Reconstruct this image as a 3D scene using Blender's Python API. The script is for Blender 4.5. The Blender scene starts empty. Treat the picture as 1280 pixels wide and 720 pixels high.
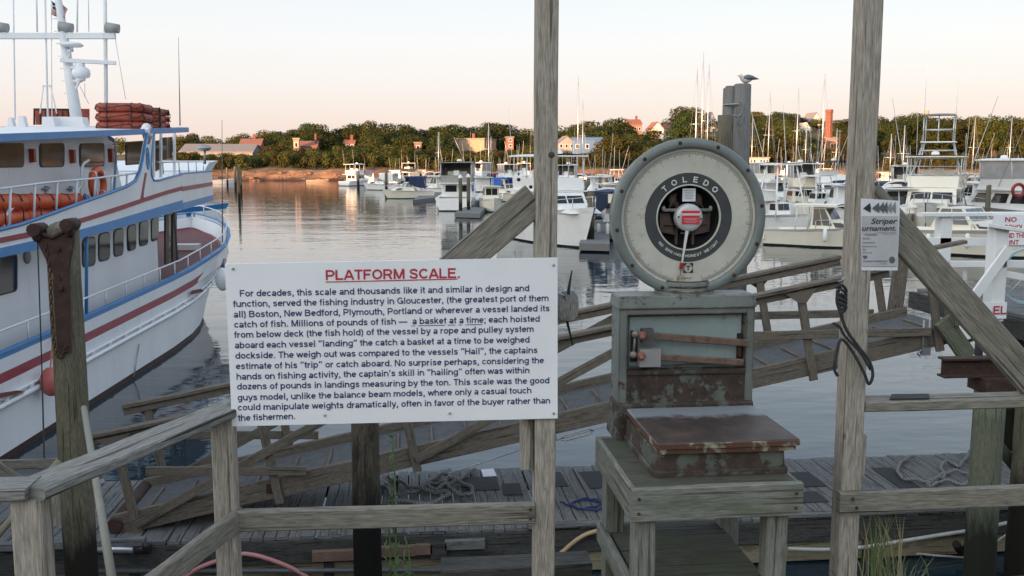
import bpy, bmesh, math, random
from mathutils import Vector as V, Matrix
R_ = math.radians
sc = bpy.context.scene
# ------------------------------------------------------------------ camera, sky, sun, exposure
CAM_H = 5.0
FPX = 1200.0
YAW = R_(6.0)
PITCH = math.atan((360 - 203) / FPX)
cd = bpy.data.cameras.new('camera'); cam = bpy.data.objects.new('camera', cd); sc.collection.objects.link(cam)
cd.sensor_width = 36; cd.lens = FPX / 1280 * 36; cd.clip_end = 6000; cd.clip_start = 0.05
cam.location = (0, 0, CAM_H); cam.rotation_euler = (math.pi / 2 - PITCH, 0, -YAW)
sc.camera = cam
SUN_EL = 3.6; SUN_AZ = 42.0      # the low sun stands behind the camera, to its left
w = bpy.data.worlds.new('World'); sc.world = w; w.use_nodes = True
nt = w.node_tree; bg = nt.nodes['Background']
sky = nt.nodes.new('ShaderNodeTexSky'); sky.sky_type = 'NISHITA'; sky.sun_disc = False
sky.sun_elevation = R_(SUN_EL); sky.sun_rotation = R_(180 + SUN_AZ)
sky.air_density = 1.0; sky.dust_density = 1.0; sky.ozone_density = 1.0; sky.altitude = 0
# dusk tones over the clear-sky model: peach along the horizon, pale above it, blue overhead, brighter round the setting sun
tcw = nt.nodes.new('ShaderNodeTexCoord'); sxw = nt.nodes.new('ShaderNodeSeparateXYZ'); nt.links.new(tcw.outputs['Generated'], sxw.inputs[0])
rpw = nt.nodes.new('ShaderNodeValToRGB'); nt.links.new(sxw.outputs[2], rpw.inputs[0])
_e = rpw.color_ramp.elements
SKYC = [(0.0, (.90, .70, .64)), (.035, (.92, .78, .74)), (.075, (.94, .88, .88)), (.12, (.95, .94, .97)), (.17, (.88, .93, .98)), (.32, (.68, .83, 1.0)), (1.0, (.48, .56, .72))]
while len(_e) < len(SKYC): _e.new(.5)
for i, (p_, c_) in enumerate(SKYC): _e[i].position = p_; _e[i].color = (*c_, 1)
dtw = nt.nodes.new('ShaderNodeVectorMath'); dtw.operation = 'DOT_PRODUCT'; nt.links.new(tcw.outputs['Generated'], dtw.inputs[0]); dtw.inputs[1].default_value = (-math.sin(R_(SUN_AZ)), -math.cos(R_(SUN_AZ)), .06)
mrw = nt.nodes.new('ShaderNodeMapRange'); mrw.inputs[1].default_value = -.2; mrw.inputs[2].default_value = 1.0; mrw.inputs[3].default_value = 1.98; mrw.inputs[4].default_value = 6.2; nt.links.new(dtw.outputs['Value'], mrw.inputs[0])
vmw = nt.nodes.new('ShaderNodeVectorMath'); vmw.operation = 'SCALE'; glw = nt.nodes.new('ShaderNodeMapRange'); glw.inputs[1].default_value = -.2; glw.inputs[2].default_value = .9; nt.links.new(dtw.outputs['Value'], glw.inputs[0])
tnw = nt.nodes.new('ShaderNodeMix'); tnw.data_type = 'RGBA'; tnw.blend_type = 'MULTIPLY'; nt.links.new(glw.outputs[0], tnw.inputs[0]); nt.links.new(rpw.outputs[0], tnw.inputs[6]); tnw.inputs[7].default_value = (1.0, .88, .72, 1)
nt.links.new(tnw.outputs[2], vmw.inputs[0]); nt.links.new(mrw.outputs[0], vmw.inputs['Scale'])
mxw = nt.nodes.new('ShaderNodeMix'); mxw.data_type = 'RGBA'; mxw.inputs[0].default_value = .92; nt.links.new(sky.outputs[0], mxw.inputs[6]); nt.links.new(vmw.outputs[0], mxw.inputs[7])
nt.links.new(mxw.outputs[2], bg.inputs[0]); bg.inputs[1].default_value = 0.15
sd = bpy.data.lights.new('sun', 'SUN'); sun = bpy.data.objects.new('sun', sd); sc.collection.objects.link(sun)
sd.energy = 4.2; sd.angle = R_(0.5); sd.color = (1.0, 0.52, 0.25)
_a = R_(SUN_AZ); _e = R_(SUN_EL)
sun.rotation_euler = V((math.sin(_a) * math.cos(_e), math.cos(_a) * math.cos(_e), -math.sin(_e))).to_track_quat('-Z', 'Y').to_euler()
sun.location = (-60, -60, 60)
vs = sc.view_settings
vs.view_transform = 'Standard'; vs.look = 'None'; vs.gamma = 1; vs.use_curve_mapping = False; vs.exposure = 1.75

# ------------------------------------------------------------------ measuring helpers (photo point -> place at a known distance)
_R = V((math.cos(YAW), -math.sin(YAW), 0)); _F0 = V((math.sin(YAW), math.cos(YAW), 0)); _Z = V((0, 0, 1))
_F = _F0 * math.cos(PITCH) - _Z * math.sin(PITCH); _U = _F0 * math.sin(PITCH) + _Z * math.cos(PITCH)
_C = V((0, 0, CAM_H))
def ray(u, v): return _R * ((u - 640) / FPX) + _U * ((360 - v) / FPX) + _F
def G(u, v, z): d = ray(u, v); return _C + d * ((z - CAM_H) / d.z)
def PY(u, v, y): d = ray(u, v); return _C + d * (y / d.y)
def proj(P):
    q = V(P) - _C; f = q.dot(_F); return 640 + FPX * q.dot(_R) / f, 360 - FPX * q.dot(_U) / f
def lerp(a, b, t): return a + (b - a) * t
def interp(tab, x):
    if x <= tab[0][0]: return tab[0][1]
    for (a, b), (c, d) in zip(tab, tab[1:]):
        if x <= c: return b + (d - b) * (x - a) / (c - a)
    return tab[-1][1]

# ------------------------------------------------------------------ materials
class NB:
    def __init__(s, name):
        s.m = bpy.data.materials.new(name); s.m.use_nodes = True; s.t = s.m.node_tree
        s.p = s.t.nodes['Principled BSDF']; s.x = 0
    def n(s, typ, **kw):
        q = s.t.nodes.new(typ)
        for k, v in kw.items(): setattr(q, k, v)
        return q
    def l(s, a, b): s.t.links.new(a, b)
    def coords(s, kind, scale):
        tc = s.n('ShaderNodeTexCoord'); mp = s.n('ShaderNodeMapping'); mp.inputs['Scale'].default_value = scale
        s.l(tc.outputs[kind], mp.inputs[0]); return mp.outputs[0]
    def noise(s, co, scale, detail=4, rough=.55):
        q = s.n('ShaderNodeTexNoise'); q.inputs['Scale'].default_value = scale; q.inputs['Detail'].default_value = detail
        q.inputs['Roughness'].default_value = rough; s.l(co, q.inputs['Vector']); return q.outputs['Fac']
    def ramp(s, fac, stops):
        q = s.n('ShaderNodeValToRGB'); e = q.color_ramp.elements
        while len(e) < len(stops): e.new(0.5)
        for i, (p, c) in enumerate(stops):
            e[i].position = p; e[i].color = (*c, 1) if len(c) == 3 else c
        s.l(fac, q.inputs[0]); return q.outputs[0]
    def mix(s, fac, a, b, blend='MIX'):
        q = s.n('ShaderNodeMix'); q.data_type = 'RGBA'; q.blend_type = blend
        for sock, val in ((q.inputs[0], fac), (q.inputs[6], a), (q.inputs[7], b)):
            if isinstance(val, (int, float)): sock.default_value = val
            elif isinstance(val, tuple): sock.default_value = (*val, 1)
            else: s.l(val, sock)
        return q.outputs[2]
    def bump(s, h, strength, dist=0.01):
        q = s.n('ShaderNodeBump'); q.inputs['Strength'].default_value = strength; q.inputs['Distance'].default_value = dist
        s.l(h, q.inputs['Height']); s.l(q.outputs[0], s.p.inputs['Normal'])
    def col(s, c):
        if isinstance(c, tuple): s.p.inputs['Base Color'].default_value = (*c, 1)
        else: s.l(c, s.p.inputs['Base Color'])
MATS = {}
def sc3(c, k): return tuple(min(1, max(0, x * k)) for x in c)
def mat(name, c, rough=.6, var=.18, scale=4., metal=0., bump=0., c2=None, thr=None, kind='Object', stretch=(1, 1, 1), spec=.5):
    """plain procedural paint or cloth: two scales of mottling, optional second colour in patches"""
    if name in MATS: return MATS[name]
    b = NB(name); co = b.coords(kind, stretch)
    n1 = b.noise(co, scale, 5, .6)
    base = b.ramp(n1, [(.3, sc3(c, 1 - var)), (.7, sc3(c, 1 + var * .6))])
    if c2:
        n2 = b.noise(co, scale * 1.9, 8, .68)
        t = thr or .56
        m = b.ramp(n2, [(t - .03, (0, 0, 0)), (t + .05, (1, 1, 1))])
        base = b.mix(m, base, c2)
    b.col(base); b.p.inputs['Roughness'].default_value = rough; b.p.inputs['Metallic'].default_value = metal
    b.p.inputs['Specular IOR Level'].default_value = spec
    if bump: b.bump(b.noise(co, scale * 6, 5, .65), bump, .01)
    MATS[name] = b.m; return b.m
def wood(name, dark, light, stain=(.05, .06, .04), stain_t=.62, rough=.85, crack=1.0, wet=None):
    """weathered timber; UV u runs along the board in metres, v across"""
    if name in MATS: return MATS[name]
    b = NB(name)
    g = b.noise(b.coords('UV', (2.0, 46, 1)), 1, 7, .66)
    f = b.noise(b.coords('UV', (13, 150, 1)), 1, 3, .6)
    c1 = b.ramp(g, [(.28, dark), (.5, tuple((x + y) / 2 for x, y in zip(dark, light))), (.72, light)])
    c2 = b.mix(.5, c1, b.ramp(f, [(.35, sc3(dark, .7)), (.65, sc3(light, 1.15))]))
    fl = b.ramp(b.noise(b.coords('UV', (9, 95, 1)), 1.3, 2, .5), [(.63, (0, 0, 0)), (.70, (1, 1, 1))]); qf = b.n('ShaderNodeMath', operation='MULTIPLY'); qf.inputs[1].default_value = .55; b.l(fl, qf.inputs[0]); c2 = b.mix(qf.outputs[0], c2, sc3(dark, .45))
    ck = b.ramp(b.noise(b.coords('UV', (.8, 26, 1)), 1.7, 2, .5), [(.60, (0, 0, 0)), (.655, (1, 1, 1))])
    q = b.n('ShaderNodeMath', operation='MULTIPLY'); q.inputs[1].default_value = .75 * crack; b.l(ck, q.inputs[0])
    c3 = b.mix(q.outputs[0], c2, sc3(dark, .28))
    st = b.ramp(b.noise(b.coords('UV', (1.6, 5, 1)), 1.3, 6, .65), [(stain_t - .06, (0, 0, 0)), (stain_t + .1, (1, 1, 1))])
    q2 = b.n('ShaderNodeMath', operation='MULTIPLY'); q2.inputs[1].default_value = .7; b.l(st, q2.inputs[0])
    b.col(b.mix(q2.outputs[0], c3, stain)); b.p.inputs['Roughness'].default_value = rough
    b.p.inputs['Specular IOR Level'].default_value = .25
    vo = b.n('ShaderNodeTexVoronoi'); vo.inputs['Scale'].default_value = 1.0; b.l(b.coords('UV', (3.6, 5.2, 1)), vo.inputs['Vector'])
    kr = b.ramp(vo.outputs['Distance'], [(.035, (1, 1, 1)), (.07, (0, 0, 0))]); sp = b.n('ShaderNodeSeparateXYZ'); b.l(vo.outputs['Color'], sp.inputs[0])
    kt = b.n('ShaderNodeMath', operation='GREATER_THAN'); kt.inputs[1].default_value = .62; b.l(sp.outputs[0], kt.inputs[0])
    km = b.n('ShaderNodeMath', operation='MULTIPLY'); b.l(kr, km.inputs[0]); b.l(kt.outputs[0], km.inputs[1])
    kk = b.n('ShaderNodeMath', operation='MULTIPLY'); b.l(km.outputs[0], kk.inputs[0]); kk.inputs[1].default_value = .8
    b.col(b.mix(kk.outputs[0], b.mix(q2.outputs[0], c3, stain), sc3(dark, .4)))
    if wet is not None:     # tide line: the timber below it stays wet and weedy
        base = b.p.inputs['Base Color'].links[0].from_socket; g_ = b.n('ShaderNodeNewGeometry'); sz = b.n('ShaderNodeSeparateXYZ'); b.l(g_.outputs['Position'], sz.inputs[0]); wn = b.noise(b.coords('UV', (1.5, 6, 1)), 2, 5, .6)
        wa = b.n('ShaderNodeMath', operation='MULTIPLY_ADD'); wa.inputs[1].default_value = .8; b.l(wn, wa.inputs[0]); b.l(sz.outputs[2], wa.inputs[2]); wr = b.n('ShaderNodeMapRange'); wr.inputs[1].default_value = wet + .25; wr.inputs[2].default_value = wet + .7; b.l(wa.outputs[0], wr.inputs[0])
        b.col(b.mix(wr.outputs[0], sc3(dark, .28), base))
    h = b.mix(ck, b.mix(.5, g, f), (0, 0, 0)); b.bump(h, .55, .004)
    MATS[name] = b.m; return b.m
W_POST = wood('weathered_post_wood', (.20, .176, .148), (.46, .41, .35), (.13, .12, .07))
W_RAIL = wood('weathered_rail_wood', (.115, .104, .086), (.30, .275, .233), (.10, .098, .07))
W_CAP = wood('weathered_cap_wood', (.11, .107, .097), (.31, .303, .283), (.06, .06, .05), crack=1.2)
W_RAMP = wood('ramp_wood', (.075, .063, .052), (.22, .187, .152), (.05, .05, .04))
W_DECK = wood('float_plank_wood', (.085, .085, .085), (.24, .24, .24), (.05, .055, .055), .58)
W_DARK = wood('wet_fascia_wood', (.03, .03, .028), (.10, .098, .092), (.02, .022, .02), .55)
W_YEL = wood('float_side_wood', (.20, .165, .105), (.36, .31, .21), (.04, .04, .03), .62)
W_RED = wood('cedar_block_wood', (.13, .085, .065), (.25, .17, .135), (.06, .05, .045))
W_PILE = wood('pile_wood', (.06, .054, .038), (.23, .205, .145), (.10, .105, .06), .54, wet=1.25)
W_PILEG = wood('green_pile_wood', (.07, .078, .052), (.19, .20, .145), (.17, .115, .06), .62, wet=1.0)
W_PILED = wood('dark_pile_wood', (.022, .02, .016), (.15, .125, .095), (.012, .012, .01), .5, wet=1.3)
W_GREY = wood('grey_pile_wood', (.11, .11, .11), (.27, .26, .25), (.09, .095, .085))
W_TABLE = wood('painted_table_wood', (.128, .128, .110), (.255, .255, .222), (.085, .095, .06), .56, crack=.9)
W_TTOP = wood('table_top_wood', (.04, .038, .03), (.125, .118, .095), (.075, .085, .05), .5)
M_WHITE = mat('white_paint', (.80, .80, .79), .45, .06, 1.2)
M_CREAM = mat('cream_gelcoat', (.78, .73, .63), .35, .05, 1.0)
b = NB('ferry_white_paint'); co = b.coords('Object', (1, 1, .22)); n = b.noise(co, .9, 5, .6); base = b.ramp(n, [(.3, (.68, .70, .73)), (.7, (.79, .81, .84))])
st = b.ramp(b.noise(b.coords('Object', (3.2, 3.2, .28)), 1.0, 6, .7), [(.60, (0, 0, 0)), (.74, (1, 1, 1))]); q = b.n('ShaderNodeMath', operation='MULTIPLY'); q.inputs[1].default_value = .5; b.l(st, q.inputs[0])
gr = b.ramp(b.noise(b.coords('Object', (1, 1, 1)), 2.3, 8, .7), [(.60, (0, 0, 0)), (.68, (1, 1, 1))]); q3 = b.n('ShaderNodeMath', operation='MULTIPLY'); q3.inputs[1].default_value = .3; b.l(gr, q3.inputs[0])
b.col(b.mix(q3.outputs[0], b.mix(q.outputs[0], base, (.50, .42, .34)), (.50, .50, .48))); b.p.inputs['Roughness'].default_value = .38; M_FWHITE = b.m; MATS['ferry_white_paint'] = b.m
M_GLASS = mat('dark_glass', (.018, .02, .022), .06, .1, 1)
M_GLASSB = mat('brown_tinted_glass', (.07, .05, .04), .08, .1, 1)
M_VINYL = mat('clear_vinyl', (.33, .33, .34), .2, .25, 2)
M_BLUE = mat('blue_trim_paint', (.05, .22, .50), .4, .1, 2)
M_RED = mat('red_stripe_paint', (.26, .025, .05), .4, .12, 2)
M_MAROON = mat('maroon_bottom_paint', (.04, .014, .013), .6, .3, 2)
M_DKRED = mat('deck_red_paint', (.16, .045, .04), .6, .2, 3)
M_ORANGE = mat('orange_vinyl', (.62, .10, .03), .5, .15, 5)
M_BLACK = mat('black_rubber', (.018, .018, .02), .55, .3, 6)
M_CANVAS = mat('navy_canvas', (.02, .035, .09), .8, .2, 3)
M_CANVASB = mat('blue_canvas', (.03, .12, .42), .8, .2, 3)
M_CANVASG = mat('grey_canvas', (.28, .28, .27), .8, .2, 3)
M_TEAL = mat('green_bottom_paint', (.01, .12, .09), .5, .2, 2)
M_NAVY = mat('navy_hull_paint', (.02, .03, .07), .3, .1, 1)
M_BOTB = mat('black_bottom_paint', (.02, .02, .022), .6, .2, 2)
M_BOTR = mat('red_hull_paint', (.25, .02, .02), .45, .2, 2)
M_GREYP = mat('grey_hull_paint', (.30, .31, .31), .45, .1, 2)
M_ALU = mat('aluminium_tube', (.62, .63, .64), .32, .08, 2, metal=.75)
M_STEEL = mat('galvanised_steel', (.35, .36, .37), .45, .2, 8, metal=.7)
M_RUST = mat('rusted_steel', (.085, .04, .026), .85, .4, 7, c2=(.16, .07, .035), thr=.58, bump=.4)
M_RUSTD = mat('dark_rusted_steel', (.05, .025, .02), .85, .4, 9, c2=(.10, .04, .022), thr=.6, bump=.5)
M_RUBBER = mat('tar_mat', (.03, .032, .036), .85, .25, 7, bump=.2)
M_ROLL = mat('roll_roofing', (.095, .098, .105), .95, .25, 9, bump=.3)
def ropemat(name, dark, light, f):
    b = NB(name); tc = b.n('ShaderNodeTexCoord'); mp = b.n('ShaderNodeMapping'); mp.inputs['Rotation'].default_value = (0, 0, .75); b.l(tc.outputs['UV'], mp.inputs[0])
    wv = b.n('ShaderNodeTexWave'); wv.inputs['Scale'].default_value = f; wv.inputs['Distortion'].default_value = .6; b.l(mp.outputs[0], wv.inputs['Vector'])
    n = b.noise(b.coords('UV', (1, 1, 1)), 9, 4, .6); c = b.mix(n, b.ramp(wv.outputs['Fac'], [(.2, dark), (.75, light)]), sc3(dark, 1.3)); b.col(c); b.p.inputs['Roughness'].default_value = .95; b.p.inputs['Specular IOR Level'].default_value = .1
    b.bump(wv.outputs['Fac'], .6, .006); MATS[name] = b.m; return b.m
M_ROPE = ropemat('grey_rope', (.13, .13, .135), (.42, .42, .42), 9)
M_ROPED = mat('dark_rope', (.03, .032, .035), .85, .4, 40)
M_ROPEB = mat('blue_rope', (.02, .04, .14), .8, .4, 40)
M_HOSEP = mat('pink_hose', (.50, .22, .22), .5, .12, 5)
M_HOSEW = mat('white_hose', (.42, .42, .41), .5, .12, 5)
M_HOSEY = mat('tan_hose', (.42, .30, .17), .5, .15, 5)
M_PIPE = mat('grey_pipe', (.10, .11, .12), .5, .2, 5)
M_SIGN = mat('sign_board_white', (.86, .86, .88), .45, .06, 2.2)
M_TXT = mat('navy_lettering', (.035, .03, .13), .5, .05, 2)
M_TRED = mat('red_lettering', (.48, .03, .06), .5, .05, 2)
M_TBLK = mat('black_lettering', (.03, .03, .035), .5, .1, 2)
M_TWHT = mat('white_lettering', (.66, .66, .62), .5, .05, 2)
M_PAPER = mat('printed_paper', (.46, .46, .48), .7, .12, 9)
M_PAPERW = mat('white_paper', (.70, .71, .74), .6, .05, 5)
def rusty(name, paint, rust, rust2, bias, rad):
    """old paint whose rust gathers along edges and seams"""
    b = NB(name); co = b.coords('Object', (1, 1, 1)); g = b.n('ShaderNodeNewGeometry'); bv = b.n('ShaderNodeBevel', samples=4); bv.inputs['Radius'].default_value = rad
    dp = b.n('ShaderNodeVectorMath', operation='DOT_PRODUCT'); b.l(bv.outputs[0], dp.inputs[0]); b.l(g.outputs['True Normal'], dp.inputs[1])
    ed = b.n('ShaderNodeMapRange'); ed.inputs[1].default_value = 1.0; ed.inputs[2].default_value = .80; ed.inputs[3].default_value = 0; ed.inputs[4].default_value = .22; b.l(dp.outputs['Value'], ed.inputs[0])
    n = b.noise(co, 9, 9, .68); s = b.noise(b.coords('Object', (9, 9, 1.6)), 1.6, 5, .6)
    a1 = b.n('ShaderNodeMath', operation='ADD'); b.l(n, a1.inputs[0]); b.l(ed.outputs[0], a1.inputs[1])
    a2 = b.n('ShaderNodeMath', operation='MULTIPLY_ADD'); a2.inputs[1].default_value = .28; b.l(s, a2.inputs[0]); b.l(a1.outputs[0], a2.inputs[2])
    m = b.ramp(a2.outputs[0], [(bias, (0, 0, 0)), (bias + .045, (1, 1, 1))])
    pc = b.ramp(b.noise(co, 5, 6, .6), [(.3, sc3(paint, .72)), (.7, sc3(paint, 1.15))]); rc = b.ramp(b.noise(co, 24, 6, .65), [(.3, rust), (.7, rust2)])
    b.col(b.mix(m, pc, rc)); rr = b.n('ShaderNodeMapRange'); rr.inputs[3].default_value = .48; rr.inputs[4].default_value = .85; b.l(m, rr.inputs[0]); b.l(rr.outputs[0], b.p.inputs['Roughness'])
    b.bump(b.mix(.4, m, n), .3, .006); MATS[name] = b.m; return b.m
M_SCALE = rusty('scale_green_paint', (.185, .205, .19), (.04, .024, .018), (.115, .062, .04), .735, .016)
M_SCALER = rusty('scale_rusting_paint', (.115, .125, .105), (.026, .019, .015), (.075, .05, .038), .60, .02)
M_RING = mat('scale_ring_paint', (.185, .205, .197), .45, .12, 12, c2=(.10, .09, .08), thr=.68)
M_DIAL = mat('aged_dial_enamel', (.58, .56, .49), .4, .16, 6, c2=(.44, .38, .28), thr=.62)
M_DBAND = mat('dial_band_grey', (.055, .06, .062), .45, .15, 8)
M_MECH = mat('scale_mechanism_metal', (.13, .085, .07), .6, .4, 20, metal=.3)
M_BRIGHT = mat('silver_cap_paint', (.55, .56, .57), .4, .08, 10, metal=.2)
M_LABELR = mat('red_data_plate', (.62, .04, .06), .4, .06, 10)
M_ROCK = mat('shore_rock', (.23, .13, .085), .9, .45, .35, c2=(.09, .06, .045), thr=.56, bump=.8)
M_BRICK = mat('brick_red', (.17, .062, .042), .85, .2, 1.5)
M_PINKB = mat('pink_brick_wall', (.24, .125, .095), .85, .15, 1)
M_TAN = mat('tan_stucco', (.34, .25, .18), .85, .1, .6)
M_HWHITE = mat('house_white_clapboard', (.66, .62, .55), .7, .08, 1)
M_HGREY = mat('house_grey_shingle', (.26, .26, .27), .85, .15, 1.5)
M_ROOFG = mat('grey_shingle_roof', (.20, .19, .19), .9, .2, 1.2)
M_ROOFR = mat('red_tile_roof', (.24, .10, .07), .9, .2, 1.2)
M_BMETAL = mat('blue_metal_siding', (.06, .14, .28), .5, .1, .5)
M_GWEED = mat('weed_green', (.09, .15, .05), .8, .3, 12)
M_STRAW = mat('dry_grass_straw', (.26, .22, .12), .85, .3, 12)

# ------------------------------------------------------------------ mesh building
COL = sc.collection
class MB:
    def __init__(s): s.v = []; s.f = []; s.uv = []; s.mi = []; s.sm = []; s.cur = 0
    def face(s, idx, uv=None, smooth=False):
        s.f.append(tuple(idx)); s.uv.append(uv); s.mi.append(s.cur); s.sm.append(smooth)
    def add(s, pts):
        k = len(s.v); s.v.extend([tuple(p) for p in pts]); return k
    def mat(s, i): s.cur = i; return s
    def board(s, p0, p1, w, h, up=(0, 0, 1), ch=.006, seg=None, wob=0.0, rnd=random):
        """a timber from p0 to p1: width w (side), height h (along up), chamfered, UV along the grain"""
        p0 = V(p0); p1 = V(p1); d = p1 - p0; L = d.length; d.normalize()
        up = V(up); up = (up - d * up.dot(d))
        if up.length < 1e-4: up = V((0, 1, 0)) - d * d.y
        up.normalize(); sd_ = d.cross(up)
        ch = min(ch, w * .25, h * .25); a = w / 2; b = h / 2
        prof = [(-a + ch, -b), (a - ch, -b), (a, -b + ch), (a, b - ch), (a - ch, b), (-a + ch, b), (-a, b - ch), (-a, -b + ch)]
        per = [0]
        for i in range(8):
            q, r = prof[i], prof[(i + 1) % 8]; per.append(per[-1] + math.hypot(q[0] - r[0], q[1] - r[1]))
        n = seg or max(1, int(L / .35)) if wob else 1
        ou, ov = rnd.uniform(0, 50), rnd.uniform(0, 50)
        k = len(s.v)
        for i in range(n + 1):
            c = p0 + d * (L * i / n)
            if wob: c = c + sd_ * rnd.gauss(0, wob) + up * rnd.gauss(0, wob)
            for x, y in prof: s.v.append(tuple(c + sd_ * x + up * y))
        for i in range(n):
            u0, u1 = ou + L * i / n, ou + L * (i + 1) / n
            for j in range(8):
                j2 = (j + 1) % 8; a0 = k + i * 8
                s.face((a0 + j, a0 + j2, a0 + 8 + j2, a0 + 8 + j), [(u0, ov + per[j]), (u0, ov + per[j + 1]), (u1, ov + per[j + 1]), (u1, ov + per[j])])
        for base, rev in ((k, 1), (k + n * 8, 0)):
            idx = [base + j for j in range(8)]; uv = [(ou + p[0] * .3, ov + p[1] + 3) for p in prof]
            if rev: idx.reverse(); uv.reverse()
            s.face(idx, uv)
        return s
    def box(s, c, size, rot=0, ch=0):
        c = V(c); sx, sy, sz = [q / 2 for q in size]; cr, sr = math.cos(rot), math.sin(rot)
        k = len(s.v)
        for x, y, z in ((-1, -1, -1), (1, -1, -1), (1, 1, -1), (-1, 1, -1), (-1, -1, 1), (1, -1, 1), (1, 1, 1), (-1, 1, 1)):
            X, Y = x * sx, y * sy; s.v.append((c.x + X * cr - Y * sr, c.y + X * sr + Y * cr, c.z + z * sz))
        for q in ((0, 3, 2, 1), (4, 5, 6, 7), (0, 1, 5, 4), (1, 2, 6, 5), (2, 3, 7, 6), (3, 0, 4, 7)): s.face([k + i for i in q])
        return s
    def hexa(s, pts):
        """8 corner points: bottom ring then top ring"""
        k = s.add(pts)
        for q in ((0, 3, 2, 1), (4, 5, 6, 7), (0, 1, 5, 4), (1, 2, 6, 5), (2, 3, 7, 6), (3, 0, 4, 7)): s.face([k + i for i in q])
        return s
    def tube(s, pts, r, n=8, caps=True, smooth=True, closed=False):
        pts = [V(p) for p in pts]; m = len(pts); rr = r if isinstance(r, (list, tuple)) else [r] * m
        k = len(s.v); prev = None; L = 0; ls = []
        for i, p in enumerate(pts):
            if i: L += (p - pts[i - 1]).length
            ls.append(L)
            if closed: t = pts[(i + 1) % m] - pts[i - 1]
            else: t = pts[min(i + 1, m - 1)] - pts[max(i - 1, 0)]
            if t.length < 1e-9: t = V((0, 0, 1))
            t.normalize()
            if prev is None:
                a = V((0, 0, 1)) if abs(t.z) < .9 else V((1, 0, 0)); x = t.cross(a).normalized()
            else:
                x = prev - t * prev.dot(t)
                x = x.normalized() if x.length > 1e-6 else t.orthogonal().normalized()
            prev = x; y = t.cross(x)
            for j in range(n):
                a = 2 * math.pi * j / n; s.v.append(tuple(p + (x * math.cos(a) + y * math.sin(a)) * rr[i]))
        o = random.uniform(0, 40)
        for i in range(m if closed else m - 1):
            i2 = (i + 1) % m
            for j in range(n):
                j2 = (j + 1) % n; c = 2 * math.pi * rr[i] / n
                s.face((k + i * n + j, k + i * n + j2, k + i2 * n + j2, k + i2 * n + j),
                       [(o + ls[i], c * j), (o + ls[i], c * (j + 1)), (o + ls[i2], c * (j + 1)), (o + ls[i2], c * j)], smooth)
        if caps and not closed:
            s.face([k + j for j in range(n)][::-1], [(o + .01 * j, .5) for j in range(n)]); s.face([k + (m - 1) * n + j for j in range(n)], [(o + .3 * math.cos(6.28 * j / n) * rr[-1], rr[-1] * math.sin(6.28 * j / n)) for j in range(n)])
        return s
    def lathe(s, prof, c, ax=(0, 0, 1), n=24, smooth=True):
        """prof: (radius, height along ax)"""
        c = V(c); ax = V(ax).normalized(); x = ax.orthogonal().normalized(); y = ax.cross(x); k = len(s.v)
        for r, h in prof:
            for j in range(n):
                a = 2 * math.pi * j / n; s.v.append(tuple(c + ax * h + (x * math.cos(a) + y * math.sin(a)) * max(r, 1e-5)))
        for i in range(len(prof) - 1):
            for j in range(n):
                j2 = (j + 1) % n; s.face((k + i * n + j, k + i * n + j2, k + (i + 1) * n + j2, k + (i + 1) * n + j), None, smooth)
        return s
    def ball(s, c, r, n=10, m=7):
        r = V(r) if hasattr(r, '__len__') else V((r, r, r)); c = V(c); k = len(s.v)
        for i in range(m + 1):
            ph = math.pi * i / m
            for j in range(n):
                a = 2 * math.pi * j / n
                s.v.append((c.x + r.x * math.sin(ph) * math.cos(a), c.y + r.y * math.sin(ph) * math.sin(a), c.z - r.z * math.cos(ph)))
        for i in range(m):
            for j in range(n):
                j2 = (j + 1) % n; s.face((k + i * n + j, k + i * n + j2, k + (i + 1) * n + j2, k + (i + 1) * n + j), None, True)
        return s
    def prism(s, poly, off):
        """planar polygon poly (3-D points) extruded by vector off"""
        off = V(off); poly = [V(p) for p in poly]; n = len(poly); k = s.add(poly + [p + off for p in poly])
        nr = V((0, 0, 0))
        for i in range(n): nr += poly[i].cross(poly[(i + 1) % n])
        if nr.dot(off) > 0:
            s.face([k + i for i in range(n)][::-1]); s.face([k + n + i for i in range(n)])
            for i in range(n): j = (i + 1) % n; s.face((k + i, k + j, k + n + j, k + n + i))
        else:
            s.face([k + i for i in range(n)]); s.face([k + n + i for i in range(n)][::-1])
            for i in range(n): j = (i + 1) % n; s.face((k + j, k + i, k + n + i, k + n + j))
        return s
    def grid(s, rows, smooth=False, flip=False):
        """rows of equal length of points"""
        n = len(rows[0]); k = s.add([p for r in rows for p in r])
        for i in range(len(rows) - 1):
            for j in range(n - 1):
                q = (k + i * n + j, k + i * n + j + 1, k + (i + 1) * n + j + 1, k + (i + 1) * n + j)
                s.face(q[::-1] if flip else q, None, smooth)
        return s
    def text(s, body, origin, xdir, ydir, size=None, width=None, bold=0.0, shear=0.0, ext=.0012, align='LEFT', space=1.0):
        """lettering laid flat: xdir along the line, ydir up the letters; heavy faces are struck several times side by side"""
        if bold > 0:
            xd = V(xdir).normalized(); yd = V(ydir).normalized(); e_ = bold * (size or 1)
            for q, (ax, ay) in enumerate(((-1, -.45), (1, .45), (-1, .45), (1, -.45), (0, 0))):
                s.text(body, V(origin) + xd * (ax * e_) + yd * (ay * e_), xdir, ydir, size, width, 0, shear, ext + .00012 * q, align, space)
            return s
        cu = bpy.data.curves.new('t', 'FONT'); cu.body = body; cu.size = 1; cu.offset = bold; cu.shear = shear; cu.extrude = 0; cu.resolution_u = 3
        cu.space_character = space
        ob = bpy.data.objects.new('t', cu); COL.objects.link(ob)
        dg = bpy.context.evaluated_depsgraph_get(); me = bpy.data.meshes.new_from_object(ob.evaluated_get(dg))
        xs = [v.co.x for v in me.vertices]; x0, x1 = min(xs), max(xs)
        xd = V(xdir).normalized(); yd = V(ydir).normalized(); nn = xd.cross(yd)
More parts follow.
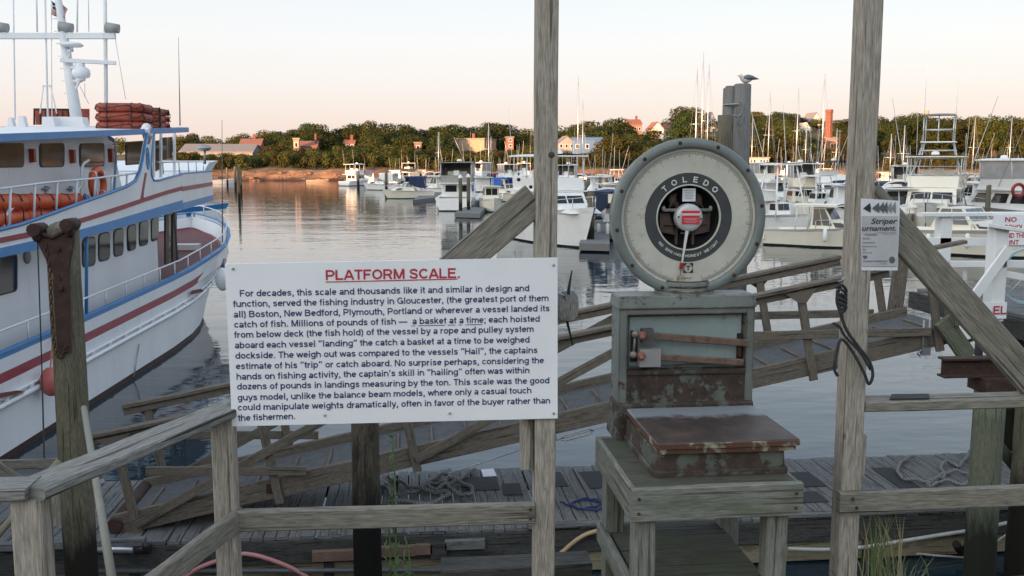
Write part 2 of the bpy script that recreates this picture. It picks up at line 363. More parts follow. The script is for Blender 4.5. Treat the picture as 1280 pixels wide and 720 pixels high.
        sy = size; sx = size if width is None else width / (x1 - x0)
        if size is None: sy = sx
        sh = {'LEFT': -x0, 'CENTER': -(x0 + x1) / 2, 'RIGHT': -x1}[align]
        o = V(origin) + nn * ext
        k = s.add([o + xd * ((v.co.x + sh) * sx) + yd * (v.co.y * sy) for v in me.vertices])
        for p in me.polygons: s.face([k + i for i in p.vertices])
        bpy.data.objects.remove(ob); bpy.data.curves.remove(cu); bpy.data.meshes.remove(me); return s
    def text_arc(s, body, c, r, a0, a1, size, outward=True, bold=.01, ext=.001, xdir=(1, 0, 0), ydir=(0, 0, 1)):
        """single letters round a circle from angle a0 to a1 (degrees, 90 = top)"""
        xd = V(xdir); yd = V(ydir); n = len(body)
        for i, chh in enumerate(body):
            if chh == ' ': continue
            a = R_(lerp(a0, a1, i / max(1, n - 1))); rad = xd * math.cos(a) + yd * math.sin(a)
            tang = xd * math.sin(a) - yd * math.cos(a)
            if outward: s.text(chh, V(c) + rad * r, tang, rad, size=size, bold=bold, align='CENTER', ext=ext)
            else: s.text(chh, V(c) + rad * (r + size * .36), -tang, -rad, size=size, bold=bold, align='CENTER', ext=ext)
        return s
    def mesh(s, name, mats, org=(0, 0, 0)):
        me = bpy.data.meshes.new(name); o = V(org)
        me.from_pydata([(p[0] - o.x, p[1] - o.y, p[2] - o.z) for p in s.v], [], s.f)
        for m in (mats if isinstance(mats, (list, tuple)) else [mats]): me.materials.append(m)
        me.polygons.foreach_set('material_index', s.mi); me.polygons.foreach_set('use_smooth', s.sm)
        if any(u is not None for u in s.uv):
            uvl = me.uv_layers.new(name='UVMap'); flat = []
            for f, u in zip(s.f, s.uv):
                for q in (u if u is not None else [(s.v[i][0] + s.v[i][1] * .3, s.v[i][2] + s.v[i][1] * .7) for i in f]): flat += [q[0], q[1]]
            uvl.data.foreach_set('uv', flat)
        me.update(); return me

# ---- a plain bold sans lettering: strokes as polylines (L) and elliptical arcs (A cx cy rx ry a0 a1)
_S = 'L .44 .40 .38 .45 .27 .468 .15 .448 .105 .378 .16 .31 .27 .275 .39 .24 .445 .16 .39 .085 .27 .062 .15 .08 .09 .14'
_CS = 'L .57 .52 .49 .63 .34 .657 .17 .62 .115 .52 .18 .42 .34 .37 .51 .31 .575 .2 .51 .095 .34 .062 .16 .1 .08 .22'
_O = 'A .30 .265 .205 .20 0 360'
GL = {'a': (.56, 'L .45 0 .45 .35;A .275 .345 .175 .122 0 160;A .26 .155 .18 .092 0 360'), 'b': (.61, 'L .095 0 .095 .72;' + _O), 'c': (.55, 'A .29 .265 .205 .20 42 318'), 'd': (.61, 'L .505 0 .505 .72;' + _O),
 'e': (.57, 'L .085 .27 .49 .27;A .29 .265 .205 .20 2 318'), 'f': (.34, 'L .16 0 .16 .56;A .27 .56 .11 .10 80 180;L .02 .47 .31 .47'), 'g': (.61, 'L .505 .53 .505 -.03;A .30 -.03 .205 .115 0 -155;' + _O), 'h': (.61, 'L .095 0 .095 .72;A .30 .27 .205 .195 0 180;L .505 0 .505 .28'),
 'i': (.28, 'L .14 0 .14 .53;L .14 .60 .14 .72'), 'k': (.56, 'L .095 0 .095 .72;L .12 .20 .44 .53;L .25 .30 .48 0'), 'l': (.28, 'L .14 0 .14 .72'), 'm': (.89, 'L .095 0 .095 .53;A .27 .29 .175 .175 0 180;L .445 0 .445 .30;A .62 .29 .175 .175 0 180;L .795 0 .795 .30'),
 'n': (.61, 'L .095 0 .095 .53;A .30 .27 .205 .195 0 180;L .505 0 .505 .28'), 'o': (.60, _O), 'p': (.61, 'L .095 -.2 .095 .53;' + _O), 'r': (.39, 'L .095 0 .095 .53;A .31 .25 .215 .215 82 180'), 's': (.55, _S), 't': (.34, 'L .16 .68 .16 .14;A .26 .145 .10 .082 180 285;L .02 .47 .31 .47'),
 'u': (.61, 'L .505 0 .505 .53;A .30 .26 .205 .195 180 360;L .095 .25 .095 .53'), 'v': (.55, 'L .055 .53 .275 .03;L .275 .03 .495 .53'), 'w': (.78, 'L .05 .53 .215 .03;L .215 .03 .39 .50;L .39 .50 .565 .03;L .565 .03 .73 .53'), 'y': (.55, 'L .055 .53 .285 .03;L .495 .53 .27 -.06 .21 -.135 .09 -.14'),
 'z': (.50, 'L .05 .467 .45 .467;L .05 .065 .46 .065;L .42 .43 .09 .10'), 'A': (.72, 'L .06 0 .345 .70;L .375 .70 .66 0;L .17 .22 .55 .22'), 'B': (.72, 'L .1 0 .1 .72;L .1 .655 .39 .655;A .39 .52 .165 .135 90 -90;L .1 .385 .4 .385;A .40 .225 .20 .16 90 -90;L .1 .065 .40 .065'), 'C': (.72, 'A .38 .36 .285 .295 40 320'), 'D': (.72, 'L .1 0 .1 .72;L .1 .655 .33 .655;A .33 .36 .29 .295 90 -90;L .1 .065 .33 .065'),
 'E': (.66, 'L .1 0 .1 .72;L .1 .655 .59 .655;L .1 .375 .54 .375;L .1 .065 .61 .065'), 'F': (.61, 'L .1 0 .1 .72;L .1 .655 .57 .655;L .1 .36 .50 .36'), 'G': (.77, 'A .39 .36 .29 .295 42 350;L .665 .36 .665 0;L .42 .325 .70 .325'), 'H': (.72, 'L .1 0 .1 .72;L .61 0 .61 .72;L .1 .375 .61 .375'), 'I': (.28, 'L .14 0 .14 .72'),
 'L': (.61, 'L .1 0 .1 .72;L .1 .065 .57 .065'), 'M': (.83, 'L .1 0 .1 .72;L .73 0 .73 .72;L .12 .72 .405 .03;L .425 .03 .71 .72'), 'N': (.72, 'L .1 0 .1 .72;L .61 0 .61 .72;L .11 .70 .60 .02'), 'O': (.78, 'A .39 .36 .29 .295 0 360'), 'P': (.67, 'L .1 0 .1 .72;L .1 .655 .38 .655;A .38 .48 .20 .175 90 -90;L .1 .305 .38 .305'),
 'R': (.72, 'L .1 0 .1 .72;L .1 .655 .40 .655;A .40 .49 .19 .165 90 -90;L .1 .325 .40 .325;L .40 .32 .60 0'), 'S': (.67, _CS), 'T': (.61, 'L .305 0 .305 .72;L .02 .655 .59 .655'), 'W': (.94, 'L .04 .72 .24 .02;L .24 .02 .47 .70;L .47 .70 .70 .02;L .70 .02 .90 .72'), 'Y': (.67, 'L .04 .72 .335 .30;L .63 .72 .335 .30;L .335 .33 .335 0'),
 ',': (.28, 'L .14 0 .14 .13;L .165 .04 .10 -.13'), '.': (.28, 'L .14 0 .14 .13'), ';': (.28, 'L .14 0 .14 .13;L .165 .04 .10 -.13;L .14 .40 .14 .53'), '(': (.33, 'A .37 .27 .24 .46 120 240'), ')': (.33, 'A -.04 .27 .24 .46 -60 60'), '\u2019': (.25, 'L .15 .72 .09 .50'), '\u201c': (.48, 'L .10 .50 .16 .72;L .31 .50 .37 .72'), '\u201d': (.48, 'L .16 .72 .10 .50;L .37 .72 .31 .50'), '\u2014': (1.0, 'L 0 .27 1 .27'), ' ': (.28, '')}
def letters(mb, body, origin, xdir, ydir, size, width=None, align='LEFT', ext=.0012, weight=.125, shear=0.0, space=0.0):
    """bold sans words laid on a flat face; each stroke lies a hair above the last"""
    adv = sum(GL[c][0] + space for c in body); sy = size / .72; sx = sy if width is None else width / adv
    xd = V(xdir).normalized(); yd = V(ydir).normalized(); nn = xd.cross(yd); o = V(origin); x0 = {'LEFT': 0, 'CENTER': -adv / 2, 'RIGHT': -adv}[align]; lay = 0
    for ch in body:
        a_, st = GL[ch]
        for s in filter(None, st.split(';')):
            q = s.split(); f = [float(t_) for t_ in q[1:]]
            if q[0] == 'L': pts = list(zip(f[::2], f[1::2]))
            else:
                n = max(3, int(abs(f[5] - f[4]) / 20)); pts = [(f[0] + f[2] * math.cos(R_(lerp(f[4], f[5], i / n))), f[1] + f[3] * math.sin(R_(lerp(f[4], f[5], i / n)))) for i in range(n + 1)]
            L_, R2 = [], []
            closed = q[0] == 'A' and abs(f[5] - f[4]) >= 360
            for i, p in enumerate(pts):
                pa = pts[max(i - 1, 0)]; pb = pts[min(i + 1, len(pts) - 1)]
                if closed and i in (0, len(pts) - 1): pa, pb = pts[-2], pts[1]
                dx_, dy_ = pb[0] - pa[0], pb[1] - pa[1]; l_ = math.hypot(dx_, dy_) or 1; nx, ny = -dy_ / l_ * weight / 2, dx_ / l_ * weight / 2
                L_.append((p[0] + nx, p[1] + ny)); R2.append((p[0] - nx, p[1] - ny))
            e_ = nn * (ext + .00003 * (lay % 5)); lay += 1
            W = lambda p: o + xd * ((x0 + p[0] + shear * p[1]) * sx) + yd * (p[1] * sy) + e_
            for i in range(len(pts) - 1):
                k = mb.add([W(R2[i]), W(R2[i + 1]), W(L_[i + 1]), W(L_[i])]); mb.face((k, k + 1, k + 2, k + 3))
        x0 += a_ + space
    return mb
ORG = {}
def tag(o, label=None, cat=None, group=None, kind=None):
    if label: o['label'] = label
    if cat: o['category'] = cat
    if group: o['group'] = group
    if kind: o['kind'] = kind
    return o
def thing(name, label, cat, loc=(0, 0, 0), group=None, rot=0, local=False):
    o = bpy.data.objects.new(name, None); COL.objects.link(o); o.empty_display_size = .1
    o.location = loc; o.rotation_euler = (0, 0, rot); ORG[o.name] = V((0, 0, 0)) if local else V(loc)
    return tag(o, label, cat, group)
def part(mb, name, mats, parent, label=None):
    og = ORG[parent.name]; o = bpy.data.objects.new(name, mb.mesh(name, mats, og)); COL.objects.link(o)
    o.parent = parent; ORG[o.name] = og
    if label: o['label'] = label
    return o
def solo(mb, name, mats, label, cat, loc=None, group=None):
    if loc is None:
        xs = [p[0] for p in mb.v]; ys = [p[1] for p in mb.v]; zs = [p[2] for p in mb.v]
        loc = ((min(xs) + max(xs)) / 2, (min(ys) + max(ys)) / 2, min(zs))
    o = bpy.data.objects.new(name, mb.mesh(name, mats, loc)); COL.objects.link(o); o.location = loc; ORG[o.name] = V(loc)
    return tag(o, label, cat, group)
def struct(mb, name, mats, kind='structure'):
    o = bpy.data.objects.new(name, mb.mesh(name, mats)); COL.objects.link(o); o['kind'] = kind; ORG[o.name] = V((0, 0, 0)); return o
def dup(root, loc, rot=None, label=None, scale=None):
    def rec(o, par):
        c = o.copy(); COL.objects.link(c)
        if par: c.parent = par
        ORG[c.name] = ORG.get(o.name, V((0, 0, 0)))
        for ch in o.children: rec(ch, c)
        return c
    c = rec(root, None); c.location = loc
    if rot is not None: c.rotation_euler = (0, 0, rot)
    if scale: c.scale = scale
    if label: c['label'] = label
    return c
def smooth(pts, n=6):
    pts = [V(p) for p in pts]; out = []
    P = [pts[0] * 2 - pts[1]] + pts + [pts[-1] * 2 - pts[-2]]
    for i in range(1, len(P) - 2):
        a, b, c, d = P[i - 1], P[i], P[i + 1], P[i + 2]
        for k in range(n):
            t = k / n; out.append(.5 * ((2 * b) + (c - a) * t + (2 * a - 5 * b + 4 * c - d) * t * t + (3 * b - a - 3 * c + d) * t ** 3))
    return out + [pts[-1]]
random.seed(7)
SHADE_RIDGE = 22.6  # height of the added, unseen ridge that keeps the sun off the harbour
HOUSE_GAPS = [(225, 330, 345, 194), (358, 404, 316, 183), (424, 452, 340, 178), (514, 530, 318, 184), (562, 650, 334, 186), (692, 764, 316, 190), (768, 806, 425, 163), (806, 846, 375, 174), (860, 904, 386, 168), (930, 956, 395, 156), (996, 1034, 380, 168), (930, 1022, 284, 218), (1024, 1050, 326, 186)]
HOUSES = [
 (('long low grey building with a broad roof among the trees at far left', 225, 316, 190, 200, 330, 20, M_HGREY, M_ROOFG, 2.6), dict(name='low_building', cat='building', wins=(0, 0))),
 (('red roofed building beside the long low grey one at far left', 300, 326, 181, 190, 345, 10, M_PINKB, M_ROOFR, 2.0), dict(wins=(4, 1), chimney=.2)),
 (('orange roofed building with a tan tower half hidden on the left hill', 372, 396, 183, 192, 316, 9, M_PINKB, M_ROOFR, 1.6), dict(wins=(0, 0))),
 (('small square tan tower block beside the orange roof on the left hill', 367, 374, 174, 190, 312, 2, M_TAN, M_TAN), dict(name='tower_block', cat='building', wins=(1, 1))),
 (('tiny orange roofed cottage in the trees above the moored skiffs', 431, 443, 179, 186, 340, 5, M_PINKB, M_ROOFR, 1.0), dict(name='cottage', wins=(2, 1), chimney=.4)),
 (('flat roofed tan block with grey end wall on the hill above the cruiser', 572, 616, 174, 196, 334, 14, M_TAN, M_ROOFG), dict(name='flat_roofed_building', cat='building', wins=(0, 0), rot=-22, chimney=(.0,))),
 (('small pink brick block standing low in the trees above the dinghies', 518, 527, 179, 192, 318, 4, M_PINKB, M_ROOFG), dict(name='brick_block', cat='building', wins=(1, 1))),
 (('orange lit end house right of the flat roofed tan block', 634, 642, 172, 186, 336, 6, M_PINKB, M_ROOFG), dict(wins=(1, 2))),
 (('grey gabled house just right of the tall wooden post', 698, 718, 178, 188, 322, 8, M_HGREY, M_ROOFG, 2.0), dict(wins=(3, 1), turn=True)),
 (('blue and white metal boat shed above the marina masts', 719, 755, 174, 194, 316, 12, M_BMETAL, M_BMETAL, .6), dict(name='metal_shed', cat='shed', wins=(3, 1), rot=-8)),
 (('pink gabled house on the skyline left of the scale dial', 776, 786, 159, 168, 425, 9, M_PINKB, M_ROOFR, 2.2), dict(wins=(2, 1))),
 (('pink house with long ridge at the crest left of the dial', 786, 802, 155, 168, 428, 9, M_PINKB, M_ROOFR, 2.0), dict(wins=(3, 1), chimney=.5)),
 (('tall pale yellow house with red roof behind the left of the dial', 814, 829, 161, 182, 372, 9, M_HWHITE, M_ROOFR, 2.6), dict(wins=(2, 2), turn=True)),
 (('small pale house with pink roof beside the tall yellow house', 831, 841, 161, 172, 380, 7, M_HWHITE, M_ROOFR, 1.6), dict(wins=(2, 1))),
 (('pink walled house behind the boat masts above the dial', 869, 880, 153, 170, 392, 8, M_PINKB, M_ROOFG, 2.0), dict(wins=(2, 2))),
 (('cream house with steep sunlit gable above the dial', 882, 896, 156, 172, 386, 9, M_HWHITE, M_ROOFG, 5.0), dict(wins=(2, 1), turn=True)),
 (('pink house on the crest beside the gull piling', 936, 952, 145, 160, 398, 9, M_PINKB, M_ROOFR, 1.8), dict(wins=(3, 1))),
 (('small bright white gabled house below the church on the hill', 1002, 1013, 162, 170, 376, 7, M_HWHITE, M_HWHITE, 2.6), dict(wins=(2, 1), turn=True)),
 (('tall cream church like house with gable and belfry on the hill', 1013, 1026, 151, 172, 396, 10, M_HWHITE, M_ROOFG, 3.4), dict(wins=(2, 2), turn=True, chimney=0.0)),
 (('long low pink brick building with a row of windows behind the marina', 936, 1017, 206, 218, 283, 10, M_PINKB, M_TAN), dict(name='long_brick_building', cat='building', wins=(14, 1))),
 (('white upper block standing on the long brick building', 937, 961, 198, 206, 286, 6, M_HWHITE, M_TAN), dict(name='upper_block', cat='building', wins=(6, 1))),
 (('low orange shed with pale roof at the foot of the brick chimney', 1036, 1050, 176, 190, 326, 7, M_PINKB, M_TAN, 1.2), dict(name='small_shed', cat='shed', wins=(2, 1))),
]
# ================================================================== SETTING
# ---- water
b = NB('harbour_water'); b.col((.012, .028, .040)); b.p.inputs['Roughness'].default_value = .04; b.p.inputs['IOR'].default_value = 1.42
co = b.coords('Object', (1, 1, 1))
n1 = b.noise(b.coords('Object', (.55, 1.1, 1)), 1.0, 3, .55); n2 = b.noise(b.coords('Object', (.10, .22, 1)), 1.0, 3, .5); n3 = b.noise(b.coords('Object', (2.2, 3.6, 1)), 1.0, 2, .5)
a1 = b.n('ShaderNodeMath', operation='MULTIPLY_ADD'); a1.inputs[1].default_value = 2.6; b.l(n2, a1.inputs[0]); b.l(n1, a1.inputs[2])
a2 = b.n('ShaderNodeMath', operation='MULTIPLY_ADD'); a2.inputs[1].default_value = .16; b.l(n3, a2.inputs[0]); b.l(a1.outputs[0], a2.inputs[2])
b.bump(a2.outputs[0], .16, .10)
M_WATER = b.m
m = MB(); k = m.add([(-1500, -60, 0), (1800, -60, 0), (1800, 1500, 0), (-1500, 1500, 0)]); m.face((k, k + 1, k + 2, k + 3))
struct(m, 'water', M_WATER)

# ---- far shore terrain
def sstep(a, b_, x):
    t = max(0, min(1, (x - a) / (b_ - a))); return t * t * (3 - 2 * t)
def shore_y(x): return 268 + 5 * math.sin(x * .03 + 1) + 3 * math.sin(x * .11)
def terrain(x, y):
    s = y - shore_y(x)
    if s < 0: return max(-3, s * .25)
    h = 3.0 * sstep(0, 9, s) + .4 * sstep(8, 20, s)
    right = sstep(60, 130, x) * (1 - sstep(190, 260, x))
    h += lerp(4.5, 15, right) * sstep(14, lerp(110, 130, right), s)
    return h + .5 * math.sin(x * .21) * math.sin(y * .17) * sstep(2, 12, s)
rnd = random.Random(3)
rows = []
ys = [-6, -2, 0, 1, 2, 3.2, 4.5, 6, 8, 10, 13, 17, 24, 34, 50, 70, 95, 125, 170, 260, 420]
for s_ in ys:
    r = []
    for i in range(331):
        x = -400 + i * 3.0; y = shore_y(x) + s_; z = terrain(x, y)
        if 0 < s_ < 11: z += rnd.uniform(-.35, .45); y += rnd.uniform(-.5, .5)
        r.append((x, y, z))
    rows.append(r)
b = NB('far_hillside_ground'); g = b.n('ShaderNodeNewGeometry'); sx = b.n('ShaderNodeSeparateXYZ'); b.l(g.outputs['Position'], sx.inputs[0])
n = b.noise(b.coords('Object', (1, 1, 1)), .25, 6, .65)
rock = b.ramp(n, [(.3, (.07, .045, .035)), (.5, (.20, .115, .075)), (.7, (.33, .20, .13))])
grass = b.ramp(n, [(.3, (.06, .06, .03)), (.55, (.13, .11, .055)), (.72, (.22, .16, .085))])
q = b.n('ShaderNodeMath', operation='MULTIPLY_ADD'); q.inputs[1].default_value = 1.6; b.l(n, q.inputs[0]); b.l(sx.outputs[2], q.inputs[2])
mr = b.n('ShaderNodeMapRange'); mr.inputs[1].default_value = 3.2; mr.inputs[2].default_value = 4.2; b.l(q.outputs[0], mr.inputs[0])
wet = b.n('ShaderNodeMapRange'); wet.inputs[1].default_value = .9; wet.inputs[2].default_value = 1.9; b.l(q.outputs[0], wet.inputs[0])
b.col(b.mix(mr.outputs[0], b.mix(wet.outputs[0], (.045, .032, .026), rock), grass)); b.p.inputs['Roughness'].default_value = .95; b.p.inputs['Specular IOR Level'].default_value = .1
m = MB(); m.grid(rows, flip=False); struct(m, 'far_shore_ground', b.m)

# ---- the land behind the photographer: the wharf yard rising to an unseen ridge, added and sized to shade the harbour
b = NB('wharf_yard_ground'); n = b.noise(b.coords('Object', (1, 1, 1)), 3, 6, .6)
b.col(b.ramp(n, [(.3, (.06, .055, .045)), (.7, (.16, .15, .12))])); b.p.inputs['Roughness'].default_value = .95
rows = []
for y in (3.97, 3.4, 2, 0, -4, -10, -20, -30, -40, -50, -60, -72, -84, -100, -130):
    r = []
    for i in range(61):
        x = -560 + i * 16.0
        z = 3.1 + SHADE_RIDGE * sstep(-8, -72, y) * (.93 + .07 * math.sin(x * .021 + 1)) if y < -8 else 3.1
        r.append((x, y, z))
    rows.append(r)
m = MB(); m.grid(rows, flip=True); struct(m, 'ground', b.m)
m = MB(); m.box((-78, 3.985, 1.4), (946, .02, 3.36)); struct(m, 'quay_face', W_DARK)

# ---- foliage
def leaf_mat(name, dark, light):
    b = NB(name); oi = b.n('ShaderNodeObjectInfo'); n = b.noise(b.coords('Object', (1, 1, 1)), .55, 4, .6)
    base = b.ramp(n, [(.32, dark), (.68, light)])
    hv = b.n('ShaderNodeHueSaturation'); r1 = b.n('ShaderNodeMapRange'); r1.inputs[3].default_value = .475; r1.inputs[4].default_value = .525
    r2 = b.n('ShaderNodeMapRange'); r2.inputs[3].default_value = .7; r2.inputs[4].default_value = 1.3
    b.l(oi.outputs['Random'], r1.inputs[0]); b.l(oi.outputs['Random'], r2.inputs[0]); b.l(r1.outputs[0], hv.inputs['Hue']); b.l(r2.outputs[0], hv.inputs['Value'])
    b.l(base, hv.inputs['Color']); b.l(hv.outputs[0], b.p.inputs['Base Color']); b.p.inputs['Roughness'].default_value = .7
    b.p.inputs['Specular IOR Level'].default_value = .1
    tr = b.n('ShaderNodeBsdfTranslucent'); b.l(hv.outputs[0], tr.inputs[0]); mx = b.n('ShaderNodeMixShader'); mx.inputs[0].default_value = .3; b.l(b.p.outputs[0], mx.inputs[1]); b.l(tr.outputs[0], mx.inputs[2]); b.l(mx.outputs[0], b.t.nodes['Material Output'].inputs[0])
    return b.m
L_OAK = leaf_mat('oak_leaves', (.024, .040, .012), (.060, .072, .020))
L_OAK2 = leaf_mat('yellowing_leaves', (.042, .046, .012), (.095, .080, .022))
L_DARK = leaf_mat('dark_leaves', (.016, .032, .012), (.045, .065, .02))
L_BUSH = leaf_mat('bush_leaves', (.032, .045, .014), (.085, .082, .024))
M_BARK = mat('bark', (.09, .07, .05), .95, .3, 3)
def make_crown(rnd, W, Hh, n_l, n_leaf, z0, size, flat=.8):
    """lobes spread through an uneven dome, each a cloud of leaf sprays"""
    m = MB(); lobes = []
    for i in range(n_l):
        a = rnd.uniform(0, 6.283); q = rnd.uniform(.15, 1) ** .6; h = rnd.uniform(0, 1)
        rad = W / 2 * q * math.sqrt(max(.05, 1 - (h * .9) ** 2)) * .72
        lobes.append((V((rad * math.cos(a), rad * math.sin(a), z0 + Hh * (.14 + .66 * h))), rnd.uniform(.17, .30) * W))
    lobes.append((V((0, 0, z0 + Hh * .72)), .26 * W)); lobes.append((V((0, 0, z0 + Hh * .4)), .34 * W))
    tot = sum(r * r for _, r in lobes)
    for c, r in lobes:
        for j in range(int(n_leaf * r * r / tot)):
            d = V((rnd.gauss(0, 1), rnd.gauss(0, 1), rnd.gauss(0, 1))).normalized()
            p = c + V((d.x, d.y, d.z * flat)) * r * rnd.uniform(.72, 1.06)
            nrm = (d + V((rnd.gauss(0, .2), rnd.gauss(0, .2), rnd.gauss(0, .2)))).normalized()
            x = nrm.orthogonal().normalized(); x.rotate(Matrix.Rotation(rnd.uniform(0, 6.283), 3, nrm)); y = nrm.cross(x)
            s = size * rnd.uniform(.6, 1.3); k = m.add([p - x * s, p - y * s * .55 + nrm * s * .15, p + x * s, p + y * s * .55])
            m.cur = 0 if rnd.random() < .72 else 1
            m.face((k, k + 1, k + 2, k + 3))
    return m, lobes
def make_tree(rnd, name, label, cat, W, Hh, z0, n_l, n_leaf, mats, size=.5, flat=.8):
    t = thing(name, label, cat, (0, 0, 0), 'trees on the far shore', local=True)
    cm, lobes = make_crown(rnd, W, Hh - z0, n_l, n_leaf, z0, size, flat)
    tm = MB(); tm.tube([(0, 0, -1.5), (.05, 0, z0 * .6), (0, .1, z0 + (Hh - z0) * .45), (.1, 0, z0 + (Hh - z0) * .8)], [.3 * W / 8, .24 * W / 8, .16 * W / 8, .05], 6)
    for c, r in lobes[:6]: tm.tube([(0, 0, z0 * .8), tuple(c * .55 + V((0, 0, z0 * .35))), tuple(c)], [.13 * W / 8, .09 * W / 8, .03], 5)
    part(tm, 'trunk', M_BARK, t); part(cm, 'crown', mats, t); return t
rnd = random.Random(11)
LBL = {'round': 'rounded broadleaf tree with an olive green crown on the wooded far hill',
       'dark': 'dark green dense tree standing among the lighter trees on the far hill',
       'gold': 'broadleaf tree with a yellowing crown in the evening sun on the far hill',
       'tall': 'tall broad sunlit tree in the row behind the moored boats at right',
       'bush': 'low leafy bush on the bank above the rocky far shore'}
proto = {'round': [make_tree(rnd, 'broadleaf_tree', LBL['round'], 'tree', 8.6, 8, 1.2, 9, 2600, [L_OAK, L_OAK2], .27) for _ in range(3)],
         'dark': [make_tree(rnd, 'dark_tree', LBL['dark'], 'tree', 8.4, 8.5, 1.2, 8, 2600, [L_DARK, L_OAK], .27) for _ in range(2)],
         'gold': [make_tree(rnd, 'yellowing_tree', LBL['gold'], 'tree', 8.4, 7.5, 1.2, 8, 2400, [L_OAK2, L_OAK], .27) for _ in range(2)],
         'tall': [make_tree(rnd, 'tall_tree', LBL['tall'], 'tree', 10.5, 15, 3.2, 12, 4200, mm_, .32) for mm_ in ([L_OAK, L_OAK2], [L_DARK, L_OAK], [L_OAK2, L_OAK])],
         'bush': [make_tree(rnd, 'shore_bush', LBL['bush'], 'bush', 5, 3.6, .2, 8, 700, [L_BUSH, L_OAK2], .28) for _ in range(3)]}
used_proto = set()
def plant(kind, x, y, hs, ws=None, sink=.3):
    i = rnd.randrange(len(proto[kind])); p = proto[kind][i]; z = terrain(x, y) - sink; ws = ws or hs
    rot = rnd.uniform(0, 6.283)
    if (kind, i) not in used_proto:
        used_proto.add((kind, i)); p.location = (x, y, z); p.rotation_euler = (0, 0, rot); p.scale = (ws, ws, hs); return
    dup(p, (x, y, z), rot, None, (ws, ws, hs))
SKY = [(150, 170), (240, 166), (262, 168), (290, 169), (305, 167), (330, 163), (350, 162), (365, 160), (382, 152), (396, 153), (412, 164), (430, 158), (445, 153), (462, 151), (480, 152), (500, 153), (512, 156), (530, 160), (545, 156), (560, 153), (575, 155), (590, 157), (612, 151), (628, 153), (645, 160), (660, 160),
       (700, 155), (722, 152), (740, 149), (755, 156), (772, 146), (790, 157), (815, 158), (835, 146), (852, 133), (868, 134), (885, 152), (905, 150), (925, 146), (942, 138), (958, 142), (972, 138), (988, 140), (1002, 150), (1022, 158), (1045, 156), (1060, 152)]
KIND = {'tall': 15, 'round': 8, 'dark': 8.5, 'gold': 7.5, 'bush': 3.6}
def gap(u, d):     # keep crowns off the fronts of the houses
    return max([vc for a, b_, dd, vc in HOUSE_GAPS if a - 5 < u < b_ + 5 and d < dd + 6] + [0])
for u, v in SKY:
    for dep in (0,):
        d = rnd.uniform(372, 392); P = PY(u, v, d); kind = rnd.choices(['round', 'dark', 'gold'], [5, 4, 1])[0]
        zt = P.z; zg = terrain(P.x, P.y); hs = max(.7, (zt - zg) / KIND[kind]); plant(kind, P.x, P.y, hs, max(1.15, min(1.8, hs * 1.3)) * rnd.uniform(.85, 1.15))
for d0, d1, vlo, step in ((352, 366, 6, 19), (326, 342, 14, 19), (306, 318, 22, 20), (292, 298, 31, 19)):
    u = 225
    while u < 1075:
        d = rnd.uniform(d0, d1); vt = max(interp(SKY, u) + vlo + rnd.uniform(-4, 5), gap(u, d) + rnd.uniform(0, 3)); P = PY(u, vt, d); zg = terrain(P.x, P.y)
        kind = rnd.choices(['round', 'dark', 'gold'], [5, 3, 3])[0]
        if u > 660 and vlo > 20: pass
        if P.z - zg > 1.6:
            hs = max(.45, min(1.3, (P.z - zg) / KIND[kind])); plant(kind, P.x, P.y, hs, max(.85, min(1.6, hs * 1.5)) * rnd.uniform(.85, 1.2))
        u += step * rnd.uniform(.8, 1.2)
u = 232
while u < 760:
    d = rnd.uniform(281, 287); P = PY(u, 205, d); plant('bush', P.x, P.y, rnd.uniform(.8, 1.35), rnd.uniform(.9, 1.3)); u += 13 * rnd.uniform(.8, 1.2)
u = 940
while u < 1110:
    d = rnd.uniform(282, 296); P = PY(u, 205, d)
    if gap(u, d) < 200: plant('bush', P.x, P.y, rnd.uniform(.9, 1.5), rnd.uniform(.9, 1.3))
    u += 19
TALL = [(1045, 176), (1062, 160), (1080, 152), (1100, 148), (1118, 141), (1136, 137), (1150, 139), (1166, 135), (1184, 138), (1202, 139), (1218, 141), (1232, 146), (1246, 141), (1262, 139), (1278, 142), (1296, 140), (1320, 144)]
for u, v in TALL:
    d = rnd.uniform(276, 292); P = PY(u, v, d); hs = (P.z - terrain(P.x, P.y)) / 15; plant('tall', P.x, P.y, hs * rnd.uniform(.93, 1.06), hs * rnd.uniform(.75, 1.1))
for u in range(1100, 1320, 24):
    P = PY(u, 160, rnd.uniform(300, 318)); plant('tall', P.x, P.y, rnd.uniform(1.0, 1.2), 1.05)
for u in (1090, 1112, 1131, 1155, 1170, 1190, 1211, 1228, 1250, 1270):
    P = PY(u, 205, rnd.uniform(274, 279)); plant('bush', P.x, P.y, rnd.uniform(.9, 1.6), rnd.uniform(.9, 1.4))

# ---- boulders along the far waterline
rp = []
for q in range(3):
    m = MB(); m.ball((0, 0, .3), (1.0, .8, .7), 9, 6); m.v = [tuple(V(p) * rnd.uniform(.78, 1.18)) for p in m.v]; m.sm = [False] * len(m.sm)
    rp.append(solo(m, 'shore_boulder', M_ROCK, 'rough brown boulder lying on the rocky far waterline', 'rock', (0, 0, 0), 'boulders on the far waterline'))
for i in range(64):
    u = rnd.uniform(300, 452) if i < 46 else rnd.uniform(700, 1100); P = PY(u, 215, 270); y = shore_y(P.x) + rnd.uniform(-.6, 6.5); s = rnd.uniform(.25, .75)
    o = rp[i % 3] if i < 3 else dup(rp[i % 3], (0, 0, 0)); o.location = (P.x, y, terrain(P.x, y) - .1); o.rotation_euler = (0, 0, rnd.uniform(0, 6.28)); o.scale = (s * rnd.uniform(.8, 1.6), s, s * rnd.uniform(.6, 1.0))

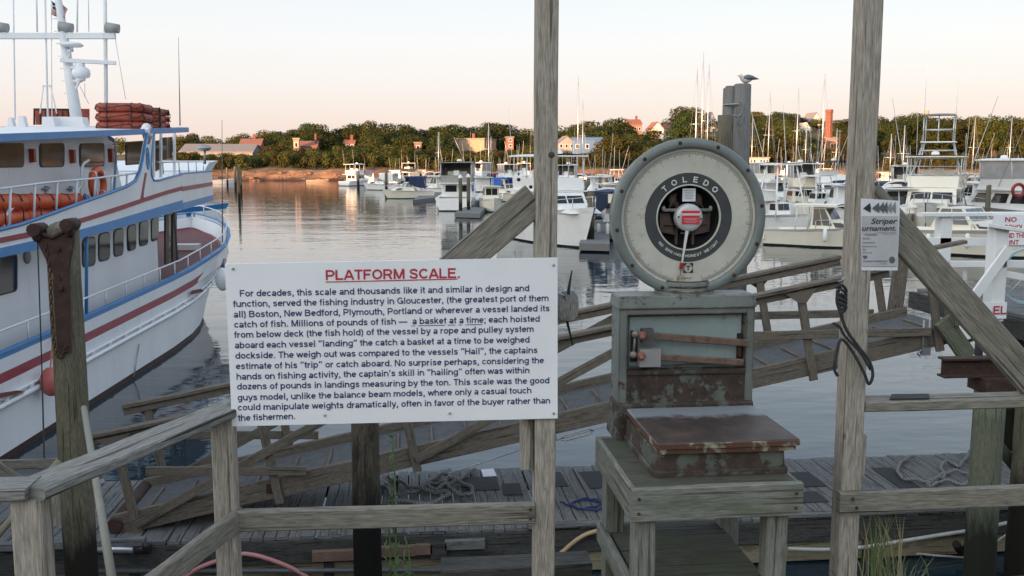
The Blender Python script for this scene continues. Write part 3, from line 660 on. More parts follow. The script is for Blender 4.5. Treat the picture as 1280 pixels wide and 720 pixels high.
# ---- buildings on the far shore
def house(label, u0, u1, v_eave, v_base, d, depth, wall, roofm, rise=0, name='house', cat='house', rot=0, wins=(3, 2), chimney=None, hip=False, turn=False, parapet=False, winmat=None):
    A = PY(u0, v_base, d); B = PY(u1, v_base, d); T = PY(u0, v_eave, d)
    x0, x1, zb, zt = A.x, B.x, A.z, T.z; wd = x1 - x0; c = V(((x0 + x1) / 2, d + depth / 2, zb))
    r = thing(name, label, cat, c, None, R_(rot), local=True)
    hx, hy, H = wd / 2, depth / 2, zt - zb
    m = MB(); m.box((0, 0, (H - 5) / 2), (wd, depth, H + 5))
    if rise:
        if turn:   # gable faces the water
            for s in (-1, 1): m.prism([(-hx, s * hy, H), (hx, s * hy, H), (0, s * hy, H + rise)], (0, -s * .12, 0))
        else:
            for s in (-1, 1): m.prism([(s * hx, -hy, H), (s * hx, hy, H), (s * hx, 0, H + rise)], (-s * .12, 0, 0))
    part(m, 'wall', wall, r)
    m = MB(); o = .35; t = .25
    if rise:
        if turn:
            for s in (-1, 1): m.prism([(s * (hx + o), -hy - o, H - o * rise / hx + .02), (s * (hx + o), hy + o, H - o * rise / hx + .02), (0, hy + o, H + rise + .02), (0, -hy - o, H + rise + .02)], (0, 0, t))
        else:
            for s in (-1, 1): m.prism([(-hx - o, s * (hy + o), H - o * rise / hy + .02), (hx + o, s * (hy + o), H - o * rise / hy + .02), (hx + o, 0, H + rise + .02), (-hx - o, 0, H + rise + .02)], (0, 0, t))
    else: m.box((0, 0, H + .2), (wd + .5, depth + .5, .4))
    rf = part(m, 'roof', roofm, r)
    nx, nz = wins
    for i in range(nx):
        for j in range(nz):
            x = -hx + wd * (i + .5) / nx; z = H * (j + .55) / nz
            ww = min(.95, wd / nx * .4); wh = min(1.3, H / nz * .42)
            m = MB(); m.box((x, -hy - .02, z), (ww + .24, .1, wh + .24)); f = part(m, 'window', M_WHITE if wall is not M_HWHITE else M_HGREY, r)
            m = MB(); m.box((x, -hy - .06, z), (ww, .06, wh)); part(m, 'pane', M_GLASS, f)
    if chimney:
        for cx in (chimney if isinstance(chimney, tuple) else (chimney,)):
            m = MB(); m.box((cx * hx, 0, H + rise * .6 + .9), (.9, .9, 2.2 + rise * .4)); m.box((cx * hx, 0, H + rise * .8 + 2.05), (1.1, 1.1, .2)); part(m, 'chimney', M_BRICK, rf)
    return r
for args in HOUSES: house(*args[0], **args[1])
def stack(label, u, v_top, v_base, d, wpx, m_, name='brick_chimney'):
    P = PY(u, v_base, d); T = PY(u, v_top, d); wdt = wpx / FPX * d; r = thing(name, label, 'chimney', (P.x, P.y, P.z - 4))
    m = MB(); b0 = wdt * .58; b1 = wdt * .46
    m.lathe([(b0 * 1.2, P.z - 4), (b1 * 1.2, T.z - 1.2)], (P.x, P.y, 0), n=8, smooth=False); part(m, 'shaft', m_, r)
    m = MB(); m.lathe([(b1 * 1.2, T.z - 1.2), (b1 * 1.34, T.z - 1.0), (b1 * 1.34, T.z), (b1 * .9, T.z), (b1 * .9, T.z - .6), (0, T.z - .6)], (P.x, P.y, 0), n=8, smooth=False); part(m, 'cap', m_, r)
stack('tall square-looking brick chimney rising from the trees right of the dial', 1035, 137, 178, 330, 8.5, M_BRICK)
stack('slim pale brick chimney standing behind the lattice tuna tower', 1156, 138, 190, 300, 4.5, M_TAN, 'slim_chimney')
stack('small brick stack beside the orange roofed building on the left hill', 395, 167, 182, 318, 2.4, M_BRICK, 'small_chimney')
# ================================================================== NEAR WHARF
rw = random.Random(21)
YF = 3.95          # the fence line
# ---- left railing: two posts, a bent cap, lower rails
t = thing('wooden_railing', 'weathered grey wooden railing with a bent flat cap, left of and below the printed board', 'railing', (-.95, 3.5, 3.1))
xC, yC, xD, yD = -.775, 3.93, -1.19, 3.02
m = MB(); m.board((xC, yC, 2.4), (xC, yC, 3.972), .089, .089, (0, 1, 0), .005); part(m, 'post', W_POST, t)
m = MB(); m.board((xD, yD, 2.4), (xD, yD, 3.972), .092, .092, (0, 1, 0), .005); part(m, 'post', W_POST, t)
m = MB(); zc = 3.992
dv = (V((xC, yC, 0)) - V((xD, yD, 0))).normalized()
m.board(V((xD + .012, yD + .0, zc)) - dv * .03, V((xC, yC, zc)) + dv * .03, .145, .038, ch=.007, seg=6, wob=.0012, rnd=rw)
m.board((xD - 1.9, yD - .0, zc + .0015), (xD + .012, yD, zc + .0015), .142, .038, ch=.007, seg=6, wob=.0012, rnd=rw); part(m, 'rail_cap', W_CAP, t)
m = MB(); m.board((xC + .046, 3.90, 3.535), (.505, 3.90, 3.522), .045, .088, ch=.006, seg=5, wob=.001, rnd=rw); part(m, 'rail', W_RAIL, t)
m = MB(); m.board(V((xD, yD, 3.45)) + dv * .05 + V((.06, 0, 0)), V((xC, yC, 3.535)) - dv * .05 + V((.06, 0, 0)), .04, .09, ch=.006, seg=4, wob=.001, rnd=rw); part(m, 'rail', W_RAIL, t)
m = MB(); m.board((xD - 1.9, yD, 3.45), (xD - .05, yD, 3.45), .04, .09, ch=.006); part(m, 'rail', W_RAIL, t)
m = MB(); m.board((xC + .046, 3.99, 4.12), (.505, 3.99, 4.12), .04, .089); part(m, 'rail', W_RAIL, t)

# ---- tall posts
def bolt(mb, c, r=.011, dr=(0, -1, 0)): mb.lathe([(r, 0), (r, .006), (r * .6, .009), (0, .009)], c, dr, 8)
t = thing('timber_post', 'tall square timber post carrying the right end of the printed board', 'post', (.548, YF, 3.1))
m = MB(); m.board((.548, YF, 2.3), (.558, YF, 7.4), .089, .089, (0, 1, 0), .005, 10, .0012, rw); part(m, 'post', W_POST, t)
m = MB(); m.board((.478, 3.98, 3.70), (.478, 3.98, 4.5), .045, .089, (0, 1, 0), .004); part(m, 'backing_board', W_POST, t)
A = PY(668, 247, 3.93); Bq = PY(395, 480, 3.93)
m = MB(); m.board((.512, 3.95, A.z), (Bq.x, 3.95, A.z - (.512 - Bq.x) * .86), .04, .135, (0, 0, 1), .005, 6, .0012, rw); part(m, 'brace', W_RAIL, t)
m = MB(); m.lathe([(.014, 0), (.012, .002), (0, .0035)], (.572, YF - .0445, 5.03), (0, -1, 0), 9); part(m, 'knot', W_DARK, t)
for z_ in (3.545, 3.505): m = MB(); bolt(m, (.485, 3.876, z_), .007); part(m, 'screw', M_RUSTD, t)
for x_, z_ in ((.44, 4.93), (.49, 4.90)): m = MB(); bolt(m, (x_, 3.929, z_), .008); part(m, 'screw', M_RUSTD, t)

t = thing('timber_post', 'tall cracked timber post with the paper poster, right of the scale', 'post', (1.93, YF, 3.1))
xB = 1.912
m = MB(); m.board((xB + .006, YF, 2.3), (xB - .004, YF, 7.4), .092, .092, (0, 1, 0), .005, 10, .0014, rw); part(m, 'post', W_POST, t)
m = MB(); m.board((xB + .066, YF + .03, 3.62), (xB + .066, YF + .03, 3.80), .038, .075, (0, 1, 0)); part(m, 'rail_block', W_POST, t)
A = PY(1098, 246, YF); Bq = PY(1296, 470, YF); Bq = A + (Bq - A) * ((A.z - 3.14) / (A.z - Bq.z))
m = MB(); m.board((xB + .047, YF + .02, A.z), (xB + .047 + (Bq.x - A.x), YF + .02, Bq.z), .042, .135, (0, 0, 1), .005, 6, .0014, rw); part(m, 'brace', W_RAIL, t)

t = thing('wooden_railing', 'wooden railing running from the poster post to the right edge', 'railing', (2.4, YF, 3.1))
P = PY(1090, 502, 3.95); Q = PY(1060, 626, 3.88)
m = MB(); m.board((xB + .05, 3.96, P.z - .012), (3.6, 3.96, P.z - .012), .13, .045, ch=.006, seg=8, wob=.001, rnd=rw); part(m, 'rail_cap', W_RAIL, t)
m = MB(); m.board((Q.x - .045, 3.882, Q.z - .004), (3.6, 3.882, Q.z - .004), .04, .092, ch=.006, seg=6, wob=.001, rnd=rw); part(m, 'rail', W_RAIL, t)
for x_, z_ in ((xB - .01, Q.z + .015), (xB + .01, Q.z - .025)): m = MB(); bolt(m, (x_, 3.861, z_), .007); part(m, 'screw', M_RUSTD, t)
m = MB(); m.board((3.45, 3.93, 2.4), (3.45, 3.93, P.z - .036), .089, .089, (0, 1, 0)); part(m, 'post', W_POST, t)
m = MB(); zq = P.z + .0125
m.hexa([(2.08, 3.92, zq), (2.26, 3.915, zq), (2.30, 3.99, zq), (2.13, 4.0, zq), (2.08, 3.92, zq + .007), (2.26, 3.915, zq + .007), (2.30, 3.99, zq + .007), (2.13, 4.0, zq + .007)])
solo(m, 'slate_plate', M_RUBBER, 'flat dark slate plate lying on the right railing cap', 'plate')

# ---- the printed board
YS = 3.888
t = thing('information_board', 'white printed board titled PLATFORM SCALE on the timber fence', 'sign', (-.07, YS, 3.9))
c4 = [PY(281, 330, YS), PY(697, 322, YS), PY(697, 523, YS), PY(290, 533, YS)]
m = MB(); m.prism(c4, (0, .012, 0)); part(m, 'panel', M_SIGN, t)
def S2(cx, cy): return PY(270 + cx * .34375, 310 + cy * .34375, YS)
def sline(mb, s, x0, y0, x1, y1, size, bold=.125):
    a = S2(x0, y0); b_ = S2(x1, y1); d = b_ - a; L = d.length
    letters(mb, s, a, d, V((-d.z, 0, d.x)), size * .72, L, ext=.0014, weight=bold)
m = MB(); sline(m, 'PLATFORM SCALE.', 398, 117, 890, 109, .057, .135)
def bar(mb, x0, y0, x1, y1, th):
    a = S2(x0, y0); b_ = S2(x1, y1); e = V((0, -.0014, 0)); mb.prism([a + e, b_ + e, b_ + e - V((0, 0, th)), a + e - V((0, 0, th))], (0, .0008, 0))
bar(m, 398, 122, 878, 111, .004); part(m, 'title_lettering', M_TRED, t)
TX = [("For decades, this scale and thousands like it and similar in design and", 86, 177, 1140, 157),
 ("function, served the fishing industry in Gloucester, (the greatest port of them", 62, 215, 1210, 193),
 ("all) Boston, New Bedford, Plymouth, Portland or wherever a vessel landed its", 64, 253, 1214, 230),
 ("catch of fish. Millions of pounds of fish \u2014  a basket at a time; each hoisted", 66, 290, 1178, 268),
 ("from below deck (the fish hold) of the vessel by a rope and pulley system", 66, 327, 1156, 305),
 ("aboard each vessel \u201clanding\u201d the catch a basket at a time to be weighed", 68, 365, 1141, 344),
 ("dockside. The weigh out was compared to the vessels \u201cHail\u201d, the captains", 70, 403, 1170, 382),
 ("estimate of his \u201ctrip\u201d or catch aboard. No surprise perhaps, considering the", 72, 441, 1193, 419),
 ("hands on fishing activity, the captain\u2019s skill in \u201chailing\u201d often was within", 74, 479, 1141, 455),
 ("dozens of pounds in landings measuring by the ton. This scale was the good", 76, 515, 1213, 492),
 ("guys model, unlike the balance beam models, where only a casual touch", 78, 555, 1148, 528),
 ("could manipulate weights dramatically, often in favor of the buyer rather than", 79, 591, 1216, 565),
 ("the fishermen.", 80, 629, 290, 622)]
m = MB()
for s, x0, y0, x1, y1 in TX: sline(m, s, x0, y0, x1, y1, .0375)
for x0, x1 in ((709, 724), (735, 833), (843, 870), (880, 895), (906, 968)): bar(m, x0, 282 - (x0 - 709) * .02, x1, 282 - (x1 - 709) * .02, .0025)
part(m, 'paragraph_lettering', M_TXT, t)
for cx, cy in ((1227, 61), (1228, 601), (396, 608), (850, 600), (62, 75)):
    m = MB(); bolt(m, S2(cx, cy), .0052); part(m, 'screw', M_STEEL, t)

# ---- the poster
YP = YF - .05
t = thing('poster', 'small grey printed poster for a Striper tournament stapled to the right post', 'poster', PY(1098, 292, YP))
pc = [PY(1076, 248, YP), PY(1125, 251, YP), PY(1122, 338, YP), PY(1077, 338, YP)]
m = MB(); m.prism(pc, (0, .0025, 0)); part(m, 'sheet', M_PAPERW, t)
def PP(x, y): return PY(1070 + x * .14599, 240 + y * .14583, YP) + V((0, -.0012, 0))
def pq(mb, x0, y0, x1, y1): mb.prism([PP(x0, y0), PP(x1, y0), PP(x1, y1), PP(x0, y1)], (0, .0006, 0))
m = MB(); pq(m, 48, 205, 360, 640); part(m, 'printed_area', M_PAPER, t)
m = MB()
for x, wd_, hh in ((60, 66, 75), (135, 66, 80), (190, 50, 90), (225, 45, 95), (262, 42, 90), (300, 40, 95)):
    m.cur = 0 if x < 100 else (1 if x < 250 else 2); e0 = V((0, -.001 - x * .000002, 0)); m.prism([PP(x, 140) + e0, PP(x + wd_ * .9, 140 - hh * .62) + e0, PP(x + wd_, 140) + e0, PP(x + wd_ * .95, 140 + hh * .5) + e0], (0, .0005, 0))
part(m, 'fish_picture', [M_TBLK, M_PIPE, M_STEEL], t)
m = MB()
e = V((0, -.001, 0))
m.text('Striper', PP(128, 272) + e, (1, 0, 0), (0, 0, 1), size=.034, width=.115, bold=.012, shear=.25)
m.text('urnament.', PP(50, 332) + e, (1, 0, 0), (0, 0, 1), size=.032, width=.150, bold=.012, shear=.25)
part(m, 'title_lettering', M_TBLK, t)
m = MB()
for y, x0, x1, h in ((372, 75, 180, 16), (405, 55, 115, 12), (440, 55, 160, 12), (472, 55, 175, 10), (500, 55, 85, 10), (525, 55, 140, 9), (350, 185, 345, 5), (362, 230, 345, 4), (600, 60, 265, 14), (640, 60, 350, 4), (618, 200, 265, 6)):
    x = x0
    while x < x1:
        wq = rw.uniform(8, 22); 
        m.prism([PP(x, y - h) + e, PP(min(x1, x + wq), y - h) + e, PP(min(x1, x + wq), y) + e, PP(x, y) + e], (0, .0004, 0)); x += wq + rw.uniform(3, 7)
part(m, 'small_print', M_STEEL, t)
m = MB()
m.prism([PP(56 + 40 * q, 545 + 30 * r) + e for q, r in ((0, 0), (1, 0), (.9, .7), (.5, 1), (.1, .7))], (0, .0004, 0))
m.prism([PP(307 + 26 * math.cos(a * .5), 582 + 30 * math.sin(a * .5)) + e for a in range(13)], (0, .0004, 0)); part(m, 'emblem', M_PIPE, t)

# ---- rope hung on the poster post, and on the board post
t = thing('hanging_rope', 'dark rope looped over a cleat on the post with the poster', 'rope', PY(1052, 440, YF))
m = MB(); f = lambda u, v, y=3.86: PY(u, v, y)
m.tube(smooth([f(1050, 358), f(1046, 375), f(1052, 395), f(1058, 412), f(1072, 432), f(1086, 450), f(1091, 468), f(1086, 480), f(1080, 466), f(1066, 440), f(1052, 424), f(1046, 440), f(1043, 460), f(1047, 470)], 5), .0068, 7)
m.tube(smooth([f(1041, 404), f(1050, 409), f(1056, 420), f(1075, 440), f(1088, 462)], 5), .0058, 7); part(m, 'rope', M_ROPED, t)
m = MB()
for k in range(5):
    m.tube(smooth([f(1045 + k, 360 + k * 4), f(1052, 356 + k * 6, 3.84), f(1058, 364 + k * 5), f(1052, 372 + k * 5, 3.85), f(1045 + k, 365 + k * 5)], 4), .006, 6)
part(m, 'knot', M_ROPED, t)
m = MB(); a = f(1049, 352, 3.88); m.tube([a, a + V((0, -.03, .006)), a + V((.004, -.035, .022))], .005, 6); part(m, 'hook', M_STEEL, t)
t = thing('cleat_rope', 'coil of pale rope wound on a cleat, right of the printed board', 'rope', PY(707, 370, YF))
m = MB()
for k in range(6):
    a = 700 + k * 2.6; m.tube(smooth([f(a - 2, 368 + k, 3.99), f(a - 3, 382, 3.93), f(a + 1, 400, 3.92), f(a + 8, 392, 3.93), f(a + 8, 372, 3.96), f(a + 3, 365, 3.99)], 4), .0055, 6)
part(m, 'coil', mat('cleat_rope_fibre', (.20, .19, .175), .9, .35, 40, bump=.4), t)
m = MB(); m.tube([f(715, 338, 3.97), f(711, 360, 3.97), f(708, 398, 3.97), f(716, 432, 3.97)], [.003, .007, .007, .003], 6); part(m, 'cleat', M_BLACK, t)

# ---- table
ZT = 3.73
t = thing('scale_table', 'grey painted timber stand with lower shelf under the old scale', 'table', (1.2, 3.92, 3.1))
tx0, tx1, ty0, ty1 = .845, 1.545, 3.555, 4.30
m = MB()
for i in range(5): m.board((tx0 + .02, ty0 + .095 + i * .139, ZT - .010), (tx1 - .02, ty0 + .095 + i * .139, ZT - .010), .137, .02, ch=.003)
part(m, 'tabletop', W_TTOP, t)
for p0, p1 in (((tx0, ty0 + .02, ZT - .068), (tx1, ty0 + .02, ZT - .068)), ((tx0, ty1 - .02, ZT - .068), (tx1, ty1 - .02, ZT - .068)), ((tx0 + .02, ty0 + .042, ZT - .07), (tx0 + .02, ty1 - .042, ZT - .07)), ((tx1 - .02, ty0 + .042, ZT - .07), (tx1 - .02, ty1 - .042, ZT - .07))):
    m = MB(); m.board(p0, p1, .038, .136, ch=.004, seg=4, wob=.0008, rnd=rw); part(m, 'apron', W_TABLE, t)
for x in (tx0 + .068, tx1 - .085):
    for y in (ty0 + .085, ty1 - .09):
        m = MB(); m.board((x, y, 3.05), (x, y, ZT - .022), .087, .087, (0, 1, 0), .005); part(m, 'leg', W_TABLE, t)
m = MB()
zs_ = 3.30
for i in range(5): m.board((tx0 + .05, ty0 + .10 + i * .138, zs_), (tx1 - .12, ty0 + .10 + i * .138, zs_), .137, .02, ch=.003)
part(m, 'shelf', W_TTOP, t)
m = MB(); m.board((tx0 + .02, ty0 + .05, zs_ - .02), (tx0 + .02, ty1 - .04, zs_ - .02), .034, .088); part(m, 'shelf_rail', W_TABLE, t)

for x_, z_ in ((tx0 + .03, ZT - .04), (tx0 + .03, ZT - .10), (tx1 - .03, ZT - .04), (tx1 - .03, ZT - .10)): m = MB(); bolt(m, (x_, ty0 + .001, z_), .006); part(m, 'screw', M_RUSTD, t)
# ---- the scale
t = thing('platform_scale', 'old rusty green platform scale with a big round dial on its stand', 'scale', (1.28, 4.0, ZT))
ZP = 3.885
px0, px1, py0, py1 = .965, 1.565, 3.645, 4.20
def rbox(mb, x0, x1, y0, y1, z0, z1, r, taper=0, n=4):
    """box with rounded vertical edges; taper shrinks the top"""
    def ring(z, k):
        out = []
        for cx, cy, a0 in ((x1 - r - k, y1 - r - k, 0), (x0 + r + k, y1 - r - k, 90), (x0 + r + k, y0 + r + k, 180), (x1 - r - k, y0 + r + k, 270)):
            for i in range(n + 1):
                a = R_(a0 + 90 * i / n); out.append((cx + r * math.cos(a), cy + r * math.sin(a), z))
        return out
    rings = [ring(z0, 0), ring(z1 - .006, taper), ring(z1, taper + .006)]
    N = len(rings[0]); k = mb.add([p for q in rings for p in q])
    for i in range(2):
        for j in range(N): j2 = (j + 1) % N; mb.face((k + i * N + j, k + i * N + j2, k + (i + 1) * N + j2, k + (i + 1) * N + j))
    mb.face([k + j for j in range(N)][::-1]); mb.face([k + 2 * N + j for j in range(N)])
m = MB(); rbox(m, px0 - .004, px1 - .03, py0 + .03, 4.43, ZT + .001, ZT + .028, .03); rbox(m, px0 + .004, px1 - .04, py0 + .035, 4.40, ZT + .026, ZP - .052, .035, .004); rbox(m, px0 - .045, px1 + .03, 4.215, 4.44, ZT + .001, ZP + .01, .03, .012)
part(m, 'base', M_SCALER, t)
m = MB(); rbox(m, px0, px1, py0, py1, ZP - .026, ZP, .012); rbox(m, px0 + .015, px1 - .012, py0 + .012, py1 - .01, ZP - .05, ZP - .024, .012)
b = NB('platform_plate'); co = b.coords('Object', (1, 1, 1)); n = b.noise(co, 7, 7, .66); g = b.n('ShaderNodeNewGeometry'); sx = b.n('ShaderNodeSeparateXYZ'); b.l(g.outputs['Position'], sx.inputs[0])
q = b.n('ShaderNodeMath', operation='MULTIPLY_ADD'); q.inputs[1].default_value = .22; b.l(n, q.inputs[0]); b.l(sx.outputs[1], q.inputs[2])
far = b.ramp(q.outputs[0], [(0, (0, 0, 0)), (1, (1, 1, 1))]); mr = b.n('ShaderNodeMapRange'); mr.inputs[1].default_value = 4.11; mr.inputs[2].default_value = 4.17; b.l(q.outputs[0], mr.inputs[0])
rust = b.ramp(n, [(.3, (.027, .019, .017)), (.5, (.048, .032, .027)), (.68, (.085, .058, .047))])
side = b.n('ShaderNodeMapRange'); side.inputs[1].default_value = ZP - .004; side.inputs[2].default_value = ZP - .0035; b.l(sx.outputs[2], side.inputs[0])
edge = b.mix(b.ramp(b.noise(co, 12, 5, .6), [(.52, (0, 0, 0)), (.6, (1, 1, 1))]), (.09, .042, .025), (.30, .29, .22))
top = b.mix(mr.outputs[0], rust, (.21, .225, .24)); b.col(b.mix(side.outputs[0], edge, top)); b.p.inputs['Roughness'].default_value = .55
b.bump(n, .15, .01)
part(m, 'platform', b.m, t)
# cabinet
cx0, cx1, cyf, cyb, cz0, cz1 = .943, 1.583, 4.265, 4.43, ZP - .01, 4.335
m = MB()
m.box(((cx0 + cx1) / 2, (cyf + .055 + cyb) / 2, (cz0 + cz1) / 2), (cx1 - cx0, cyb - cyf - .055, cz1 - cz0))
fw = .038
for x in (cx0 + fw / 2, cx1 - fw / 2): m.box((x, cyf + .0275, (cz0 + cz1) / 2), (fw, .055, cz1 - cz0))
zl = cz0 + .155
m.box(((cx0 + cx1) / 2, cyf + .0275, cz1 - .014), (cx1 - cx0 - 2 * fw, .055, .028))
m.mat(1); m.box(((cx0 + cx1) / 2, cyf + .030, (cz0 + zl) / 2 + .003), (cx1 - cx0 - 2 * fw, .05, zl - cz0 - .006)); m.box(((cx0 + cx1) / 2, cyf + .02, zl + .006), (cx1 - cx0 - 2 * fw - .004, .055, .02))
m.mat(0)
part(m, 'cabinet', [M_SCALE, M_SCALER], t)
m = MB(); m.hexa([(cx0 + fw + .02, cyf + .046, zl + .028), (cx1 - fw - .01, cyf + .046, zl + .04), (cx1 - fw - .01, cyf + .06, zl + .04), (cx0 + fw + .02, cyf + .06, zl + .028), (cx0 + fw + .02, cyf + .046, cz1 - .045), (cx1 - fw - .01, cyf + .046, cz1 - .04), (cx1 - fw - .01, cyf + .06, cz1 - .04), (cx0 + fw + .02, cyf + .06, cz1 - .045)])
part(m, 'face_plate', mat('face_plate_paint', (.29, .35, .345), .5, .14, 8, c2=(.13, .14, .135), thr=.63), t)
m = MB(); rbox(m, cx0 - .012, cx1 + .010, cyf - .012, cyb + .02, cz1 + .001, cz1 + .058, .022, .006); part(m, 'cabinet_top', M_SCALE, t)
def CB(u, v, y=cyf): return PY(u, v, y)
def cbx(u): return 760 + u * .2014
def cby(v): return 375 + v * .2014
for (x0, y0, x1, y1), rr in (((270, 223, 865, 268), .0165), ((320, 355, 838, 388), .0155)):
    m = MB(); a = CB(cbx(x0), cby(y0), cyf - .004); c = CB(cbx(x1), cby(y1), cyf - .004); m.board(a, c, .018, rr * 2, ch=.004); part(m, 'beam', mat('beam_brass', (.20, .135, .10), .5, .25, 14, metal=.3, c2=(.13, .07, .05), thr=.55), t)
m = MB(); P = CB(cbx(240), cby(222)); m.box((P.x, cyf - .004, P.z), (.052, .045, .068)); part(m, 'poise', mat('poise_dark', (.10, .085, .085), .6, .3, 20), t)
m = MB(); P = CB(cbx(253), cby(353)); m.box((P.x, cyf - .006, P.z), (.098, .05, .082)); part(m, 'poise', mat('poise_light', (.33, .31, .31), .55, .12, 9), t)
for (x, y) in ((200, 213), (195, 338)):
    m = MB(); P = CB(cbx(x + 5), cby(y)); m.lathe([(.014, 0), (.02, .01), (.02, .018), (.006, .022), (.006, .05), (.012, .055), (.012, .065), (0, .07)], (P.x, cyf - .02, P.z), (-.2, -1, 0), 12); part(m, 'poise_knob', mat('poise_knob_red', (.26, .10, .075), .5, .25, 20), t)
m = MB(); a = CB(cbx(170), cby(213), cyf - .02); c = CB(cbx(158), cby(340), cyf - .02); m.tube([a, c], .006, 6); m.ball(a, .018, 8, 6); m.ball(c, .018, 8, 6); part(m, 'link', mat('link_metal', (.26, .22, .20), .5, .2, 20, metal=.4), t)
for (x0, y0, x1, y1) in ((138, 188, 178, 380), (798, 205, 845, 368)):
    m = MB(); a = CB(cbx(x0), cby(y0), cyf + .05); c = CB(cbx(x1), cby(y1), cyf + .05); m.box(((a.x + c.x) / 2, cyf + .046, (a.z + c.z) / 2), (c.x - a.x, .012, a.z - c.z)); part(m, 'slot', M_BLACK, t)
m = MB(); a = CB(cbx(828), cby(310)); m.box((a.x, cyf + .03, a.z), (.012, .02, .07)); part(m, 'latch', M_RUST, t)
# neck and dial
YD = 4.335; D = PY(861, 272, YD); dx, dz = D.x, D.z; RO = .362
m = MB(); nz = cz1 + .058
m.lathe([(.135, nz - .004), (.138, nz + .012), (.120, nz + .022), (.118, nz + .03), (.126, nz + .036), (.126, nz + .05), (.112, nz + .062), (.108, dz - RO * .93)], (dx, YD + .06, 0), n=32); part(m, 'neck', M_SCALE, t)
yax = (0, -1, 0)
m = MB(); m.lathe([(0, -.175), (.20, -.172), (.31, -.155), (RO - .012, -.115), (RO - .006, -.02), (RO - .006, .0)], (dx, YD, dz), yax, 72); part(m, 'dial_housing', M_SCALE, t)
m = MB(); m.lathe([(RO - .004, -.03), (RO + .003, -.012), (RO + .003, .006), (RO - .004, .016), (RO - .034, .02), (RO - .042, .012), (RO - .044, -.004)], (dx, YD, dz), yax, 96); rg = part(m, 'bezel', M_RING, t)
for k in range(12):
    a = R_(k * 30 + 9); m = MB(); bolt(m, (dx + (RO - .017) * math.cos(a), YD - .017, dz + (RO - .017) * math.sin(a)), .0085); part(m, 'bezel_screw', M_RUSTD, rg)
RI = .147; RB = .206
m = MB()
m.lathe([(RO - .042, -.003), (RB, -.004)], (dx, YD, dz), yax, 96, False)
part(m, 'dial_face', M_DIAL, t)
m = MB(); m.lathe([(RB + .0005, -.004), (RB, -.0025), (RI + .006, -.0025)], (dx, YD, dz), yax, 96, False); part(m, 'dial_band', M_DBAND, t)
m = MB(); m.lathe([(RI + .007, -.004), (RI + .006, .001), (RI, .001), (RI, -.012)], (dx, YD, dz), yax, 96); part(m, 'window_ring', M_DIAL, t)
m = MB(); m.lathe([(0, -.095), (RI - .002, -.095), (RI - .002, -.012)], (dx, YD, dz), yax, 48); part(m, 'window_well', mat('dial_well_black', (.012, .012, .014), .6, .2, 10), t)
# mechanism seen through the window
m = MB(); yb = YD + .06
for s in (-1, 1):
    m.hexa([(dx + s * .045, yb, dz - .085), (dx + s * .118, yb, dz - .07), (dx + s * .118, yb + .015, dz - .07), (dx + s * .045, yb + .015, dz - .085), (dx + s * .075, yb, dz + .018), (dx + s * .122, yb, dz + .018), (dx + s * .122, yb + .015, dz + .018), (dx + s * .075, yb + .015, dz + .018)])
    m.ball((dx + s * .062, yb, dz + .078), (.022, .01, .03), 8, 6); m.tube([(dx + s * .05, yb - .01, dz + .11), (dx + s * .085, yb - .01, dz + .03)], .006, 6)
    m.box((dx + s * .04, yb + .01, dz - .03), (.012, .02, .2)); m.tube([(dx + s * .05, yb - .012, dz - .035), (dx + s * .10, yb - .012, dz - .035)], .004, 6)
part(m, 'mechanism', M_MECH, t)
m = MB(); m.tube([(dx - .115, yb - .03, dz + .033), (dx + .115, yb - .03, dz + .033)], .008, 8); 
for s in (-1, 1): m.ball((dx + s * .112, yb - .03, dz + .04), (.010, .010, .014), 8, 6)
m.box((dx, yb - .01, dz - .075), (.045, .01, .008)); part(m, 'crossbar', mat('crossbar_metal', (.24, .24, .23), .5, .2, 20), t)
m = MB(); m.box((dx + .004, YD + .02, dz + .104), (.062, .004, .060)); pl = part(m, 'data_card', M_PAPERW, t)
m = MB()
for k in range(6): m.box((dx + .003, YD + .0175, dz + .124 - k * .0075), (.046 - (k % 3) * .006, .001, .0024))
part(m, 'small_print', M_STEEL, pl)
m = MB(); m.lathe([(.064, -.03), (.064, .006), (.060, .012), (.045, .016), (0, .017)], (dx, YD, dz), yax, 40); hb = part(m, 'hub_cap', M_BRIGHT, t)
m = MB(); m.box((dx + .004, YD - .018, dz + .002), (.084, .003, .062)); lp = part(m, 'data_plate', M_LABELR, hb)
m = MB(); m.box((dx + .004, YD - .020, dz + .0155), (.084, .002, .0095)); 
for k in range(4): m.box((dx + .004, YD - .0198, dz - .003 - k * .0058), (.07 - (k % 2) * .02, .001, .0012))
part(m, 'small_print', M_TWHT, hb)
for s in (-1, 1): m = MB(); bolt(m, (dx + s * .053, YD - .0155, dz - .005 * s), .004); part(m, 'screw', M_BLACK, hb)
m = MB(); yn = YD - .008
tip = V((dx - .0385, yn, dz - .272)); rt = V((dx - .008, yn, dz - .05)); dn = (tip - rt).normalized(); pr = V((-dn.z, 0, dn.x))
m.prism([rt + pr * .008, rt - pr * .008, rt + dn * .165 - pr * .0035, rt + dn * .165 + pr * .0035], (0, -.002, 0)); ptr = part(m, 'pointer', mat('pointer_white', (.70, .70, .67), .4, .05, 10), t)
m = MB(); q0 = rt + dn * .16; m.prism([q0 + pr * .0085, q0 - pr * .0085, q0 + dn * .026 - pr * .009, q0 + dn * .034, q0 + dn * .026 + pr * .009], (0, -.004, 0)); m.prism([q0 + dn * .03 + pr * .0022, q0 + dn * .03 - pr * .0022, tip - pr * .001, tip + pr * .001], (0, -.002, 0)); part(m, 'pointer_tip', mat('pointer_red', (.30, .025, .035), .4, .1, 20), ptr)
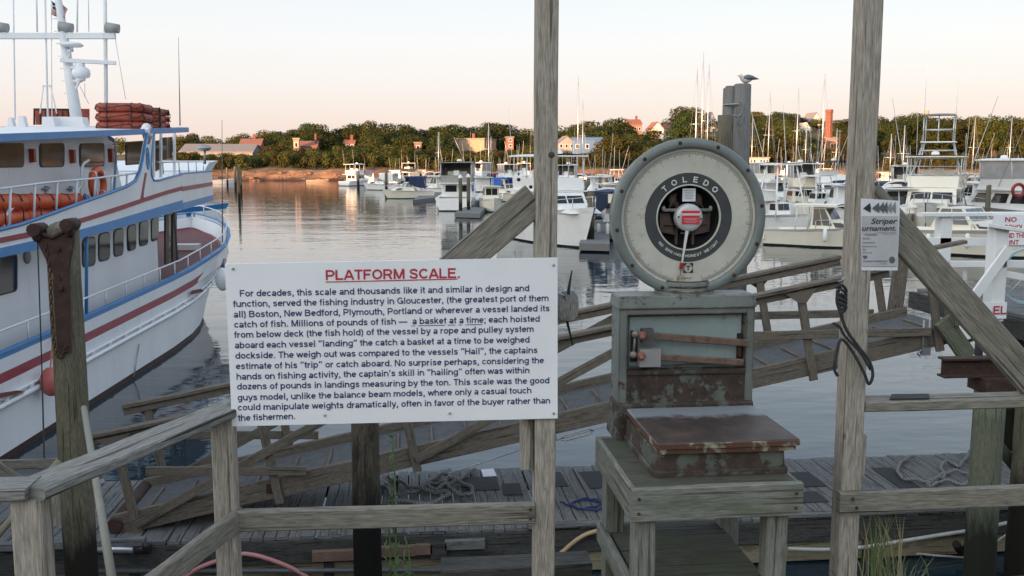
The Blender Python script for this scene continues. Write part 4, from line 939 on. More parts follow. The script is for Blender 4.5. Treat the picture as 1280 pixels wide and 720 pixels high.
# markings
m = MB()
for i_, c_ in enumerate('TOLEDO'):
    a = R_(lerp(131.5, 47, i_ / 5)); rd = V((math.cos(a), 0, math.sin(a))); letters(m, c_, V((dx, YD - .0005, dz)) + rd * .1635, (math.sin(a), 0, -math.cos(a)), rd, .0265, align='CENTER', weight=.15)
part(m, 'maker_lettering', M_TWHT, t)
m = MB()
for wd_, a0_, a1_ in (('NO SPRINGS', 221, 261.5), ('HONEST WEIGHT', 268, 320)):
    for i_, c_ in enumerate(wd_):
        a = R_(lerp(a0_, a1_, i_ / (len(wd_) - 1))); rd = V((math.cos(a), 0, math.sin(a))); letters(m, c_, V((dx, YD - .0005, dz)) + rd * .184, (-math.sin(a), 0, math.cos(a)), -rd, .0128, align='CENTER', weight=.15)
m.box((dx - .010, YD - .0005, dz - .1775), (.004, .001, .004)); part(m, 'motto_lettering', M_TWHT, t)
m = MB(); yt = YD + .0022
for k in range(240):
    a = R_(-90 + 14 + k * 332 / 239); L = .024 if k % 10 == 0 else (.017 if k % 5 == 0 else .011); r1 = .302
    c, s_ = math.cos(a), math.sin(a); wv = .0009
    m.prism([(dx + (r1) * c - s_ * wv, yt, dz + r1 * s_ + c * wv), (dx + r1 * c + s_ * wv, yt, dz + r1 * s_ - c * wv), (dx + (r1 - L) * c + s_ * wv, yt, dz + (r1 - L) * s_ - c * wv), (dx + (r1 - L) * c - s_ * wv, yt, dz + (r1 - L) * s_ + c * wv)], (0, -.0008, 0))
m.lathe([(.3055, -.0022), (.3045, -.0014), (.3035, -.0022)], (dx, YD, dz), yax, 96); part(m, 'graduations', mat('graduation_ink', (.09, .085, .075), .6, .2, 10), t)
m = MB()
for k in range(23):
    a = R_(-90 - 16 - k * 14.4); rr = .262; m.text(str(k * 50 + 50) if False else str((k + 1) * 5), (dx + rr * math.cos(a), YD + .002, dz + rr * math.sin(a) - .004), (1, 0, 0), (0, 0, 1), size=.0125, align='CENTER', ext=.001) if False else None
m.text('0', (dx - .043, YD + .002, dz - .2905), (1, 0, 0), (0, 0, 1), size=.024, align='CENTER', ext=.0015)
m.box((dx - .004, YD + .001, dz - .281), (.052, .001, .0018)); part(m, 'zero_mark', M_TBLK, t)
m = MB(); lx, lz = dx + .0035, dz - .2345
for sx_ in (-1, 1):
    for sz_ in (-1, 1): m.prism([(lx + sx_ * .0235, yt, lz + sz_ * .0235), (lx + sx_ * .006, yt, lz + sz_ * .0235), (lx + sx_ * .0235, yt, lz + sz_ * .006)], (0, -.0008, 0))
m.lathe([(.0215, -.002), (.0205, -.001), (.0195, -.002)], (lx, YD, lz), yax, 32)
m.box((lx, yt - .0004, lz + .0085), (.022, .0008, .0045)); m.box((lx, yt - .0004, lz - .001), (.0045, .0008, .022)); part(m, 'emblem', M_TBLK, t)

# ---- wharf edge timber, weeds and grass
m = MB(); m.board((.12, 4.34, 3.085), (.83, 4.34, 3.085), .16, .07, seg=3, wob=.002, rnd=rw); m.board((.2, 4.1, 3.0), (.2, 4.1, 3.05), .06, .1); solo(m, 'edge_timber', W_DARK, 'worn timber laid along the wharf edge beside the scale stand', 'timber')
def weed(label, u, v0, v1, y, n, wd=.05):
    a = PY(u, v0, y); c = PY(u - 3, v1, y); t = thing('weed', label, 'plant', (a.x, y, 3.1), 'weeds at the wharf edge')
    st = MB(); pts = smooth([V((a.x, y, 3.05)), a.lerp(c, .5) + V((.012, 0, 0)), c], 5); st.tube(pts, [.004] * (len(pts) - 1) + [.0015], 5); part(st, 'stem', M_GWEED, t)
    lf = MB()
    for i in range(n):
        q = rw.uniform(.08, 1) ; p = pts[0].lerp(pts[-1], q) + V((.01 * math.sin(q * 6), 0, 0)); an = rw.uniform(0, 6.28); el = rw.uniform(.3, 1.1)
        d = V((math.cos(an) * math.cos(el), math.sin(an) * math.cos(el), math.sin(el))); L = wd * rw.uniform(.5, 1.1) * (1.15 - .6 * q); x = d.cross(V((0, 0, 1))).normalized() * .0045
        k = lf.add([p, p + d * L * .5 + x, p + d * L, p + d * L * .5 - x]); lf.face((k, k + 1, k + 2, k + 3))
    part(lf, 'leaves', M_GWEED, t)
weed('tall green weed growing up the left of the dark piling', 493, 735, 540, 3.98, 90, .055)
weed('short green weed beside the tall weed at the wharf edge', 510, 735, 672, 3.98, 40, .045)
weed('low green weed sprouting between the two other weeds', 486, 735, 640, 4.0, 40, .05)
m = MB()
for i in range(95):
    u = rw.gauss(1098, 26); a = PY(u, 730, 3.99); h = rw.uniform(.10, .42) * (1.0 if abs(u - 1098) < 30 else .55); ln = rw.gauss(0, .07)
    p0 = V((a.x, rw.uniform(3.9, 3.99), 3.08)); p1 = p0 + V((ln * .4, 0, h * .6)); p2 = p0 + V((ln, rw.gauss(0, .03), h)); w_ = rw.uniform(.0015, .003)
    m.cur = 0 if rw.random() < .65 else 1
    k = m.add([p0 - V((w_, 0, 0)), p0 + V((w_, 0, 0)), p1 - V((w_, 0, 0)), p1 + V((w_, 0, 0)), p2]); m.face((k, k + 1, k + 3, k + 2)); m.face((k + 2, k + 3, k + 4))
o = solo(m, 'dry_grass', [M_STRAW, M_GWEED], 'tuft of dry straw coloured grass at the foot of the poster post', 'grass'); o['kind'] = 'stuff'
# ================================================================== FLOAT, GANGWAY, PILES
rf_ = random.Random(5)
t = thing('floating_dock', 'long grey plank float in the water behind the fence', 'float', (2.0, 12.2, 0))
m = MB(); x = -5.6
while x < 10.2:
    wd = rf_.choice([.14, .14, .145, .15, .18]); m.board((x, 11.06 + rf_.uniform(-.015, .02), .60 + rf_.uniform(-.004, .004)), (x, 13.34 + rf_.uniform(-.03, .03), .60 + rf_.uniform(-.004, .004)), wd - .012, .04, ch=.004, rnd=rf_); x += wd
part(m, 'deck', W_DECK, t)
m = MB()
for x0, x1 in ((-5.6, -2.2), (-2.19, 1.6), (1.61, 5.2), (5.21, 10.2)):
    m.board((x0, 11.06, .435), (x1, 11.06, .435), .05, .28, ch=.005); m.board((x0, 13.32, .435), (x1, 13.32, .435), .05, .28, ch=.005)
for s in (-5.55, 10.15): m.board((s, 11.09, .435), (s, 13.29, .435), .05, .28)
part(m, 'fascia', W_DARK, t)
m = MB()
for i in range(7):
    xa = -5.5 + i * 2.24
    m.board((xa, 11.12, .15), (xa + 2.2, 11.12, .15), .05, .25)
part(m, 'side_planking', W_YEL, t)
for i in range(8):
    xa = -5.5 + i * 2.235; m = MB(); m.board((xa, 11.075, -.05), (xa, 11.075, .293), .11, .05, (0, 1, 0)); part(m, 'side_post', W_DARK, t)
m = MB(); m.board((-5.6, 11.0, .665), (-3.1, 11.0, .665), .09, .09); part(m, 'kerb', W_DECK, t)
m = MB(); m.board((1.35, 11.03, .655), (2.9, 11.03, .655), .1, .06); part(m, 'kerb', W_DECK, t)
m = MB(); m.board((4.6, 11.03, .655), (8.6, 11.03, .655), .09, .05); part(m, 'kerb', W_DECK, t)
for u0, u1, zc, hh, mm in ((390, 470, .40, .13, W_RED), (470, 520, .42, .13, W_RED), (520, 540, .43, .13, W_RED), (556, 606, .47, .12, W_DECK), (538, 558, .40, .20, W_DARK)):
    a = PY(u0, 680, 11.0).x; c = PY(u1, 680, 11.0).x; m = MB(); m.board((a, 10.995, zc), (c, 10.995, zc), .07, hh, ch=.006); part(m, 'bumper_block', mm, t)
m = MB()
for u, v, w_, d_ in ((600, 605, .5, .55), (690, 600, .35, .6), (640, 612, .25, .45), (745, 600, .32, .7), (1000, 600, .5, .6), (1010, 622, .4, .4), (1120, 598, .3, .9), (480, 640, .7, .5)):
    P = G(u, v, .62); m = MB(); m.box((P.x, P.y, .628), (w_, d_, .008), rf_.uniform(-.04, .04)); part(m, 'tar_patch', M_RUBBER, t)
m = MB(); P = G(611, 592, .62); m.hexa([(P.x - .09, P.y - .16, .628), (P.x + .1, P.y - .15, .628), (P.x + .08, P.y + .16, .628), (P.x - .1, P.y + .15, .628), (P.x - .09, P.y - .16, .632), (P.x + .1, P.y - .15, .634), (P.x + .08, P.y + .16, .640), (P.x - .1, P.y + .15, .634)])
solo(m, 'paper_sheet', M_PAPERW, 'white sheet of paper lying on the float planks', 'paper')
def deckrope(name, pix, r, mm, label, cat='rope', z0=.625, lift=0):
    m = MB(); pts = smooth([G(u, v, z0 + r) for u, v in pix], 6)
    pts = [p + V((0, 0, r * .9 * (1 + math.sin(i * .9)) * .7 + lift)) for i, p in enumerate(pts)]
    m.tube(pts, r, 7); return solo(m, name, mm, label, cat)
deckrope('mooring_rope', [(486, 628), (540, 629), (562, 618), (548, 616), (520, 612), (500, 604), (484, 598), (478, 610), (500, 618), (522, 614), (540, 600), (556, 594), (562, 590), (558, 602), (540, 606), (532, 610), (545, 612), (560, 606), (575, 604), (590, 612), (585, 620), (568, 616), (560, 608), (552, 600), (572, 600), (594, 588)], .028, M_ROPE, 'thick grey mooring rope lying in loops on the float under the printed board')
deckrope('mooring_rope', [(1142, 572), (1130, 576), (1122, 588), (1128, 598), (1150, 602), (1165, 602), (1175, 596), (1190, 590), (1206, 592), (1214, 600), (1205, 606), (1180, 602), (1170, 606), (1160, 608), (1168, 600), (1180, 596), (1176, 584), (1186, 578), (1196, 584), (1204, 578), (1212, 566)], .024, M_ROPE, 'weathered rope heaped on the float behind the poster post')
deckrope('blue_line', [(700, 628), (712, 632), (726, 636), (742, 634), (752, 630), (744, 625), (726, 626), (714, 630), (722, 636), (745, 638), (754, 634), (748, 628), (730, 624), (718, 628)], .012, M_ROPEB, 'small heap of blue line on the float planks left of the scale stand')
# hoses hung on the float side
def hose(name, pts, r, mm, label, cat='hose'):
    m = MB(); m.tube(smooth(pts, 8), r, 8); return solo(m, name, mm, label, cat)
hose('pink_hose', [PY(u, v, 10.97) for u, v in ((215, 735), (245, 712), (275, 700), (300, 693), (312, 693), (330, 697), (360, 708), (385, 722), (400, 735))], .028, M_HOSEP, 'faded pink hose drooping along the float side')
hose('tan_hose', [PY(u, v, 10.95) for u, v in ((680, 712), (692, 700), (705, 688), (725, 672), (745, 664), (775, 660), (800, 664))], .028, M_HOSEY, 'tan hose curving along the float beside the scale stand')
hose('white_hose', [PY(u, v, 10.93) for u, v in ((985, 686), (1030, 687), (1080, 684), (1130, 676), (1180, 668), (1225, 661), (1262, 653), (1300, 646))], .026, M_HOSEW, 'white hose slung along the float side at right')
hose('thin_hose', [PY(u, v, 10.96) for u, v in ((1146, 692), (1180, 695), (1220, 694), (1262, 666), (1300, 657))], .014, M_HOSEW, 'thin grey hose below the white hose at right')
m = MB(); m.tube([PY(120, 714, 10.98), PY(700, 712, 10.98)], .03, 8); solo(m, 'grey_pipe', M_PIPE, 'grey pipe running low along the float side', 'pipe')
m = MB(); a = PY(115, 686, 10.98); c = PY(168, 687, 10.98); m.tube([a, c], .045, 10); m.mat(1); m.tube([c, c + V((.18, 0, .01))], .05, 10); m.ball(c + V((.14, -.03, .05)), .05, 8, 6); solo(m, 'pipe_fitting', [M_ALU, M_BLACK], 'shiny pipe end with black coupling at the left of the float', 'pipe')
m = MB(); m.tube(smooth([G(1195, 680, .3), PY(1205, 690, 10.9), PY(1222, 655, 10.6)], 4), .05, 8); solo(m, 'leaning_log', W_PILE, 'slim log leaning against the green piling', 'log')

# ---- gangway
YN, YR = 11.45, 12.75
def zb(x): return .62 + .2045 * (x + 3.36)        # underside of the stringers
XS, XE = -3.55, 6.95
t = thing('gangway', 'long sloping timber gangway with trussed handrails rising to the right', 'gangway', (1.7, 12.1, .6))
UPN = V((-.2, 0, .98))
for y in (YN, YR):
    m = MB(); m.board((XS, y, zb(XS) + .13), (XE, y, zb(XE) + .13), .07, .25, UPN, ch=.006, seg=12, wob=.0015, rnd=rf_); part(m, 'stringer', W_RAMP, t)
m = MB(); n = 46
for i in range(n):
    xa = lerp(XS, XE, (i + .5) / n); m.board((xa, YN - .04 + .08, zb(xa) + .115), (xa, YR - .04, zb(xa) + .115), (XE - XS) / n * 1.03, .03, UPN, ch=.003, rnd=rf_)
m.mat(1)
for i in range(15):
    xa = lerp(XS, XE, (i + .5) / 15); L = (XE - XS) / 15 * .55
    m.board((xa - L, (YN + YR) / 2, zb(xa - L) + .136), (xa + L, (YN + YR) / 2, zb(xa + L) + .136 + rf_.uniform(0, .004)), YR - YN - .12, .012, UPN, ch=.003)
part(m, 'walkway', [W_RAMP, M_ROLL], t)
for i in range(24):
    xa = lerp(XS + .3, XE - .2, i / 23); m = MB(); m.board((xa, YN + .30, zb(xa) + .158), (xa, YR - .3, zb(xa) + .158), .035, .03, UPN); part(m, 'tread_cleat', W_RAMP, t)
def zr(x): return 1.86 + .193 * (x + 3.55)
XP = [-3.35 + 1.66 * k for k in range(7)]
for y, s in ((YN, -1), (YR, 1)):
    ya = y + s * .065
    for xp in XP:
        m = MB(); L = zr(xp) - zb(xp); m.board((xp + .07, ya, zb(xp) - .04), (xp - .16, ya, zr(xp - .16) - .02), .045, .105, (1, 0, .2), ch=.005); g_ = part(m, 'rail_post', W_RAMP, t)
        m = MB(); q = xp - .155; m.prism([(q - .2, ya + s * .028, zr(q - .2) - .05), (q + .2, ya + s * .028, zr(q + .2) - .05), (q + .07, ya + s * .028, zr(q) - .2), (q - .03, ya + s * .028, zr(q) - .2)], (0, s * .02, 0)); part(m, 'gusset', W_RAMP, g_)
    m = MB(); m.board((XS - .25, ya, zr(XS - .25)), (XE - 1.0, ya, zr(XE - 1.0)), .15, .045, UPN, ch=.006, seg=14, wob=.002, rnd=rf_); m.board((XS - .25, ya - s * .02, zr(XS - .25) - .07), (XE - 1.0, ya - s * .02, zr(XE - 1.0) - .07), .035, .10, UPN, ch=.005, seg=14, wob=.002, rnd=rf_); part(m, 'handrail', W_RAMP, t)
    yb_ = y + s * .11
    for k0, k1 in ((0, 2), (2, 4)):
        m = MB(); m.board((XP[k0] + .05, yb_, zb(XP[k0]) + .12), (XP[k1] - .25, yb_, zr(XP[k1] - .25) - .12), .035, .11, (0, 0, 1), ch=.005); part(m, 'brace', W_RAMP, t)
    m = MB(); m.board((XP[4] - .45, yb_, 2.86), (XP[6] - .1, yb_, zb(XP[6]) + .22), .035, .11, (0, 0, 1), ch=.005); part(m, 'brace', W_RAMP, t)
    m = MB(); m.board((XS + .4, yb_ + s * .002, 1.39), (XP[1] + .4, yb_ + s * .002, 1.33), .035, .11, (0, 0, 1), ch=.005); part(m, 'brace', W_RAMP, t)
m = MB(); bolt(m, (-1.72, YN - .036, zb(-1.72) + .14), .035); m.box((-1.72, YN - .037, zb(-1.72) + .14), (.12, .006, .12)); part(m, 'bolt_plate', M_RUSTD, t)
m = MB(); m.tube([(XS, YN - .1, .72), (XS, YR + .1, .72)], .09, 10); part(m, 'roller', M_RUSTD, t)
P = PY(392, 448, 12.1); a = PY(1158, 400, YN - .05)
m = MB(); L = a; m.tube([L + V((-.03, 0, .0)), L + V((-.03, 0, -.32)), L + V((-.02, 0, -.36))], .012, 6); m.tube([L + V((.05, 0, 0)), L + V((.05, 0, -.32))], .012, 6); m.box(L + V((.01, 0, -.40)), (.11, .06, .10)); m.tube(smooth([L + V((-.04, 0, -.38)), L + V((-.09, 0, -.43)), L + V((-.06, 0, -.46))], 3), .012, 5); part(m, 'hanging_shackle', M_STEEL, t)
# stay wire with turnbuckle under the gangway
m = MB(); a = PY(560, 592, 11.0); c = PY(700, 549, 11.3); e_ = PY(790, 524, 11.4); m.tube([a, PY(655, 561, 11.2)], .008, 5); m.tube([PY(655, 561, 11.2), c], .008, 5); m.tube([c, e_], .006, 5)
p0 = PY(700, 549, 11.3); p1 = PY(742, 538, 11.33); dd = (p1 - p0); 
for s in (-1, 1): m.tube([p0 + V((0, 0, .0)), p0 + dd * .15 + V((0, 0, s * .035)), p0 + dd * .85 + V((0, 0, s * .035)), p1], .010, 5)
solo(m, 'stay_wire', M_STEEL, 'thin steel stay wire with a turnbuckle below the gangway', 'wire')

# ---- piles
def pile(label, uL, uR, v_top, y, vref, mats, z0=-1.5, lean=0, name='piling', cap=None, group=None):
    a = PY(uL, vref, y); c = PY(uR, vref, y); zt = PY(uL, v_top, y).z; r = (c.x - a.x) / 2; x = (a.x + c.x) / 2
    t = thing(name, label, 'piling', (x, y, 0), group)
    m = MB(); n = 12; pts = []; rr = []
    for i in range(n + 1):
        q = i / n; pts.append((x + lean * (1 - q) + rf_.gauss(0, r * .015), y + rf_.gauss(0, r * .015), lerp(z0, zt, q))); rr.append(r * (1.06 - .08 * q) * rf_.uniform(.985, 1.015))
    pts.append((pts[-1][0], y, zt + r * .03)); rr.append(r * .88)
    m.tube(pts, rr, 18 if y < 20 else 10); part(m, 'shaft', mats, t)
    if cap: k = MB(); k.lathe([(r * 1.12, zt - .12), (r * 1.12, zt + .02), (0, zt + r * 1.5)], (x, y, 0), n=14); part(k, 'cap', cap, t)
    return t, x, r, zt
t, x, r, zt = pile('mossy round piling with a rusty iron bracket at its top, beside the ferry', 66, 107, 284, 9.7, 430, W_PILE, lean=-.03)
m = MB()
def br(u, v): return PY(u, v, 9.7 - r - .03)
y_ = 9.7 - r - .02
m.prism([br(41, 290), br(50, 296), br(70, 300), br(82, 296), br(90, 286), br(92, 300), br(86, 330), br(82, 352), br(70, 352), br(60, 330), br(48, 306)], (0, .05, 0))
m.prism([br(66, 350), br(86, 340), br(88, 440), br(72, 442)], (0, .03, 0))
for u_, v_ in ((45, 287), (86, 281)): m.tube([br(u_, v_) + V((0, -.08, 0)), br(u_, v_) + V((0, .16, 0))], .062, 10); m.ball(br(u_ + 1, v_ + 7), (.05, .06, .07), 8, 6)
m.tube([br(46, 291), br(66, 297), br(88, 286)], .022, 8); m.tube([br(72, 310) + V((0, -.03, 0)), br(72, 310) + V((0, .02, 0))], .03, 8); m.tube([br(76, 360) + V((0, -.03, 0)), br(76, 360)], .025, 8)
part(m, 'iron_bracket', M_RUSTD, t)
m = MB(); ch = smooth([br(56, 300), br(62, 340), br(64, 380), br(68, 430), br(75, 448), br(84, 430)], 7)
for i, p in enumerate(ch[:-1]):
    d = (ch[i + 1] - p); s = V((0, .012, 0)) if i % 2 else V((.012, 0, 0)); c = p + d * .5
    m.tube([c - d * .6 + s, c + d * .6 + s, c + d * .6 - s, c - d * .6 - s], .007, 5, closed=True)
part(m, 'chain', M_RUST, t)
t, x, r, zt = pile('dark wet bark covered piling standing below the printed board', 440, 475, 440, 10.45, 600, W_PILED)
t, x, r, zt = pile('green stained piling at right that carries the rusty steel beam', 1216, 1251, 488, 9.8, 560, W_PILEG)
m = MB(); P = PY(1238, 485, 9.8); m.box((P.x, 9.8, zt + .08), (.34, .34, .16)); part(m, 'steel_shoe', M_RUSTD, t)
m = MB(); P0 = PY(1176, 468, 9.8); zi = zt + .16
for dz_ in (.012, .205): m.box((P0.x + .62, 9.8, zi + dz_), (1.24, .16, .022))
m.box((P0.x + .62, 9.8, zi + .1085), (1.236, .018, .172)); part(m, 'steel_beam', M_RUSTD, t)
m = MB(); P = PY(1228, 440, 9.85); m.tube([(P.x, 9.92, zi + .21), (P.x, 9.92, zi + .72)], .045, 10); part(m, 'pipe_stub', M_PIPE, t)
pile('brown piling cut by the right edge behind the green one', 1268, 1296, 470, 10.3, 560, W_PILE)
m = MB(); a = PY(1258, 545, 10.4); c = PY(1300, 620, 10.9); m.tube([PY(1240, 548, 10.3), c], .07, 8); solo(m, 'slanted_strut', W_DARK, 'dark slanted strut behind the green piling at right', 'strut')

# long pale pole leaning over the railing at left
m = MB(); a = PY(105, 510, 5.2); c = PY(142, 735, 3.6); m.tube([a, a.lerp(c, .5), c], [.016, .017, .018], 10); solo(m, 'pole', mat('pale_pole_wood', (.22, .215, .18), .7, .15, 6), 'long pale pole leaning behind the bent railing cap', 'pole')
m = MB(); a = G(0, 668, .7); m.tube([PY(-20, 690, 8.8), PY(74, 576, 9.3)], .035, 8); solo(m, 'bamboo_pole', mat('bamboo', (.24, .22, .15), .6, .15, 6), 'slanting bamboo pole near the lower left corner', 'pole')
t = thing('float_railing', 'low timber railing on the float near the left edge', 'railing', (-4.6, 11.3, .62))
m = MB(); m.board(PY(-60, 583, 11.3), PY(75, 580, 11.3), .04, .13); part(m, 'rail', W_RAIL, t)
m = MB(); m.board(PY(-30, 565, 11.25), PY(40, 612, 11.25), .04, .13); part(m, 'brace', W_RAIL, t)
m = MB(); m.board(PY(66, 580, 11.34), PY(70, 655, 11.34), .09, .09); part(m, 'post', W_POST, t)
m = MB(); m.tube(smooth([PY(-20, 596, 11.6), PY(30, 600, 11.6), PY(80, 594, 11.6), PY(115, 600, 11.6)], 5), .02, 6); solo(m, 'float_line', M_ROPE, 'pale line lying along the float behind the left railing', 'rope')
m = MB(); P = G(100, 640, .62); m.box((P.x - .05, P.y + .3, .72), (.35, .3, .2)); m.tube([(P.x, P.y + .1, .8), (P.x + .25, P.y + .2, .95)], .04, 8); solo(m, 'float_hardware', M_STEEL, 'small metal hardware box on the float beside the gangway foot', 'hardware')

# ---- upper pier at right with white railings
t = thing('pier', 'timber pier at the top of the gangway by the right edge', 'pier', (9.0, 13, 0))
m = MB()
for i in range(16): m.board((8.0, 11.3 + i * .2, 2.98), (12, 11.3 + i * .2, 2.98), .19, .05, rnd=rf_)
part(m, 'deck', W_DECK, t)
m = MB(); m.board((8.0, 11.2, 2.82), (12, 11.2, 2.82), .08, .26); m.board((7.96, 11.2, 2.82), (7.96, 14.5, 2.82), .08, .26); part(m, 'fascia', W_DARK, t)
for x_ in (9.6, 11.5):
    for y_ in (11.5, 14.2): m = MB(); m.tube([(x_, y_, -1.5), (x_, y_, 2.7)], .15, 12); part(m, 'pile', W_PILE, t)
def wp(u, v, y): return PY(u, v, y)
def rail_set(label, y, posts, rails, braces=()):
    t = thing('white_railing', label, 'railing', wp(*posts[0][:2], y))
    for u, v0, v1, w_ in posts:
        a, c = wp(u, v0, y), wp(u, v1, y); x = a.x; m = MB(); m.board((x, y, c.z), (x, y, a.z), w_, w_, (0, 1, 0)); part(m, 'post', M_WHITE, t)
    for (u0, v0), (u1, v1), h, w_ in rails: m = MB(); m.board(wp(u0, v0, y - .07), wp(u1, v1, y - .07), w_, h); part(m, 'rail', M_WHITE, t)
    for (u0, v0), (u1, v1), h in braces: m = MB(); m.board(wp(u0, v0, y - .16), wp(u1, v1, y - .16), .04, h); part(m, 'brace', M_WHITE, t)
    return t
rail_set('white painted railing with flat cap behind the right post brace', 14.3, [(1180, 271, 362, .19), (1300, 271, 362, .19)], [((1150, 268), (1330, 267), .06, .2), ((1160, 302), (1330, 303), .13, .05), ((1184, 330), (1330, 330), .10, .05)])
rail_set('white painted gate post and railing with diagonal brace at right edge', 11.75, [(1248, 285, 400, .19)], [((1230, 281), (1330, 296), .05, .22), ((1252, 330), (1330, 330), .1, .05), ((1254, 342), (1330, 356), .09, .05)], [((1218, 370), (1262, 310), .13)])
t = thing('notice_board', 'white warning sign with red words on the white railing at right', 'sign', wp(1264, 300, 14.1))
m = MB(); a, c = wp(1242, 268, 14.12), wp(1310, 306, 14.12); m.box(((a.x + c.x) / 2, 14.12, (a.z + c.z) / 2), (c.x - a.x, .02, a.z - c.z)); part(m, 'panel', M_SIGN, t)
m = MB()
cxx = wp(1263, 290, 14.1).x
for s, v, wv in (('NO', 275, .20), ('ALCOHOL', 284.5, .46), ('BEYOND THIS', 295, .60), ('POINT', 303.5, .32)):
    P = wp(1266, v, 14.1); letters(m, s, (cxx, 14.108, P.z - .03), (1, 0, 0), (0, 0, 1), .075, wv, 'CENTER', .0012, .14)
part(m, 'lettering', M_TRED, t)
t = thing('small_notice', 'small white board with red letters low on the white gate post', 'sign', wp(1246, 388, 11.6))
m = MB(); a, c = wp(1230, 378, 11.63), wp(1257, 398, 11.63); m.box(((a.x + c.x) / 2, 11.63, (a.z + c.z) / 2), (c.x - a.x, .02, a.z - c.z)); part(m, 'panel', M_SIGN, t)
m = MB(); letters(m, 'EL', wp(1241, 393, 11.61), (1, 0, 0), (0, 0, 1), .11, ext=.002); part(m, 'lettering', M_TRED, t)
m = MB(); P = wp(1203, 392, 11.2); m.board(P + V((-.08, 0, -.06)), P + V((.1, 0, .1)), .06, .14); solo(m, 'white_block', M_WHITE, 'loose white wooden block near the gangway top', 'block')
m = MB(); m.board(wp(1178, 400, 11.3), wp(1210, 446, 11.3), .08, .22, (1, 0, .6)); m.board(wp(1186, 350, 11.32), wp(1192, 405, 11.32), .1, .24, (0, 1, 0)); solo(m, 'gangway_newel', W_PILEG, 'mossy end post with an angled foot at the gangway top', 'post')
m = MB(); c_ = wp(1282, 345, 12.3)
for rr in (.38, .36): m.tube([c_ + V((rr * math.cos(a * .2618), 0, rr * math.sin(a * .2618))) for a in range(24)], .012, 6, closed=True)
for k in range(8): m.tube([c_, c_ + V((.36 * math.cos(k * .785), 0, .36 * math.sin(k * .785)))], .006, 5)
solo(m, 'wheel', mat('pale_blue_paint', (.45, .58, .68), .4, .08, 5), 'pale blue spoked wheel behind the white railing at right edge', 'wheel')
m = MB(); a = PY(1200, 428, 11.4); pts = smooth([PY(1195, 428, 11.35), PY(1208, 428, 11.4), PY(1222, 420, 11.5), PY(1236, 414, 11.6)], 4)
for i, p in enumerate(pts[:-1]):
    d = pts[i + 1] - p; s = V((0, .02, 0)) if i % 2 else V((0, 0, .02)); c = p + d * .5; m.tube([c - d * .6 + s, c + d * .6 + s, c + d * .6 - s, c - d * .6 - s], .01, 5, closed=True)
solo(m, 'chain', M_RUSTD, 'rusty chain hanging between gangway end post and pier', 'chain')
m = MB(); m.board(wp(1128, 318, YR + .1), wp(1118, 392, YR + .1), .08, .20, (1, 0, 0)); solo(m, 'far_newel', W_RAMP, 'leaning timber post at the far side of the gangway top', 'post')
m = MB(); m.board(wp(1090, 325, 13.2), wp(1206, 302, 13.2), .14, .05); solo(m, 'loose_rail', W_RAMP, 'loose grey timber rail end sticking out behind the right post brace', 'timber')

# ---- dolphin of pilings with the gull
t = thing('piling_cluster', 'tall cluster of lashed grey pilings with a gull on top, behind the dial', 'pilings', PY(922, 417, 28))
yk = 28.0; a = PY(909, 105, yk); c = PY(937, 105, yk); w_ = c.x - a.x; zt = a.z; x0 = a.x
for k, (fx, fy, fr, top) in enumerate(((.19, .06, .20, -.05), (.64, -.1, .31, 0), (.30, .42, .22, -.08), (.74, .46, .22, -.06))):
    m = MB(); x_ = x0 + w_ * fx; r = w_ * fr * 1.18
    m.tube([(x_ + .1 * (fx - .5), yk + fy, -1.5), (x_, yk + fy, zt + top - .03), (x_, yk + fy, zt + top)], [r * 1.25, r, r * .86], 14); part(m, 'pile', W_GREY, t)
m = MB()
for z_ in (zt - .6,): m = MB(); m.tube([(x0 + w_ * .5 + w_ * .56 * math.cos(q * .3927), yk + .05 + w_ * .50 * math.sin(q * .3927), z_) for q in range(16)], .03, 6, closed=True); part(m, 'lashing', M_STEEL, t)
m = MB(); f2 = lambda u, v: PY(u, v, yk - .5)
m.tube(smooth([f2(924, 126), f2(928, 134), f2(927, 142), f2(922, 146), f2(916, 144)], 5), .03, 6); m.tube(smooth([f2(926, 142), f2(922, 150), f2(925, 155), f2(929, 148), f2(927, 142)], 5), .025, 6); part(m, 'rope', M_ROPE, t)
pile('shorter mossy piling beside the gull pilings', 897, 914, 144, 27.2, 160, W_PILE)
t = thing('gull', 'grey and white gull perched on the tall pilings, facing left', 'gull', PY(932, 104, yk))
P = PY(932, 98, yk); gx, gz = P.x, P.z
m = MB(); prof = [(-.20, .085, .012), (-.195, .08, .03), (-.175, .075, .055), (-.15, .07, .062), (-.125, .04, .06), (-.10, .0, .075), (-.04, -.03, .105), (.04, -.03, .115), (.13, -.015, .085), (.2, .0, .05), (.26, .0, .022)]
m.tube([(gx + a_, yk, gz + h_) for a_, h_, _ in prof], [r_ for _, _, r_ in prof], 12); part(m, 'body', mat('gull_white', (.62, .62, .62), .7, .08, 10), t)
m = MB()
for s in (-1, 1): m.tube([(gx - .08, yk + s * .075, gz + .01), (gx + .03, yk + s * .09, gz + .025), (gx + .16, yk + s * .06, gz + .02), (gx + .30, yk + s * .02, gz + .0), (gx + .40, yk + s * .01, gz - .015)], [.03, .085, .07, .035, .01], 8)
part(m, 'wing', mat('gull_grey', (.16, .17, .19), .7, .15, 10), t)
m = MB(); m.tube([(gx - .20, yk, gz + .078), (gx - .245, yk, gz + .07), (gx - .255, yk, gz + .06)], [.014, .01, .004], 6); part(m, 'beak', mat('gull_yellow', (.5, .33, .05), .6, .1, 10), t)
for s in (-1, 1): m = MB(); m.tube([(gx + .0, yk + s * .03, gz - .10), (gx + .01, yk + s * .03, zt)], .009, 5); part(m, 'leg', MATS['gull_yellow'], t)
for (u, vt, vb, y, label) in ((297.0, 209, 245, 172, 'leftmost of the three thin pilings right of the ferry bow'),): pass
